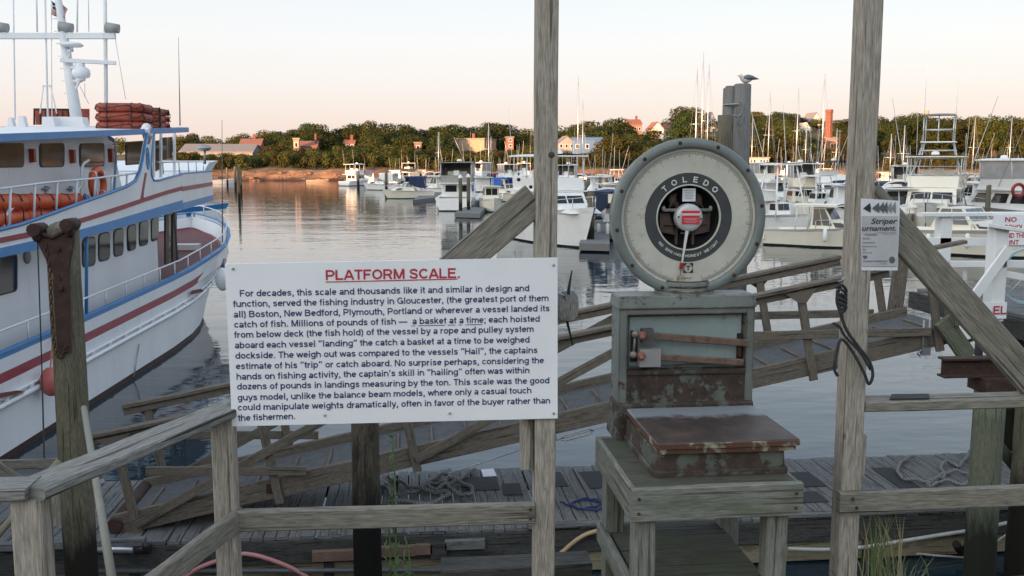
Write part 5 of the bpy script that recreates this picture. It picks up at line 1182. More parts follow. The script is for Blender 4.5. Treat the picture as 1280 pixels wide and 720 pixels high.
for u, vt, y, w_, lb in ((294, 208, 190, 3, 'left one of three thin pilings standing off the ferry bow'), (298, 209, 120, 3.2, 'middle taller reflected one of three thin pilings off the ferry bow'), (301, 212, 165, 2.6, 'right one of three thin pilings standing off the ferry bow'), (284, 210, 205, 2.4, 'lone short piling close right of the ferry top rail')):
    pile(lb, u - w_ / 2, u + w_ / 2, vt, y, 220, W_PILE, group='thin pilings off the ferry bow')
PL = [(448, 214, 195, 3.4, 0, 'piling in front of the far left flybridge boat'), (483, 214, 176, 3.6, 0, 'piling beside the white express boat at left'), (540, 216, 165, 3.6, 0, 'piling among the dinghies left of the cruiser'),
      (575.5, 221, 91, 4.6, 1, 'white capped piling before the cruiser stern, left one'), (585.5, 220, 93, 4.6, 1, 'white capped piling before the cruiser stern, right one'), (611, 218, 135, 5.2, 0, 'stout piling behind the small green bottomed boat'), (648, 214, 150, 3.6, 0, 'piling seen just above the post brace'),
      (739, 236, 56, 9, 1, 'thick white capped piling left of the dial'), (733.5, 228, 66, 5, 0, 'dark piling just left of the thick capped piling'), (750, 222, 90, 4.2, 0, 'dark piling right of the thick capped piling'), (668, 214, 140, 3.4, 0, 'piling hidden partly by the tall post'),
      (1236, 232, 60, 6, 0, 'piling in front of the flybridge boat with the life ring'), (1052, 220, 110, 4, 0, 'piling left of the poster post among boats'), (760, 226, 120, 3.2, 0, 'thin piling close to the left of the dial')]
for u, vt, y, w_, cp, lb in PL: pile(lb, u - w_ / 2, u + w_ / 2, vt, y, 235, W_PILE, cap=M_WHITE if cp else None, group='pilings of the marina')
def dock(label, pix, z=.45, th=.4):
    m = MB(); P = [G(u, v, z) for u, v in pix]; m.prism(P, (0, 0, -th)); t = solo(m, 'finger_dock', W_DECK, label, 'dock', group='floating docks of the marina'); return t
dock('short floating dock end between the cruiser and the green bottomed boat', [(568, 266), (600, 267), (618, 246), (602, 246)])
dock('floating dock beside the teal bottomed boat', [(516, 250), (552, 246), (560, 236), (535, 237)], .4)
dock('dock end at the foot of the thick capped piling', [(724, 304), (762, 305), (762, 276), (735, 276)], .5)
dock('long far dock behind the left boats', [(430, 226), (660, 226), (660, 223), (430, 223)], .5)
dock('long dock across the marina at right', [(780, 248), (1290, 252), (1290, 245), (780, 243)], .5)
# ================================================================== THE FERRY
_a = V((-6.83, 16.6, 0)); _b = V((-6.10, 29.35, 0)); _n = V((_b.y - _a.y, -(_b.x - _a.x), 0)).normalized()   # side plane, normal to starboard
def S(y): return lerp(_a.x, _b.x, (y - _a.y) / (_b.y - _a.y))
def FP(u, v, o=0.0):
    d = ray(u, v); q = _a - _n * o; t = (q - _C).dot(_n) / d.dot(_n); return _C + d * t
ZR = [(4, 1.80), (16.5, 1.82), (20, 1.86), (27.4, 1.99), (32, 2.32), (34, 2.6), (36, 2.85), (39, 3.05)]
XC = 2.95
t = fer = thing('excursion_boat', 'large white two decked passenger boat with blue trim and red stripes at left', 'ferry', (S(20) - XC, 20, 0))
def hb_top(y): return XC if y < 30.5 else XC * max(0, 1 - ((y - 30.5) / 8.3) ** 2.3)
def hb_wl(y): return XC * .985 if y < 26 else XC * .985 * max(0, 1 - ((y - 26) / 11.2) ** 2.0)
SY = [3, 6, 10, 14, 17, 20, 23, 26, 28, 29.5, 31, 32.2, 33.4, 34.5, 35.5, 36.4, 37.2, 38.0, 38.5, 38.75]
def hull_pt(y, f, side, z):
    """f: 0 at the waterline, 1 at the rail"""
    hw = hb_wl(min(y, 37.19)); ht = hb_top(y); f2 = max(0, f)
    h = lerp(hw, ht, f2 ** 1.3) if y > 26 else ht * lerp(.985, 1, f2)
    return (S(y) - XC + side * max(h, .02), y, z)
M_HULL = [M_FWHITE, M_MAROON, M_RED, M_BLUE]
levels = [(-.5, None, 1), (.02, None, 1), (.12, None, 1), (1.0, 'a', 0), (None, .535, 0), (None, .73, 0), (None, .825, 2), (None, .955, 0), (None, 1.0, 3)]
m = MB()
for side in (1, -1):
    prev = None
    for li, (zabs, fr, mi) in enumerate(levels):
        row = []
        for y in SY:
            z1 = interp(ZR, y); z = zabs if not isinstance(fr, float) else z1 * fr
            if zabs == 1.0: z = z1 * .50
            yy = y - (0 if y < 33 else (y - 33) * .30 * (1 - max(0, z) / z1))
            p = hull_pt(y, z / z1, side, z); row.append((p[0], yy, z))
        if prev:
            m.cur = mi; m.grid([prev, row], smooth=(mi == 0), flip=(side == 1))
        prev = row
m.cur = 0; r0 = [hull_pt(3, f, s, z) for s, f, z in ((-1, 0, -.5), (1, 0, -.5), (1, 1, 1.8), (-1, 1, 1.8))]; k = m.add(r0); m.face((k, k + 1, k + 2, k + 3))
part(m, 'hull', M_HULL, fer)
m = MB()   # rubbing strake with blocks, cap rail
for side in (1, -1):
    for fr, ex in ((.535, .05), (.60, .03)):
        pts = []
        for y in SY[:-1]:
            z1 = interp(ZR, y); p = V(hull_pt(y, fr, side, z1 * fr)); yy = y - (0 if y < 33 else (y - 33) * .30 * (1 - fr)); pts.append((p.x + side * ex, yy, p.z))
        m.tube(pts, .055 if fr < .55 else .03, 6)
    y = 8.0
    while y < 35:
        z1 = interp(ZR, y); p = hull_pt(y, .57, side, z1 * .57); m.box((p[0] + side * .03, y, z1 * .567), (.09, .10, .13)); y += .95
part(m, 'rubbing_strake', M_FWHITE, fer)
m = MB()
for side in (1, -1):
    pts = [(V(hull_pt(y, 1, side, interp(ZR, y))).x - side * .03, y, interp(ZR, y) + .02) for y in SY]
    for a, c in zip(pts, pts[1:]): m.board(a, c, .12, .04, ch=.004)
part(m, 'cap_rail', M_BLUE, fer)
m = MB()   # inner bulwark and the foredeck
rows = [[(S(y) - XC - hb_top(y) + .06, y, interp(ZR, y) - .55 if y < 30 else interp(ZR, y) - .55), (S(y) - XC + hb_top(y) - .06, y, interp(ZR, y) - .55)] for y in SY]; m.grid(rows, flip=True)
part(m, 'main_deck', M_DKRED, fer)
m = MB()
for side in (1, -1):
    m.grid([[(S(y) - XC + side * (hb_top(y) - .07), y, interp(ZR, y) - .56) for y in SY[:-1]], [(S(y) - XC + side * (hb_top(y) - .07), y, interp(ZR, y) + .0) for y in SY[:-1]]], flip=side == -1)
part(m, 'inner_bulwark', M_FWHITE, fer)
# main deck railing
def pipe_rail(ys, off, zoff, rad=.022, mid=None, every=1.25, side=1, name='handrail'):
    m = MB(); P = lambda y, z: (S(y) - XC + side * max(.02, hb_top(y) - off), y, interp(ZR, y) + z)
    m.tube([P(y, zoff) for y in ys], rad, 6)
    if mid: m.tube([P(y, mid) for y in ys], rad * .7, 6)
    y = ys[0]
    while y < ys[-1]: m.tube([P(y, 0.02), P(y, zoff)], rad * .85, 6); y += every
    part(m, name, M_FWHITE, fer)
ysr = [4, 10, 16, 20, 24, 27, 29, 30.5, 31.5, 32.5, 33.5, 34.5, 35.5, 36.4, 37.2, 37.9, 38.4]
pipe_rail(ysr, .08, .36); pipe_rail(ysr, .08, .36, side=-1)
# main deckhouse
OI = .85
m = MB(); y0, y1 = 5, 27.6
for s0, s1 in ((OI, OI + .06), (2 * XC - OI - .06, 2 * XC - OI)):
    pass
k = [(S(y0) - OI, y0, 1.2), (S(y1) - OI, y1, 1.2), (S(y1) - 2 * XC + OI, y1, 1.2), (S(y0) - 2 * XC + OI, y0, 1.2), (S(y0) - OI, y0, 3.36), (S(y1) - OI, y1, 3.74), (S(y1) - 2 * XC + OI, y1, 3.74), (S(y0) - 2 * XC + OI, y0, 3.36)]
m.hexa(k); part(m, 'main_deckhouse', M_FWHITE, fer)
def fwin(u0, v0, u1, v1, o, parent=None, name='window', glass=M_GLASS, r=.25, slope=0, frame=M_BLACK):
    """rounded window set in the side plane inset o; slope tilts the sill with the deck"""
    q = [FP(u0, v1 + slope * 0, o), FP(u1, v1 - slope, o), FP(u1, v0 - slope, o), FP(u0, v0, o)]; out = []
    def rr(q, k):
        res = []; cen = (q[0] + q[1] + q[2] + q[3]) / 4
        for i in range(4):
            p, a, c = q[i], q[i - 1], q[(i + 1) % 4]; L = min((a - p).length, (c - p).length) * r
            da = (a - p).normalized() * L; dc = (c - p).normalized() * L
            for j in range(4): tt = j / 3; res.append((p + da) * (1 - tt) ** 2 + p * 2 * tt * (1 - tt) + (p + dc) * tt ** 2)
        return [cen + (x - cen) * k for x in res]
    m = MB(); m.prism(rr(q, 1.05), _n * .02); f = part(m, name, frame, parent or fer)
    m = MB(); m.prism([p + _n * .012 for p in rr(q, .96)], _n * .015); part(m, 'pane', glass, f)
for u0, v0, u1, v1 in ((101, 299, 120, 334), (121, 293, 138, 327), (140, 288, 155, 321), (157, 283, 171, 314), (172, 278, 186, 308), (187, 273, 199, 302)):
    fwin(u0 + 1.6, v0 + 0, u1 - 1.6, v1 + 0, OI - .0, slope=3.2)
fwin(-14, 327, 20, 372, OI, slope=9, r=.15)
m = MB(); P = FP(33, 321, OI); m.lathe([(.14, 0), (.14, .03), (.11, .04), (0, .04)], P, tuple(_n), 20); part(m, 'vent', mat('vent_grey', (.22, .23, .23), .5, .1, 5), fer)
m = MB()
for u0, u1 in ((205, 209), (214, 219)): m.prism([FP(u0, 330, OI), FP(u1, 329, OI), FP(u1, 266, OI), FP(u0, 268, OI)], _n * .05)
part(m, 'door_frame', mat('door_brown', (.06, .035, .03), .5, .2, 5), fer)
m = MB(); m.prism([FP(209, 330, OI), FP(214, 329, OI), FP(214, 266, OI), FP(209, 268, OI)], _n * .02); part(m, 'door_glass', M_GLASSB, fer)
m = MB(); P = G(233, 316, 1.9); m.box((P.x, P.y, 1.95), (.9, .6, .5)); part(m, 'deck_bench', M_FWHITE, fer)
# upper deck slab and bulwark
UY = [(5, 3.26), (16.7, 3.43), (20, 3.48), (27.2, 3.72), (33.8, 3.73)]
def upx(y): return S(y) if y <= 27.2 else lerp(S(27.2), -6.72, (y - 27.2) / 6.6)
def cl(y): return S(y) - XC
YU = [5, 10, 15, 20, 24, 27.2, 30.5, 33.8]
m = MB(); m.grid([[(2 * cl(y) - upx(y) + .03, y, interp(UY, y) + .1), (upx(y) - .03, y, interp(UY, y) + .1)] for y in YU], flip=True); m.grid([[(2 * cl(y) - upx(y) + .03, y, interp(UY, y) + .02), (upx(y) - .03, y, interp(UY, y) + .02)] for y in YU]); part(m, 'upper_deck', M_FWHITE, fer)
top = [(0, 287), (24, 281), (45, 274), (75, 263), (105, 252), (140, 240), (160, 232), (170, 225), (175, 214), (178, 200), (181, 182), (184, 167)]
ins = [(192, 167), (190, 185), (188.5, 205), (189, 219), (192, 225.5), (198, 225.5), (212, 221.5), (228, 217.5)]
bot = [(228, 262), (180, 276), (100, 298), (50, 310), (0, 322)]
poly = [FP(u, v) for u, v in top + ins + bot]
p0 = FP(0, 287); p1 = FP(0, 322); aft = [V((S(5), 5, p1.z - .2)), V((S(5), 5, p0.z - .12))]
m = MB()
poly2 = poly + aft
m.prism([p - _n * .06 for p in poly2], _n * .06); part(m, 'upper_bulwark', M_FWHITE, fer)
def strip(pix_top, pix_bot, mm, name, th=.012, ext=None):
    m = MB(); a = [FP(*p) for p in pix_top]; c = [FP(*p) for p in pix_bot]
    for i in range(len(a) - 1): m.prism([c[i], c[i + 1], a[i + 1], a[i]], _n * th)
    if ext: m.prism([V((S(5), 5, c[0].z - ext)), c[0], a[0], V((S(5), 5, a[0].z - ext))], _n * th)
    part(m, name, mm, fer)
strip([(0, 310), (50, 299), (100, 287), (140, 276), (180, 264), (228, 250)], [(0, 322), (50, 311), (100, 298), (140, 287.5), (180, 276), (228, 261)], M_BLUE, 'blue_band', ext=.2)
strip([(0, 297), (40, 289), (75, 280), (110, 270), (150, 257), (180, 247), (205, 239), (228, 232.5)], [(0, 304), (40, 296), (75, 287), (110, 276), (150, 263), (180, 252.5), (205, 244), (228, 237.5)], M_RED, 'red_stripe', ext=.15)
strip([(181, 216), (177, 240), (175, 250)], [(183.2, 216), (179.4, 240), (179, 250)], M_RED, 'red_streak')
strip([(186.5, 170), (184, 180)], [(190, 170), (186, 180)], M_RED, 'red_streak')
m = MB(); e = [FP(u, v) for u, v in top]
m.tube([V((S(5), 5, p0.z - .1))] + e, .035, 6); m.tube([FP(u, v) for u, v in ins], .028, 6); part(m, 'blue_edging', M_BLUE, fer)
# angled forward part of the upper bulwark
def chz(y0, y1, z0, z1, mm, name, off=0.0):
    m = MB(); A_, B_ = V((upx(27.2), 27.2, 0)), V((upx(33.8), 33.8, 0)); n2 = V(((B_ - A_).y, -(B_ - A_).x, 0)).normalized()
    fl = lambda z: n2 * (.0)
    m.prism([A_ + V((0, 0, z0)) + n2 * off, B_ + V((0, 0, z0)) + n2 * off, B_ + V((0, 0, z1)) + n2 * off, A_ + V((0, 0, z1)) + n2 * off], -n2 * .05)
    xb = 2 * cl(33.8) - upx(33.8); m.box(((upx(33.8) + xb) / 2, 33.8 + off, (z0 + z1) / 2), (upx(33.8) - xb, .06, z1 - z0))
    part(m, name, mm, fer)
chz(0, 0, 3.72, 4.70, M_FWHITE, 'fore_bulwark'); chz(0, 0, 3.71, 3.90, M_BLUE, 'blue_band', .012); chz(0, 0, 4.22, 4.34, M_RED, 'red_stripe', .012); chz(0, 0, 4.68, 4.72, M_BLUE, 'blue_edging', .012)
m = MB()   # port bulwark
rows = [[(2 * cl(y) - S(y), y, interp(UY, y)), (2 * cl(y) - S(y), y, interp(UY, y) + .95)] for y in YU[:6]]; m.grid(rows); part(m, 'port_bulwark', M_FWHITE, fer)
m = MB()   # flared wind screen at the bow of the upper deck
A_ = V((upx(33.8) - .03, 33.8, 4.72)); Bq = V((2 * cl(33.8) - upx(33.8), 33.8, 4.72)); o2 = V((.12, .55, .34)); o3 = V((-.12, .55, .34))
m.prism([A_, Bq, Bq + o3, A_ + o2], (0, .03, 0)); m.prism([A_, A_ + V((.05, -1.4, 0)), A_ + V((.16, -1.1, .28)), A_ + o2], (.02, 0, 0)); part(m, 'wind_screen', M_FWHITE, fer)
m = MB(); m.tube([(upx(y) - .05, y, 5.02 if y > 26.5 else 5.0) for y in (25.4, 27.2, 30.5, 33.6)], .022, 6)
for y in (25.8, 27.2, 28.9, 30.5, 32.1, 33.6): m.tube([(upx(y) - .05, y, 4.7), (upx(y) - .05, y, 5.02)], .016, 5)
part(m, 'handrail', M_ALU, fer)
# rail above the side bulwark
m = MB(); rp = [(-20, 238), (0, 236), (60, 228), (118, 223), (150, 219), (174, 216)]; m.tube([FP(u, v, .05) for u, v in rp], .024, 6)
for u, vt, vb in ((13, 234, 281), (43.5, 231, 273), (71.5, 228, 262), (96, 225, 256), (119, 222.5, 247), (140, 220, 240), (159, 217.5, 232)): m.tube([FP(u, vt, .05), FP(u - 1, vb, .05)], .022, 6)
part(m, 'handrail', M_FWHITE, fer)
for u, v0, v1, ub in ((101, 203, 258, 103), (95, 232, 258, 92), (6, 262, 284, 4), (10, 252, 284, 9)): m = MB(); m.tube(smooth([FP(u + 10, v0 - 3, .35), FP(u + 1, v0 + 8, .35), FP(ub, v1, .35)], 4), .03, 7); part(m, 'davit', M_FWHITE, fer)
# upper deckhouse
OU = .95
m = MB(); y0, y1, y2 = 5, 23.0, 26.4
A0, A1, A2 = S(y0) - OU, S(y1) - OU, S(y2) - OU - .25
B0, B1, B2 = 2 * cl(y0) - A0, 2 * cl(y1) - A1, 2 * cl(y2) - A2
zt0, zt1, zt2 = 4.98, 5.70, 5.84
m.hexa([(B0, y0, 3.3), (A0, y0, 3.3), (A1, y1, 3.6), (B1, y1, 3.6), (B0, y0, zt0), (A0, y0, zt0), (A1, y1, zt1), (B1, y1, zt1)])
m.hexa([(B1, y1, 3.6), (A1, y1, 3.6), (A2, y2, 3.7), (B2, y2, 3.7), (B1, y1, zt1), (A1, y1, zt1), (A2 - .2, y2 - .5, zt2), (B2 + .2, y2 - .5, zt2)])
part(m, 'upper_deckhouse', M_FWHITE, fer)
for u0, u1 in ((-3, 28.5), (49.5, 79), (99.5, 129)): fwin(u0, 180, u1, 209 - (u0 * .01), OU, glass=M_GLASSB, r=.22, slope=.6)
fwin(157, 178, 178, 206, OU, glass=M_GLASSB, r=.12, slope=1.5)
m = MB(); st = [(135, 172), (141, 175), (144, 182), (144.5, 200), (142, 240)]; 
pts = [FP(u, v, OU) for u, v in st]
for a, c in zip(pts, pts[1:]): m.board(a + _n * .012, c + _n * .012, .02, .13, (0, 1, 0), ch=.002)
part(m, 'blue_pillar', M_BLUE, fer)
m = MB()
for u0, u1, v0, v1 in ((192, 199, 176, 214), (201, 214, 172, 200)): m.prism([FP(u0, v1, 1.2), FP(u1, v1 - 2, 1.2), FP(u1, v0 - 1, 1.2), FP(u0, v0, 1.2)], _n * .03)
part(m, 'bridge_window', M_GLASSB, fer)
m = MB()
for u in (191, 200, 217): m.prism([FP(u - .8, 222, 1.1), FP(u + .8, 222, 1.1), FP(u + .8, 166, 1.1), FP(u - .8, 166, 1.1)], _n * .05)
part(m, 'bridge_post', M_FWHITE, fer)
for u, v0, v1 in ((37.5, 186, 203), (88, 187, 204), (136, 186, 203)):
    m = MB(); a, c = FP(u - 3, v1, OU), FP(u + 3, v0, OU); m.box(((a.x + c.x) / 2 + .05, (a.y + c.y) / 2, (a.z + c.z) / 2), (.10, abs(c.y - a.y) * .45, c.z - a.z)); part(m, 'orange_box', mat('orange_box_paint', (.42, .07, .04), .5, .15, 8), fer)
m = MB()
for u in (56, 87): P = FP(u, 236, OU); m.tube([P + V((.03, -.2, 0)), P + V((.03, .2, .02))], .02, 6); m.box(P + V((.03, 0, 0)), (.05, .1, .12))
part(m, 'wall_fitting', M_STEEL, fer)
# life ring and life jacket bins
P = FP(122, 230, .22); m = MB(); ax = V(_n); rr = []
for k in range(28):
    a = 2 * math.pi * k / 28; rr.append(P + V((0, 1, 0)) * .40 * math.cos(a) + V((0, 0, 1)) * .30 * math.sin(a))
m.tube(rr, .075, 8, closed=True); lr = solo(m, 'life_ring', M_ORANGE, 'orange life ring hanging on the upper deck rail of the passenger boat', 'life ring')
m = MB()
for k in range(4):
    a = 2 * math.pi * (k + .5) / 4; c = P + V((0, 1, 0)) * .40 * math.cos(a) + V((0, 0, 1)) * .30 * math.sin(a); m.tube([c + V((0, -.03, 0)), c + V((0, .03, 0))], .085, 8)
o = part(m, 'white_band', M_FWHITE, fer); o.parent = lr; o.data.transform(Matrix.Translation(ORG[fer.name] - lr.location))
for (u0, u1), lb in (((-20, 28), 'orange float roll on the upper side deck nearest the left edge'), ((29, 66), 'middle orange float roll on the upper side deck of the boat'), ((67, 106), 'orange float roll just left of the life ring on the boat')):
    m = MB(); v0 = 253 - (u0 - 0) * .02
    a, c = FP(u0 + .5, v0, .45), FP(u1 - .5, v0 - .6, .45)
    for dz_, r_ in ((0, .16), (-.30, .15)): m.tube([a + V((0, 0, dz_)), a + (c - a) * .03 + V((0, 0, dz_)), a + (c - a) * .97 + V((0, 0, dz_)), c + V((0, 0, dz_))], [r_ * .7, r_, r_, r_ * .7], 10)
    m.mat(1)
    for q in (.25, .75): P2 = a.lerp(c, q); m.tube([P2 + V((.165, 0, .02)), P2 + V((.12, 0, .13)), P2 + V((0, 0, .17)), P2 + V((.17, 0, -.15)), P2 + V((.165, 0, -.4))], .012, 5)
    solo(m, 'float_roll', [M_ORANGE, M_BLACK], lb, 'life float', group='orange floats on the upper side deck')
# roof
def rz(y): return interp([(5, 4.88), (17, 5.46), (24.3, 5.79), (28.6, 5.98)], y)
m = MB(); ys_ = [5, 11, 17, 21, 24.3, 26.5]
for zoff, fl in ((0, True), (-.11, False)):
    m.grid([[(2 * cl(y) - S(y) + .05, y, rz(y) + zoff + .0), (cl(y), y, rz(y) + zoff + .04), (S(y) - .05, y, rz(y) + zoff)] for y in ys_] + [[(2 * cl(28.6) - S(28.6) + .7, 28.6, rz(28.6) + zoff), (cl(28.6), 28.9, rz(28.6) + zoff + .03), (S(28.6) - .15, 28.6, rz(28.6) + zoff)]], flip=fl)
part(m, 'roof', M_FWHITE, fer)
m = MB(); q = [V((S(y) - .05, y, rz(y) - .055)) for y in ys_] + [V((S(28.6) - .15, 28.6, rz(28.6) - .055)), V((cl(28.6), 28.9, rz(28.6) - .03)), V((2 * cl(28.6) - S(28.6) + .7, 28.6, rz(28.6) - .055))] + [V((2 * cl(y) - S(y) + .05, y, rz(y) - .055)) for y in ys_[::-1]]
for a, c in zip(q, q[1:]): m.board(a, c, .03, .135, ch=.003)
part(m, 'roof_edge', M_BLUE, fer)
m = MB(); a = FP(188, 168, .1); m.tube([FP(181, 160, .05), FP(184, 172, .05)], .10, 10); m.ball(FP(183, 160, .05), .12, 10, 8); part(m, 'roof_bracket', M_FWHITE, fer)
# emblem on the pillar
c = FP(184.3, 198); m = MB(); uy = V((0, 1, 0)) + V((_b.x - _a.x, 0, 0)) / (_b.y - _a.y); uy.normalize()
m.tube([c + _n * .012 + uy * .10 * math.cos(k * .2618) + V((0, 0, .26)) * math.sin(k * .2618) for k in range(24)], .012, 5, closed=True)
def eb(p, q): m.board(c + _n * .014 + uy * p[0] + V((0, 0, p[1])), c + _n * .014 + uy * q[0] + V((0, 0, q[1])), .035, .008, tuple(_n), ch=.001)
eb((-.06, .18), (0, .06)); eb((.06, .18), (0, .06)); eb((0, .06), (0, -.16)); eb((0, .04), (.06, .06)); eb((0, -.05), (.05, -.03)); part(m, 'emblem', M_BLUE, fer)
# mast and roof gear
ym = FP(97, 160, XC - .3).y
def MP(u, v, dy=0): return PY(u, v, ym + dy)
m = MB(); a = MP(97, 150); zb0 = rz(ym); a.z = zb0 - .05; c = MP(66, -45)
pts = [a.lerp(c, q) for q in (0, .35, .7, 1)]; m.tube(pts, [.16, .13, .10, .06], 10); mast = part(m, 'mast', M_FWHITE, fer)
m = MB()
for k in range(9): p = a.lerp(c, .15 + .075 * k); m.tube([p + V((-.22, .0, 0)), p + V((-.05, 0, 0))], .012, 5)
part(m, 'step', M_FWHITE, mast)
m = MB(); m.board(MP(-40, 45), MP(144, 45), .16, .15); part(m, 'yard', M_FWHITE, mast)
def rbracket(u, v, w_, nm, build):
    m = MB(); p = MP(u, v, -.15); q = a.lerp(c, max(0, min(1, (a.z - p.z) / (a.z - c.z)))); m.board(q, p, .1, .07, ch=.004); m.tube([q + V((0, 0, -.35)), p + V((-.05, 0, -.03))], .03, 6); part(m, 'bracket', M_FWHITE, mast)
    m = MB(); build(m, p); part(m, nm, M_FWHITE, mast)
rbracket(90, 63, .4, 'dome_antenna', lambda m, p: m.lathe([(.03, 0), (.03, .08), (.26, .10), (.30, .14), (.22, .20), (0, .23)], p, (0, 0, 1), 16))
rbracket(102, 101, .5, 'radar_dome', lambda m, p: m.lathe([(.10, 0), (.10, .06), (.20, .09), (.23, .16), (.23, .26), (.17, .34), (0, .36)], p, (0, 0, 1), 18))
rbracket(95, 84, .5, 'radar_scanner', lambda m, p: (m.lathe([(.14, -.02), (.12, .10), (.05, .14)], p + V((.1, 0, 0)), (0, 0, 1), 10), m.board(p + V((-.35, -.1, .17)), p + V((1.0, .1, .13)), .14, .10)))
for u, v in ((82, 35), (140, 36), (1, 35)):
    m = MB(); p = MP(u, v, -.05); m.tube([p + V((-.16, 0, .04)), p + V((.18, 0, .0))], [.14, .12], 10); m.box(p + V((0, 0, -.12)), (.05, .05, .16)); part(m, 'deck_light', M_GREYP, mast)
m = MB()
for u0, v0, u1, v1, r_ in ((19, 150, 16, -40, .02), (60, 158, 55.5, -40, .025), (65, 158, 64, -20, .012), (133, 158, 130.5, -60, .05), (46.5, 40, 45, -30, .022), (96.5, 40, 97, -30, .022), (111, 40, 110, -30, .014)):
    m.tube([MP(u0, v0), MP(u1, v1)], r_, 6)
m.tube([MP(54.5, 106), MP(50, 142)], .02, 5); m.tube([MP(63, 106), MP(71, 142)], .02, 5); m.tube([MP(53, 107.5), MP(64, 107.5)], .02, 5)
part(m, 'antenna', M_FWHITE, fer)
m = MB(); m.tube([MP(144, 48), MP(157, 124)], .006, 4); m.tube([MP(100, 108), MP(111, 130)], .006, 4); m.tube([MP(106, 104), MP(106, 122)], .006, 4); part(m, 'stay', M_STEEL, fer)
m = MB(); p = MP(132, 157, -.3); m.lathe([(.08, -.25), (.20, 0), (.22, .02), (.16, .03), (.0, -.05)], p, (0, -1, .1), 14); m.tube([p + V((0, .1, -.1)), p + V((0, .2, .4))], .06, 7); part(m, 'horn', mat('horn_cream', (.55, .52, .42), .4, .08, 6), fer)
pf = FP(225, 157, .5); m = MB(); m.tube([pf, PY(223, 46, pf.y)], [.02, .006], 5); part(m, 'antenna', M_GREYP, fer)
p2 = FP(211, 156, .8); m = MB(); m.tube([p2 + V((0, 0, -.1)), p2 + V((0, 0, .2))], .02, 5); m.ball(p2 + V((0, 0, .22)), .07, 8, 6); part(m, 'roof_light', M_FWHITE, fer)
# flag
m = MB(); P0 = MP(64.5, 1); P1 = MP(64.5, 17); uw = (MP(84, 26) - P1)
n = 13
rows_ = []
for i in range(n + 1):
    q = i / n; base = P0.lerp(P1, q); rows_.append([base + uw * (j / 8) * (1 - .12 * q) + V((0, .06 * math.sin(j * 1.1 + i * .3), -.03 * math.sin(j * .9))) for j in range(9)])
for i in range(n):
    for j in range(8):
        m.cur = 2 if (i < 7 and j < 4) else (0 if i % 2 == 0 else 1)
        kk = m.add([rows_[i][j], rows_[i][j + 1], rows_[i + 1][j + 1], rows_[i + 1][j]]); m.face((kk, kk + 1, kk + 2, kk + 3))
solo(m, 'flag', [mat('flag_red', (.35, .05, .05), .8, .1, 4), mat('flag_white', (.55, .52, .5), .8, .1, 4), mat('flag_blue', (.03, .04, .10), .8, .1, 4)], 'small weathered striped flag flying at the boat mast', 'flag')
# life float stacks on the roof
def fstack(label, u0, u1, v_top, v_bot, y, n_, dep):
    A_ = PY(u0, v_bot, y); B_ = PY(u1, v_top, y); wd = B_.x - A_.x; h = (B_.z - A_.z) / n_; t = thing('life_float_stack', label, 'life floats', ((A_.x + B_.x) / 2, y + dep / 2, A_.z))
    for k in range(n_):
        m = MB(); z = A_.z + h * (k + .5); cx = (A_.x + B_.x) / 2; rc = []
        for sx_, sy_, a0 in ((1, 1, 0), (-1, 1, 90), (-1, -1, 180), (1, -1, 270)):
            for j in range(5):
                an = R_(a0 + j * 22.5); rc.append((cx + sx_ * (wd / 2 - .42) + .26 * math.cos(an), y + dep / 2 + sy_ * (dep / 2 - .42) + .26 * math.sin(an), z))
        m.tube(rc, [h * .49] * len(rc), 10, closed=True)
        f = part(m, 'float', mat('float_orange', (.36, .065, .035), .65, .45, 3, c2=(.12, .032, .026), thr=.56, bump=.3), t)
        m = MB()
        for j in range(0, len(rc), 2):
            c_ = V(rc[j]); m.tube([c_ + V((h * .5 * math.cos(q * .785) * (1 if abs(c_.y - y - dep / 2) < dep * .3 else .0), h * .5 * math.cos(q * .785) * (0 if abs(c_.y - y - dep / 2) < dep * .3 else 1), h * .5 * math.sin(q * .785))) for q in range(8)], .014, 5, closed=True)
        m.tube([V(p) + V(((p[0] - cx) * .0, -.0, 0)) + (V((p[0] - cx, p[1] - y - dep / 2, 0)).normalized() * h * .5) + V((0, 0, .05 * math.sin(i_ * 2.2))) for i_, p in enumerate(rc)], .013, 5, closed=True)
        part(m, 'lashing', M_BLACK, f)
yst = FP(150, 163, .9).y
fstack('stack of three big orange life floats on the passenger boat roof', 111, 179, 128, 163, yst - .6, 3, 1.5)
fstack('smaller stack of orange life floats at the front of the boat roof', 178, 199, 134, 160, yst + 1.4, 3, 1.3)
m = MB(); m.hexa([MP(100, 162, 1), MP(112, 162, 1), MP(112, 162, 1.8), MP(100, 162, 1.8), MP(100, 136, 1), MP(112, 136, 1), MP(112, 136, 1.8), MP(100, 136, 1.8)]); solo(m, 'float_bundle', MATS['float_orange'], 'orange bundle beside the mast foot on the boat roof', 'float')
m = MB(); yb2 = ym + .6
m.hexa([PY(45, 156, yb2), PY(88, 156, yb2), PY(88, 156, yb2 + .08), PY(45, 156, yb2 + .08), PY(43, 137, yb2), PY(90, 137, yb2), PY(90, 137, yb2 + .08), PY(43, 137, yb2 + .08)])
m.mat(1); m.tube([PY(43, 156, yb2), PY(42.5, 136.5, yb2), PY(90, 137, yb2)], .03, 6)
for u in (50, 57, 64, 71, 78, 85): m.tube([PY(u, 139, yb2 - .02), PY(u + .6, 155, yb2 - .02)], .02, 5)
solo(m, 'orange_screen', [MATS['float_orange'], M_BLACK], 'dark framed orange screen on the boat roof left of the mast', 'screen')
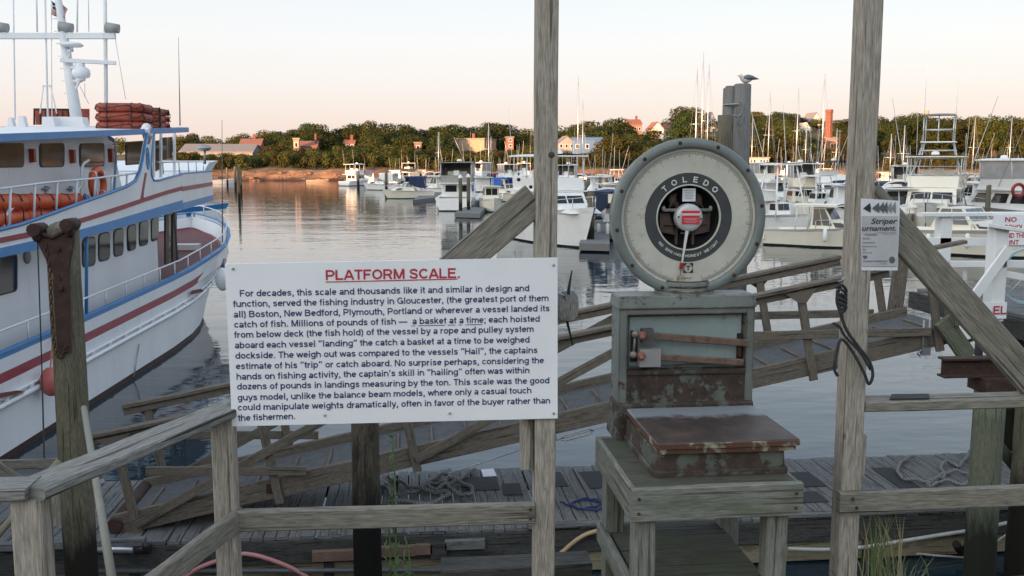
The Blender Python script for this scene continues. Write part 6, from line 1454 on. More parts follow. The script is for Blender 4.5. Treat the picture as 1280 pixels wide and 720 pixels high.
def roofbox(label, pixs, name='roof_locker'):
    m = MB()
    for (u0, v1, u1, v0, dy, dp) in pixs:
        a_, c_ = PY(u0, v1, ym + dy), PY(u1, v0, ym + dy); m.hexa([a_, (c_.x, a_.y, a_.z), (c_.x, a_.y + dp, a_.z), (a_.x, a_.y + dp, a_.z), (a_.x + .03, a_.y, c_.z), (c_.x - .06, a_.y, c_.z), (c_.x - .06, a_.y + dp, c_.z), (a_.x + .03, a_.y + dp, c_.z)])
    part(m, name, M_FWHITE, fer)
roofbox('white roof seats with rounded backs at the far left of the boat roof', [(9, 163, 17, 147, -.8, .2), (22, 163, 32, 145, -.8, .2), (6, 165, 34, 158, -.9, .7)], 'roof_seat')
roofbox('white moulded console and lockers on the boat roof before the mast', [(52, 164, 69, 146, -.7, .4), (60, 163, 105, 146, -.3, .5), (44, 165, 70, 159, -.9, .5), (73, 164, 96, 158, -.95, .4), (101, 162, 108, 155, -.8, .3)])
# fenders, lines, rods
m = MB(); P = FP(64, 477, -.22); m.ball(P, (.2, .2, .27), 12, 9); m.tube([P + V((0, 0, .25)), FP(66, 420, -.03)], .015, 5); solo(m, 'fender', mat('fender_red', (.55, .14, .12), .5, .15, 5), 'round red fender hanging at the boat side behind the iron piling', 'fender')
m = MB(); P = FP(278, 349, -.35); m.ball(P, (.22, .22, .36), 10, 8); m.mat(1); m.tube([P + V((0, 0, .3)), FP(281, 325, -.2)], .06, 7); solo(m, 'bow_fender', [M_FWHITE, M_NAVY], 'white and navy fender hanging at the bow left of the printed board', 'fender')
m = MB(); m.tube([FP(47, 300, -.1), FP(52, 450, -.1), PY(56, 600, 11.5)], .012, 5); solo(m, 'mooring_line', M_ROPED, 'thin dark line hanging down the boat side at left', 'line')
m = MB(); m.tube([FP(108, 402, .1), FP(108.5, 244, .1)], .035, 7); part(m, 'staff', M_BLUE, fer)
m = MB(); m.tube([FP(222, 328, .2), FP(215, 230, .1)], .03, 6); part(m, 'rod', M_PIPE, fer); m = MB(); m.tube([FP(278, 303, .2), PY(277.5, 150, 32)], [.02, .008], 5); part(m, 'rod', M_PIPE, fer)
m = MB(); P = FP(245, 172, 1.5)
p3 = PY(256, 205, 31.5); m.tube([p3, PY(256, 186, 31.5)], .04, 6); m.ball(PY(255.5, 185, 31.5), (.22, .16, .1), 10, 7); part(m, 'spot_light', M_STEEL, fer)
m = MB(); m.tube([FP(174, 430, -.01), FP(167, 472, -.01)], .015, 5); part(m, 'weld_line', M_STEEL, fer)
m = MB(); P = FP(10, 497, -.03); m.prism([FP(-5, 498, -.04), FP(28, 490, -.04), FP(20, 488, -.04), FP(-5, 492, -.04)], _n * .05); m.prism([FP(237, 368, -.04), FP(252, 365, -.04), FP(250, 361, -.04), FP(240, 363, -.04)], _n * .05); part(m, 'hawse_plate', M_DKRED, fer)
# ================================================================== BOATS IN THE MARINA
rb = random.Random(17)
M_GLASSC = mat('windshield_glass', (.10, .115, .125), .08, .2, 1)
def hull(root, L, B, fb, colr, bot, rise=.35, plumb=.5, strip=None, cock=.33, name='hull'):
    n = 12; m = MB(); T = [i / n for i in range(n + 1)]; T[-1] = .995
    def hb(t): return B / 2 * ((.93 + .07 * min(1, t / .4)) if t < .45 else max(.0, 1 - ((t - .45) / .55) ** 2.1))
    def zs(t): return fb * (1 + rise * t ** 1.6)
    lv = [(-.3, .55, 1), (.0, .80, 1), (.10, .83, 1), ('r', .80, 0), ('r', .93, 0), ('s', 1, 2)]
    fr = {3: .55, 4: .86}
    for side in (1, -1):
        prev = None
        for li, (z, f, mi) in enumerate(lv):
            row = []
            for t in T:
                z1 = zs(t); zz = z if not isinstance(z, str) else z1 * (fr.get(li, 1.0)); q = f ** (1 + 1.8 * t)
                if li == 3: q = (.88) ** (1 + 1.6 * t)
                h = max(.015, hb(t) * q); x = -L / 2 + L * t - (t ** 3) * plumb * (z1 - max(zz, -.2)) * .9
                row.append((x, side * h, zz))
            if prev: m.cur = mi; m.grid([prev, row], smooth=mi != 2, flip=side == -1)
            prev = row
        # deck
    m.cur = 0
    rows = [[(-L / 2 + L * t, -hb(t) * .97 - .01, zs(t) - .03), (-L / 2 + L * t, hb(t) * .97 + .01, zs(t) - .03)] for t in T if t >= cock - .001]; m.grid(rows)
    zc = fb * .35; tc = [t for t in T if t <= cock + .09]
    m.grid([[(-L / 2 + L * t, -hb(t) * .70, zc), (-L / 2 + L * t, hb(t) * .70, zc)] for t in tc])
    for s in (-1, 1): m.grid([[(-L / 2 + L * t, s * hb(t) * .70, zc) for t in tc], [(-L / 2 + L * t, s * hb(t) * .9, zs(t)) for t in tc]], flip=s > 0); m.grid([[(-L / 2 + L * t, s * hb(t) * .9, zs(t)) for t in tc], [(-L / 2 + L * t, s * hb(t) * .995, zs(t)) for t in tc]], flip=s > 0)
    x = -L / 2; h0 = hb(0); k = m.add([(x, -h0 * .72, -.3), (x, h0 * .72, -.3), (x, h0, fb), (x, -h0, fb)]); m.face((k, k + 3, k + 2, k + 1)); m.box((x + .08, 0, fb * .68), (.12, h0 * 1.9, fb * .64))
    k = m.add([(x - .004, -h0 * .77, -.3), (x - .004, h0 * .77, -.3), (x - .004, h0 * .8, .12), (x - .004, -h0 * .8, .12)]); m.cur = 1; m.face((k, k + 3, k + 2, k + 1))
    part(m, name, [colr, bot, strip or M_WHITE], root); return zs, hb
def cabin(root, x0, x1, hw, z0, z1, fr=.5, br=.1, tum=.08, win=(.45, .85), ns=3, mt=M_WHITE, glass=M_GLASS, front=True, back=True, name='cabin', nf=2):
    """tapered house; fr/br = how far the front and back lean in"""
    A_ = [(x0, -hw, z0), (x1, -hw * .92, z0), (x1, hw * .92, z0), (x0, hw, z0), (x0 + br, -hw + tum, z1), (x1 - fr, -hw * .92 + tum, z1), (x1 - fr, hw * .92 - tum, z1), (x0 + br, hw - tum, z1)]
    A_ = [V(p) for p in A_]; m = MB(); m.hexa(A_); part(m, name, mt, root)
    def face(i, j, k_, l_, s0, s1, off):
        a, b_, c, d = A_[i], A_[j], A_[k_], A_[l_]
        def P(s, t): return (a.lerp(b_, s)).lerp(d.lerp(c, s), t)
        m = MB(); q = [P(s0, win[0]), P(s1, win[0]), P(s1, win[1]), P(s0, win[1])]; nn = V(off); m.prism([p + nn * .0 for p in q], nn * .035); part(m, 'window', glass, root)
    if win:
        for i in range(ns):
            s0, s1 = .06 + .88 * i / ns + .03, .06 + .88 * (i + 1) / ns - .03
            face(0, 1, 5, 4, s0, s1, (0, -1, 0)); face(2, 3, 7, 6, s0, s1, (0, 1, 0))
        if front:
            for i in range(nf): face(1, 2, 6, 5, .06 + .88 * i / nf + .02, .06 + .88 * (i + 1) / nf - .02, (1, 0, 0))
        if back: face(3, 0, 4, 7, .12, .50, (-1, 0, 0)); face(3, 0, 4, 7, .58, .88, (-1, 0, 0))
def slab(root, x0, x1, hw, z, th, mt, name, crown=.05, tip=.0):
    m = MB(); rows = []
    for zo in (0, th):
        rows = [[(x, y * hw * (1 - tip * max(0, (x - x0) / (x1 - x0) - .6)), z + zo + crown * (1 - y * y) - (0 if zo else 0)) for y in (-1, -.6, 0, .6, 1)] for x in (x0, (x0 * 2 + x1) / 3, (x0 + 2 * x1) / 3, x1)]; m.grid(rows, flip=zo == 0)
    q = [(x0, -hw), (x1, -hw * (1 - tip * .4)), (x1, hw * (1 - tip * .4)), (x0, hw)]
    for i in range(4):
        a, c = q[i], q[(i + 1) % 4]; k = m.add([(a[0], a[1], z), (c[0], c[1], z), (c[0], c[1], z + th), (a[0], a[1], z + th)]); m.face((k, k + 1, k + 2, k + 3))
    return part(m, name, mt, root)
def tubes(root, segs, r, mt, name):
    for s in segs: m = MB(); m.tube(s, r, 5); part(m, name, mt, root)
def bowrail(root, zs, hb, L, h=.55, t0=.5, mt=M_ALU, r=.022):
    m = MB(); T = [t0 + (0.985 - t0) * i / 8 for i in range(9)]
    pt = lambda t, s, z: (-L / 2 + L * t, s * max(.02, hb(t) * .9), zs(t) + z)
    loop = [pt(t, 1, h) for t in T] + [pt(t, -1, h) for t in T[::-1]]; m.tube(loop, r, 5)
    for s in (1, -1):
        for t in T[::2]: m.tube([pt(t, s, 0), pt(t, s, h)], r * .9, 5)
    part(m, 'bow_rail', mt, root)
def whips(root, pts, r=.018, name='antenna', mt=M_WHITE):
    for (a, c) in pts: m = MB(); m.tube([a, c], [r, r * .5], 5); part(m, name, mt, root)
def ball_fender(root, pts, mt=M_WHITE):
    for p in pts: m = MB(); m.tube([V(p) + V((0, 0, .4)), V(p) + V((0, 0, .3)), V(p) + V((0, 0, -.3)), V(p) + V((0, 0, -.4))], [.05, .13, .13, .05], 8); part(m, 'fender', mt, root)
def B_express(r, L, B, fb, c, **k):
    zs, hb = hull(r, L, B, fb, c, k.get('bot', M_BOTB), .30, .7)
    z = zs(.6); cv = k.get('canvas', M_CANVAS)
    cabin(r, -.02 * L, .34 * L, B * .36, z - .1, z + .45, 1.1, .1, .12, (.35, .75), 2, c, front=False, back=False, name='trunk_cabin')
    cabin(r, -.12 * L, .14 * L, B * .40, z - .1, z + 1.15, .8, .5, .12, k.get('ws', (.48, .95)), 2, c, glass=M_GLASSC, name='windshield', front=True, back=False, nf=3)
    if k.get('top', 'bimini') == 'bimini':
        slab(r, -.36 * L, .02 * L, B * .42, z + 1.75, .10, cv, 'canvas_top', .12)
        tubes(r, [[(-.34 * L, s * B * .41, z - .1), (-.30 * L, s * B * .40, z + 1.76)] for s in (-1, 1)] + [[(.0, s * B * .40, z + 1.1), (-.02 * L, s * B * .40, z + 1.76)] for s in (-1, 1)], .03, M_ALU, 'canvas_frame')
        m = MB(); m.prism([(-.34 * L, -B * .41, z + .2), (-.0 * L, -B * .41, z + .9), (-.0 * L, -B * .41, z + 1.74), (-.34 * L, -B * .41, z + 1.74)], (0, .02, 0)); part(m, 'side_curtain', k.get('curtain', cv), r); m = MB(); m.prism([(-.34 * L, B * .41, z + .2), (-.0 * L, B * .41, z + .9), (-.0 * L, B * .41, z + 1.74), (-.34 * L, B * .41, z + 1.74)], (0, -.02, 0)); part(m, 'side_curtain', k.get('curtain', cv), r)
    if k.get('arch', True): m = MB(); m.tube(smooth([(-.30 * L, -B * .45, z), (-.36 * L, -B * .42, z + 1.6), (-.37 * L, 0, z + 2.0), (-.36 * L, B * .42, z + 1.6), (-.30 * L, B * .45, z)], 4), .09, 6); part(m, 'radar_arch', c, r)
    bowrail(r, zs, hb, L); whips(r, [((-.36 * L, B * .3, z + 1.8), (-.42 * L, B * .32, z + 4.6))]); ball_fender(r, [(-.1 * L, -B * .53, fb * .6), (.12 * L, -B * .53, fb * .7)])
def B_fly(r, L, B, fb, c, **k):
    zs, hb = hull(r, L, B, fb, c, k.get('bot', M_BOTB), .45, .6, cock=.25); z = zs(.5)
    cabin(r, -.22 * L, .24 * L, B * .40, fb * .95, z + 1.25, 1.2, .05, .10, (.42, .86), 3, c)
    cabin(r, .1 * L, .40 * L, B * .30, zs(.7) - .1, zs(.7) + .4, 1.3, .1, .1, None, 0, c, name='trunk_cabin')
    m = MB(); z2 = z + 1.25; x0, x1 = -.36 * L, .14 * L
    slab(r, x0, x1, B * .42, z2, .09, c, 'fly_deck', .02)
    cabin(r, x0 + .9, x1 - .1, B * .39, z2 + .09, z2 + .85, .25, .0, -.05, None, 0, k.get('fly', c), name='fly_coaming')
    m = MB(); m.box((x0 + 1.7, 0, z2 + 1.1), (.5, .6, .5)); m.box((x0 + 2.6, 0, z2 + 1.05), (.5, B * .5, .4)); part(m, 'helm_seat', M_WHITE, r)
    if k.get('hard', True):
        zt = z2 + 2.15; slab(r, x0 + .4, x1 + .05, B * .42, zt, .08, k.get('topm', c), 'hardtop', .10)
        tubes(r, [[(x, s * B * .39, z2 + .8), (x + .1, s * B * .39, zt + .02)] for x in (x0 + 1.0, (x0 + x1) / 2 + .3, x1 - .4) for s in (-1, 1)], .035, k.get('frame', M_WHITE), 'top_frame')
        if k.get('encl', True):
            m = MB()
            for s in (-1, 1): m.prism([(x0 + 1.0, s * B * .385, z2 + .85), (x1 - .35, s * B * .385, z2 + .85), (x1 - .3, s * B * .385, zt), (x0 + 1.1, s * B * .385, zt)], (0, -s * .015, 0))
            m.prism([(x1 - .33, -B * .38, z2 + .85), (x1 - .33, B * .38, z2 + .85), (x1 - .28, B * .38, zt), (x1 - .28, -B * .38, zt)], (.015, 0, 0)); part(m, 'clear_curtain', M_VINYL, r)
        m = MB(); m.lathe([(.25, 0), (.28, .12), (.2, .25), (0, .27)], (x1 - 1.0, 0, zt + .15), (0, 0, 1), 12); part(m, 'radar_dome', M_WHITE, r)
        whips(r, [((x0 + .6, s * B * .38, zt), (x0 + .2, s * B * .40, zt + 3.2)) for s in (-1, 1)])
    if k.get('outr'): whips(r, [((-.02 * L, s * B * .44, z2 + .3), (-.30 * L, s * (B * .44 + 1.6), z2 + 6.5)) for s in (-1, 1)], .03, 'outrigger', M_ALU)
    if k.get('tower'):
        zt = z2 + 2.2; zq = k['tower']; xc_ = -.10 * L; w0, w1 = B * .44, B * .22
        segs = [[(xc_ + dx_, s * w0, z2 - .6 if dx_ > 0 else fb), (xc_ + dx_ * .30, s * w1, zq)] for dx_ in (-2.4, 2.2) for s in (-1, 1)]
        segs += [[(xc_, s * w0 * .95, z2), (xc_, s * w1, zq)] for s in (-1, 1)]
        for f in (.35, .52, .68, .84):
            q = lambda s, dx_: V((xc_ + dx_ * lerp(1, .3, f), s * lerp(w0, w1, f), lerp(z2 - .3, zq, f)))
            segs += [[q(-1, -2.4), q(1, -2.4)], [q(-1, 2.2), q(1, 2.2)], [q(-1, -2.4), q(-1, 2.2)], [q(1, -2.4), q(1, 2.2)]]
        tubes(r, segs, .045, M_ALU, 'tower_leg')
        slab(r, xc_ - 1.1, xc_ + 1.0, w1 * 1.15, zq, .07, M_WHITE, 'tower_floor', .0)
        segs = [[(xc_ + a, s * w1, zq), (xc_ + a, s * w1, zq + 1.9)] for a in (-.9, .8) for s in (-1, 1)] + [[(xc_ - .9, -w1, zq + h), (xc_ - .9, w1, zq + h), (xc_ + .8, w1, zq + h), (xc_ + .8, -w1, zq + h), (xc_ - .9, -w1, zq + h)] for h in (.9,)] + [[(xc_ + .8, 0, zq), (xc_ + .8, 0, zq + 1.9)]]
        tubes(r, segs, .04, M_ALU, 'tower_rail'); slab(r, xc_ - 1.0, xc_ + .95, w1 * 1.05, zq + 1.9, .06, M_GREYP, 'tower_top', .03)
        whips(r, [((xc_ + .8, -w1, zq + 1.9), (xc_ + .8, -w1, zq + 5.5)), ((xc_ - .9, w1, zq + 1.9), (xc_ - 1.1, w1, zq + 4.2))])
    bowrail(r, zs, hb, L, .6, .52); ball_fender(r, [(-.15 * L, -B * .53, fb * .6)])
def B_hard(r, L, B, fb, c, **k):
    zs, hb = hull(r, L, B, fb, c, k.get('bot', M_BOTB), .38, .75, cock=.36); z = zs(.55); hp = k.get('hp', 1.75)
    cabin(r, .0, .36 * L, B * .36, z - .1, z + .55, 1.2, .1, .14, (.3, .72), 2, c, front=False, back=False, name='trunk_cabin')
    cabin(r, -.06 * L, .17 * L, B * .38, z + .0, z + hp, .75, .1, .12, k.get('win', (.40, .93)), 2, c, name='pilothouse', back=k.get('back', False))
    slab(r, -.22 * L, .17 * L, B * .42, z + hp + .03, .09, k.get('topm', c), 'hardtop', .07, .15)
    tubes(r, [[(-.20 * L, s * B * .40, z - .2), (-.18 * L, s * B * .39, z + hp + .05)] for s in (-1, 1)], .035, M_WHITE, 'top_frame')
    bowrail(r, zs, hb, L, .5, .5)
    whips(r, [((-.1 * L, s * B * .36, z + 1.85), (-.2 * L, s * B * .38, z + 4.8)) for s in (-1, 1)]); ball_fender(r, [(.1 * L, -B * .53, fb * .8)])
def B_ttop(r, L, B, fb, c, **k):
    zs, hb = hull(r, L, B, fb, c, k.get('bot', M_BOTB), .4, .7, cock=.5); z = zs(.4); hgt = k.get('h', 2.4)
    cabin(r, -.08 * L, .08 * L, B * .22, fb * .35, z + .9, .35, .05, .05, (.7, .97), 1, c, name='console')
    slab(r, -.16 * L, .12 * L, B * .36, z + hgt, .10, k.get('canvas', M_WHITE), 'tee_top', .05)
    tubes(r, [[(x, s * B * .45, z - .3), (x * .45 + .0, s * B * .27, z + hgt)] for x in (-.2 * L, .17 * L) for s in (-1, 1)] + [[(-.12 * L, s * B * .36, z + hgt * .5), (.1 * L, s * B * .36, z + hgt * .5)] for s in (-1, 1)], k.get('fr', .045), M_WHITE, 'top_frame')
    for s in (-.25, .25): m = MB(); m.hexa([(-L / 2 - .45, s * B - .22, .2), (-L / 2 - .02, s * B - .2, .2), (-L / 2 - .02, s * B + .2, .2), (-L / 2 - .45, s * B + .22, .2), (-L / 2 - .55, s * B - .2, fb + .7), (-L / 2 - .0, s * B - .18, fb + .6), (-L / 2 - .0, s * B + .18, fb + .6), (-L / 2 - .55, s * B + .2, fb + .7)]); part(m, 'outboard_motor', M_BLACK, r)
    whips(r, [((-.1 * L, s * B * .3, z + hgt), (-.3 * L, s * (B * .3 + .6), z + hgt + 4.5)) for s in (-1, 1)], .025)
def B_sail(r, L, B, fb, c, **k):
    zs, hb = hull(r, L, B, fb, c, k.get('bot', M_BOTR), .25, .9, cock=.3); z = zs(.5); H_ = k.get('mast', 12)
    cabin(r, -.15 * L, .24 * L, B * .30, z - .1, z + .45, .8, .1, .12, (.35, .75), 3, c, front=False, back=False)
    m = MB(); m.tube([(.06 * L, 0, z), (.06 * L, 0, z + H_)], [.08, .055], 8); ms = part(m, 'mast', M_ALU, r)
    m = MB(); m.tube([(.06 * L, -.9, z + H_ * .55), (.06 * L, .9, z + H_ * .55)], .03, 5); part(m, 'spreader', M_ALU, ms)
    m = MB(); m.tube([(.05 * L, 0, z + 1.2), (-.34 * L, 0, z + 1.15)], .06, 6); part(m, 'boom', M_ALU, r)
    m = MB(); m.tube([(.05 * L, 0, z + 1.5), (-.1 * L, 0, z + 1.38), (-.33 * L, 0, z + 1.25)], [.20, .17, .08], 8); part(m, 'sail_cover', k.get('canvas', M_CANVASB), r)
    m = MB()
    for p in ((.47 * L, 0, zs(.95)), (-.48 * L, 0, fb), (.04 * L, B * .45, z), (.04 * L, -B * .45, z)): m.tube([p, (.06 * L, 0, z + H_ * .98)], .010, 4)
    part(m, 'rigging', M_STEEL, r)
def B_skiff(r, L, B, fb, c, **k):
    zs, hb = hull(r, L, B, fb, c, k.get('bot', c), .35, .7, cock=.75)
    m = MB()
    for x in (-.2, .1): m.box((x * L, 0, fb * .7), (.3, B * .85, .05))
    part(m, 'thwart', k.get('seat', W_DECK), r)
    m = MB(); m.hexa([(-L / 2 - .3, -.15, .1), (-L / 2, -.15, .1), (-L / 2, .15, .1), (-L / 2 - .3, .15, .1), (-L / 2 - .35, -.16, fb + .5), (-L / 2 + .05, -.14, fb + .45), (-L / 2 + .05, .14, fb + .45), (-L / 2 - .35, .16, fb + .5)]); part(m, 'outboard_motor', M_BLACK, r)
def B_pilot(r, L, B, fb, c, **k):
    zs, hb = hull(r, L, B, fb, c, k.get('bot', M_TEAL), .55, .4, cock=.5); z = zs(.55)
    cabin(r, -.02 * L, .16 * L, B * .30, fb * .4, z + 1.35, .15, .05, .06, (.62, .93), 1, c, name='wheelhouse')
    slab(r, -.1 * L, .2 * L, B * .36, z + 1.37, .08, c, 'roof', .03); tubes(r, [[(-.09 * L, s * B * .33, fb * .5), (-.09 * L, s * B * .33, z + 1.38)] for s in (-1, 1)], .03, M_WHITE, 'roof_post')
    whips(r, [((0, .3, z + 1.4), (-.3, .3, z + 3.8))]); ball_fender(r, [(.1 * L, -B * .5, fb * .8)], M_CANVAS)
KINDS = dict(express=B_express, fly=B_fly, hard=B_hard, ttop=B_ttop, sail=B_sail, skiff=B_skiff, pilot=B_pilot)
NAMES = dict(express=('express_cruiser', 'motor boat'), fly=('flybridge_boat', 'motor yacht'), hard=('hardtop_boat', 'motor boat'), ttop=('center_console_boat', 'fishing boat'), sail=('sailing_boat', 'sailboat'), skiff=('skiff', 'small boat'), pilot=('wheelhouse_boat', 'fishing boat'))
def boat(kind, u, v, head, L, B, fb, label, col=None, **k):
    P = G(u, v, 0); nm, ct = NAMES[kind]
    r = thing(nm, label, ct, (P.x, P.y, 0), 'boats moored in the marina', R_(head) - YAW, local=True); KINDS[kind](r, L, B, fb, col or M_WHITE, **k); return r
# heading in degrees seen from the camera: 0 right, 90 away, -90 towards us, 180 left
boat('fly', 446, 232, 60, 8.5, 3.4, 1.0, 'white flybridge boat farthest left, moored alone before the rocky shore', encl=False, hard=True)
boat('express', 478, 237.5, 160, 8.0, 2.8, 1.0, 'white hardtop cruiser just right of the far left flybridge boat', top='bimini', canvas=M_WHITE, arch=False)
boat('express', 509, 248, 200, 7.2, 2.9, 1.0, 'cream cruiser with dark canvas top and teal bottom facing left', col=M_CREAM, bot=M_TEAL, canvas=M_CANVAS, arch=False)
boat('fly', 511, 228, 95, 10, 4.2, 1.2, 'dark windowed flybridge boat with orange lit top behind the teal bottomed cruiser', fly=M_BLACK, encl=False)
boat('fly', 574, 261, 87, 11, 4.1, 1.35, 'broad white flybridge cruiser showing its square stern, left of the post brace', topm=M_CANVASG, fly=M_CANVASG, encl=True)
boat('pilot', 613, 264, -80, 6.2, 2.7, .95, 'small cream wheelhouse boat with green bottom facing the camera', col=M_CREAM, bot=M_TEAL)
boat('express', 637, 252, -60, 7.5, 2.9, 1.0, 'cream boat with bright blue canvas top above the post brace', col=M_CREAM, canvas=M_CANVASB, arch=False)
boat('fly', 600, 240, 70, 11, 4.0, 1.3, 'tall white sportfishing boat in evening sun behind the broad cruiser', encl=True, outr=True)
boat('express', 622, 240, 110, 9, 3.2, 1.1, 'boat with navy canvas enclosure behind the green bottomed boat', canvas=M_CANVAS, arch=False)
boat('hard', 545, 243, 170, 7, 2.6, .9, 'white hardtop boat left of the broad cruiser stern', topm=M_WHITE)
boat('express', 530, 234, 120, 8, 3, 1.0, 'white cruiser with radar arch left of the sunlit pilings', canvas=M_CANVASG)
boat('skiff', 536, 246, 200, 4.2, 1.7, .5, 'small grey dinghy tied by the teal bottomed cruiser', col=M_GREYP)
boat('skiff', 552, 243, 190, 4.0, 1.7, .55, 'white dinghy tied left of the broad cruiser stern')
boat('skiff', 397, 228, 5, 5.5, 1.9, .6, 'sunlit tan skiff moving alone below the rocky shore', col=M_TAN)
boat('skiff', 278, 230, 40, 7, 2.4, .9, 'small sunlit white boat seen just right of the ferry bow')
boat('fly', 692, 303, -68, 11.5, 3.7, 1.7, 'big white sportfishing boat with tall hardtop behind the left timber post', encl=False, outr=False, hard=True)
boat('hard', 738, 296, 80, 6.5, 2.4, 1.1, 'grey hulled boat with yellow stripe behind the thick capped piling', col=M_GREYP, strip=None) if False else boat('hard', 736, 292, 85, 6.5, 2.4, 1.1, 'grey hulled boat behind the thick capped piling', col=M_GREYP)
boat('express', 779, 300, -75, 7.5, 2.7, 1.1, 'dark bottomed white boat half hidden by the left of the dial', bot=M_BOTB, canvas=M_CANVAS)
boat('hard', 1027, 308, -38, 6.6, 2.5, .98, 'cream hardtop cruiser right of the dial with a clear windshield', col=M_CREAM, bot=M_BOTB, hp=1.25, win=(.16, .92))
boat('ttop', 975, 290, -70, 7.5, 2.9, 1.1, 'boat with red bottom and tall white pipe framed top right of the dial', bot=M_BOTR, h=3.6, fr=.07)
boat('fly', 1038, 262, -95, 11, 3.9, 1.4, 'white flybridge boat with navy top behind the cream hardtop cruiser', topm=M_CANVAS, encl=False)
boat('express', 1008, 258, -100, 9, 3.3, 1.2, 'white boat with deep blue windshield cover behind the pipe framed top', canvas=M_CANVASB, curtain=M_VINYL)
boat('hard', 965, 262, -80, 8, 2.8, 1.1, 'white cabin boat at the right edge of the dial behind the red bottomed boat')
boat('fly', 1165, 292, -118, 13, 4.4, 1.7, 'large cream sportfishing yacht carrying a tall lattice tuna tower', col=M_CREAM, tower=6.4, encl=False, outr=True)
boat('express', 1200, 317, -48, 9.5, 3.6, 1.25, 'cream express cruiser with wide grey windshield behind the white railing', col=M_CREAM, canvas=M_CANVASG, arch=False, top=None, ws=(.30, .96))
boat('fly', 1262, 288, 118, 13, 4.5, 1.5, 'white flybridge yacht with a life ring at the right edge', outr=True, encl=True)
boat('hard', 1118, 292, -100, 8, 2.9, 1.2, 'white cabin boat just right of the poster post')
boat('express', 1222, 262, 160, 10, 3.3, 1.3, 'white cruiser with blue side windows left of the life ring yacht', canvas=M_CANVASG)
P = PY(1273, 225, 70)
# background fleet: rows of boats on the far docks
FL = [('hard', 716, 262, 80, 'white cabin boat with dark windows right of the left post'), ('express', 708, 240, 100, 'navy topped cruiser far behind the left post'), ('sail', 722, 236, 95, 'blue covered sailing boat right of the left post'), ('hard', 745, 252, 110, 'white hardtop boat above the thick capped piling'), ('express', 757, 243, 70, 'white cruiser beside the dial behind the capped piling'), ('sail', 668, 240, 80, 'tall masted sailing boat half behind the left post'), ('fly', 655, 238, 95, 'white flybridge boat left of the tall post'), ('hard', 641, 238, 110, 'small white boat above the post brace'), ('sail', 728, 230, 90, 'farther sailing boat right of the left post'), ('ttop', 770, 236, 100, 'open boat with white tee top beside the dial'),
      ('sail', 960, 242, 100, 'sailing boat with tall mast right of the gull pilings'), ('sail', 994, 238, 85, 'sailing boat with grey mast below the long brick building'), ('sail', 1027, 244, 95, 'sailing boat with heavy mast below the brick chimney'), ('express', 975, 246, 90, 'white cruiser left of the pipe framed top'), ('fly', 1020, 242, 80, 'white flybridge boat far behind the cream cruiser'), ('hard', 1050, 248, 70, 'white hardtop boat left of the poster post'), ('sail', 1006, 232, 90, 'small far sailing boat below the brick building'), ('sail', 1045, 233, 100, 'far sailing boat left of the poster post'),
      ('sail', 1112, 244, 90, 'sailing boat with slim mast right of the poster post'), ('sail', 1127, 246, 80, 'sailing boat beside the tuna tower yacht'), ('hard', 1136, 250, 100, 'white boat low behind the tuna tower yacht'), ('express', 1205, 246, 90, 'small cruiser between tuna tower and life ring yachts'), ('sail', 1215, 240, 90, 'far sailing boat between the two big yachts'), ('hard', 1106, 236, 90, 'tiny white boat at the foot of the tall trees'), ('express', 1186, 238, 95, 'tiny cruiser right of the tuna tower'),
      ('sail', 868, 250, 90, 'sailing boat behind the top left of the dial with thin mast'), ('sail', 884, 246, 95, 'sailing boat behind the dial nearest the gull pilings'), ('sail', 876, 240, 85, 'taller masted sailing boat behind the dial'),
      ('express', 462, 229, 95, 'tiny white boat left behind the hardtop cruiser'), ('hard', 495, 229, 80, 'tiny white boat left of the dark windowed flybridge boat'), ('hard', 527, 228, 95, 'tiny white boat right of the dark windowed flybridge boat'), ('sail', 548, 229, 90, 'small sailing boat left of the sunlit sportfishing boat'), ('ttop', 560, 231, 90, 'small open boat behind the broad cruiser stern'), ('hard', 582, 230, 100, 'small white cabin boat behind the broad cruiser stern'), ('express', 628, 230, 90, 'small boat with grey top in the far row right of the sunlit boat')]
MASTS = {868: 16, 884: 18, 876: 22, 960: 15, 994: 17, 1027: 17, 1112: 8, 1127: 9, 668: 22, 722: 20, 728: 18}
for kd, u, v, hd, lb in FL:
    d = G(u, v, 0).y; L = rb.uniform(7.5, 9.5)
    kw = {}
    if kd == 'sail': kw = dict(mast=MASTS.get(u, rb.uniform(9, 13)), canvas=rb.choice([M_CANVASB, M_CANVAS, M_WHITE]))
    if kd == 'express': kw = dict(canvas=rb.choice([M_CANVAS, M_CANVASB, M_CANVASG]), arch=rb.random() < .5)
    if kd == 'fly': kw = dict(encl=rb.random() < .5)
    boat(kd, u, v, hd + rb.uniform(-8, 8), L, L * .34, rb.uniform(.95, 1.25), lb, col=rb.choice([M_WHITE, M_WHITE, M_CREAM]), **kw)
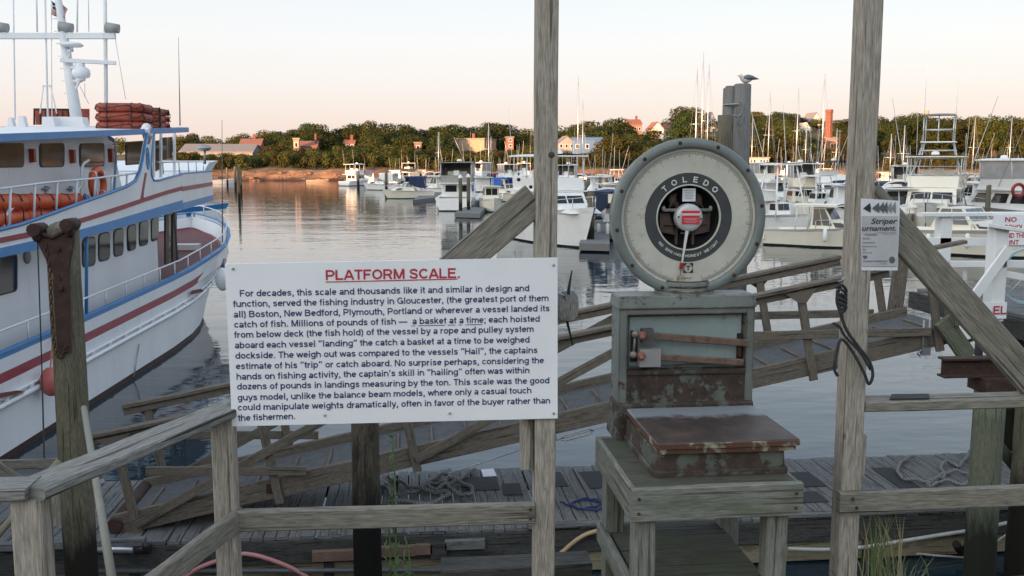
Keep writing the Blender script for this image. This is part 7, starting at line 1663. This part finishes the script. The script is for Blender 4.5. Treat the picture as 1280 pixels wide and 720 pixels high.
for i, (kd, u, v, lb) in enumerate([('fly', 948, 250, 'white flybridge boat at the very edge of the dial right side'), ('ttop', 1012, 250, 'open boat with white pipe frame between the masts below the brick building'), ('hard', 1034, 254, 'white cabin boat right of the deep blue windshield cover'), ('express', 1054, 258, 'navy topped cruiser touching the left edge of the poster post'), ('fly', 985, 236, 'far flybridge boat above the pipe framed top'), ('ttop', 1030, 236, 'far open boat with tee top below the brick chimney'),
   ('hard', 1225, 250, 'white cabin boat beside the life ring yacht'), ('express', 1150, 244, 'grey topped cruiser seen through the tuna tower'), ('fly', 1240, 244, 'far flybridge boat above the life ring yacht stern'), ('hard', 1276, 246, 'far cabin boat at the right edge of the view'),
   ('hard', 955, 268, 'white cabin boat low beside the dial edge behind the red bottomed boat'), ('fly', 998, 268, 'white flybridge boat just behind the cream hardtop cruiser stern'), ('ttop', 1020, 270, 'open boat with pipe frame right behind the cream hardtop'), ('hard', 1052, 274, 'white cabin boat between the cream hardtop and the poster post'), ('express', 1108, 270, 'grey topped cruiser close right of the poster post'), ('fly', 1128, 262, 'white flybridge boat left of the tuna tower yacht'), ('hard', 1222, 274, 'white cabin boat low left of the life ring yacht'),
   ('express', 592, 247, 'white cruiser with canvas top just right of the broad cruiser stern'), ('hard', 603, 250, 'small white cabin boat left of the green bottomed boat'), ('fly', 633, 243, 'white flybridge boat above the blue topped boat'), ('ttop', 646, 246, 'open boat with tee top at the upper end of the post brace'), ('hard', 655, 252, 'white cabin boat tucked behind the top of the post brace'), ('express', 556, 238, 'white cruiser left of the two white capped pilings'), ('hard', 520, 238, 'white cabin boat behind the teal bottomed cruiser'), ('sail', 612, 234, 'sailing boat with bare mast behind the green bottomed boat'), ('hard', 990, 258, 'white cabin boat under the tall pipe framed top'), ('express', 1040, 262, 'cruiser with raised bow above the cream hardtop windshield'), ('hard', 1140, 270, 'white cabin boat below the tuna tower yacht bow'), ('ttop', 1210, 258, 'open boat with rods left of the life ring yacht'),
   ('fly', 710, 250, 'white flybridge boat just right of the left timber post'), ('ttop', 752, 262, 'open boat with outboards right of the thick capped piling'), ('hard', 764, 270, 'white cabin boat tight against the left of the dial'), ('express', 732, 246, 'white topped cruiser left of the thick capped piling'), ('sail', 940, 236, 'sailing boat close behind the gull pilings'), ('sail', 1262, 238, 'sailing boat with slim mast behind the life ring yacht')]):
    L = rb.uniform(7.5, 9.5); boat(kd, u, v, 90 + rb.uniform(-25, 25), L, L * .34, rb.uniform(.95, 1.3), lb, col=rb.choice([M_WHITE, M_WHITE, M_CREAM]))
# life ring on the right yacht
m = MB(); c = PY(1273, 238, 62); m.tube([c + V((.42 * math.cos(k * .2618), 0, .42 * math.sin(k * .2618))) for k in range(24)], .11, 8, closed=True); solo(m, 'life_ring', M_BOTR, 'red and white life ring hung on the right flybridge yacht', 'life ring')
# lamp on the bow of the boat behind the left post
def blue_bow():
    r = thing('moored_bow', 'blue trimmed white bow of another boat beyond the ferry bow', 'boat', (-6.0, 47, 0), None, R_(-20), local=True); hull(r, 9, 3.2, 2.7, M_FWHITE, M_MAROON, .25, .6, strip=M_BLUE)
P = G(262, 300, 0)
r = thing('moored_boat', 'white boat with blue rail, only its bow showing beyond the ferry bow', 'boat', (0, 0, 0), None, 0, local=True); hull(r, 9, 3.0, 2.0, M_FWHITE, M_MAROON, .25, .6, strip=M_BLUE)
tipw = PY(284, 252, 61); r.location = (tipw.x - 4.4, 61, 0); r.rotation_euler = (0, 0, R_(8))
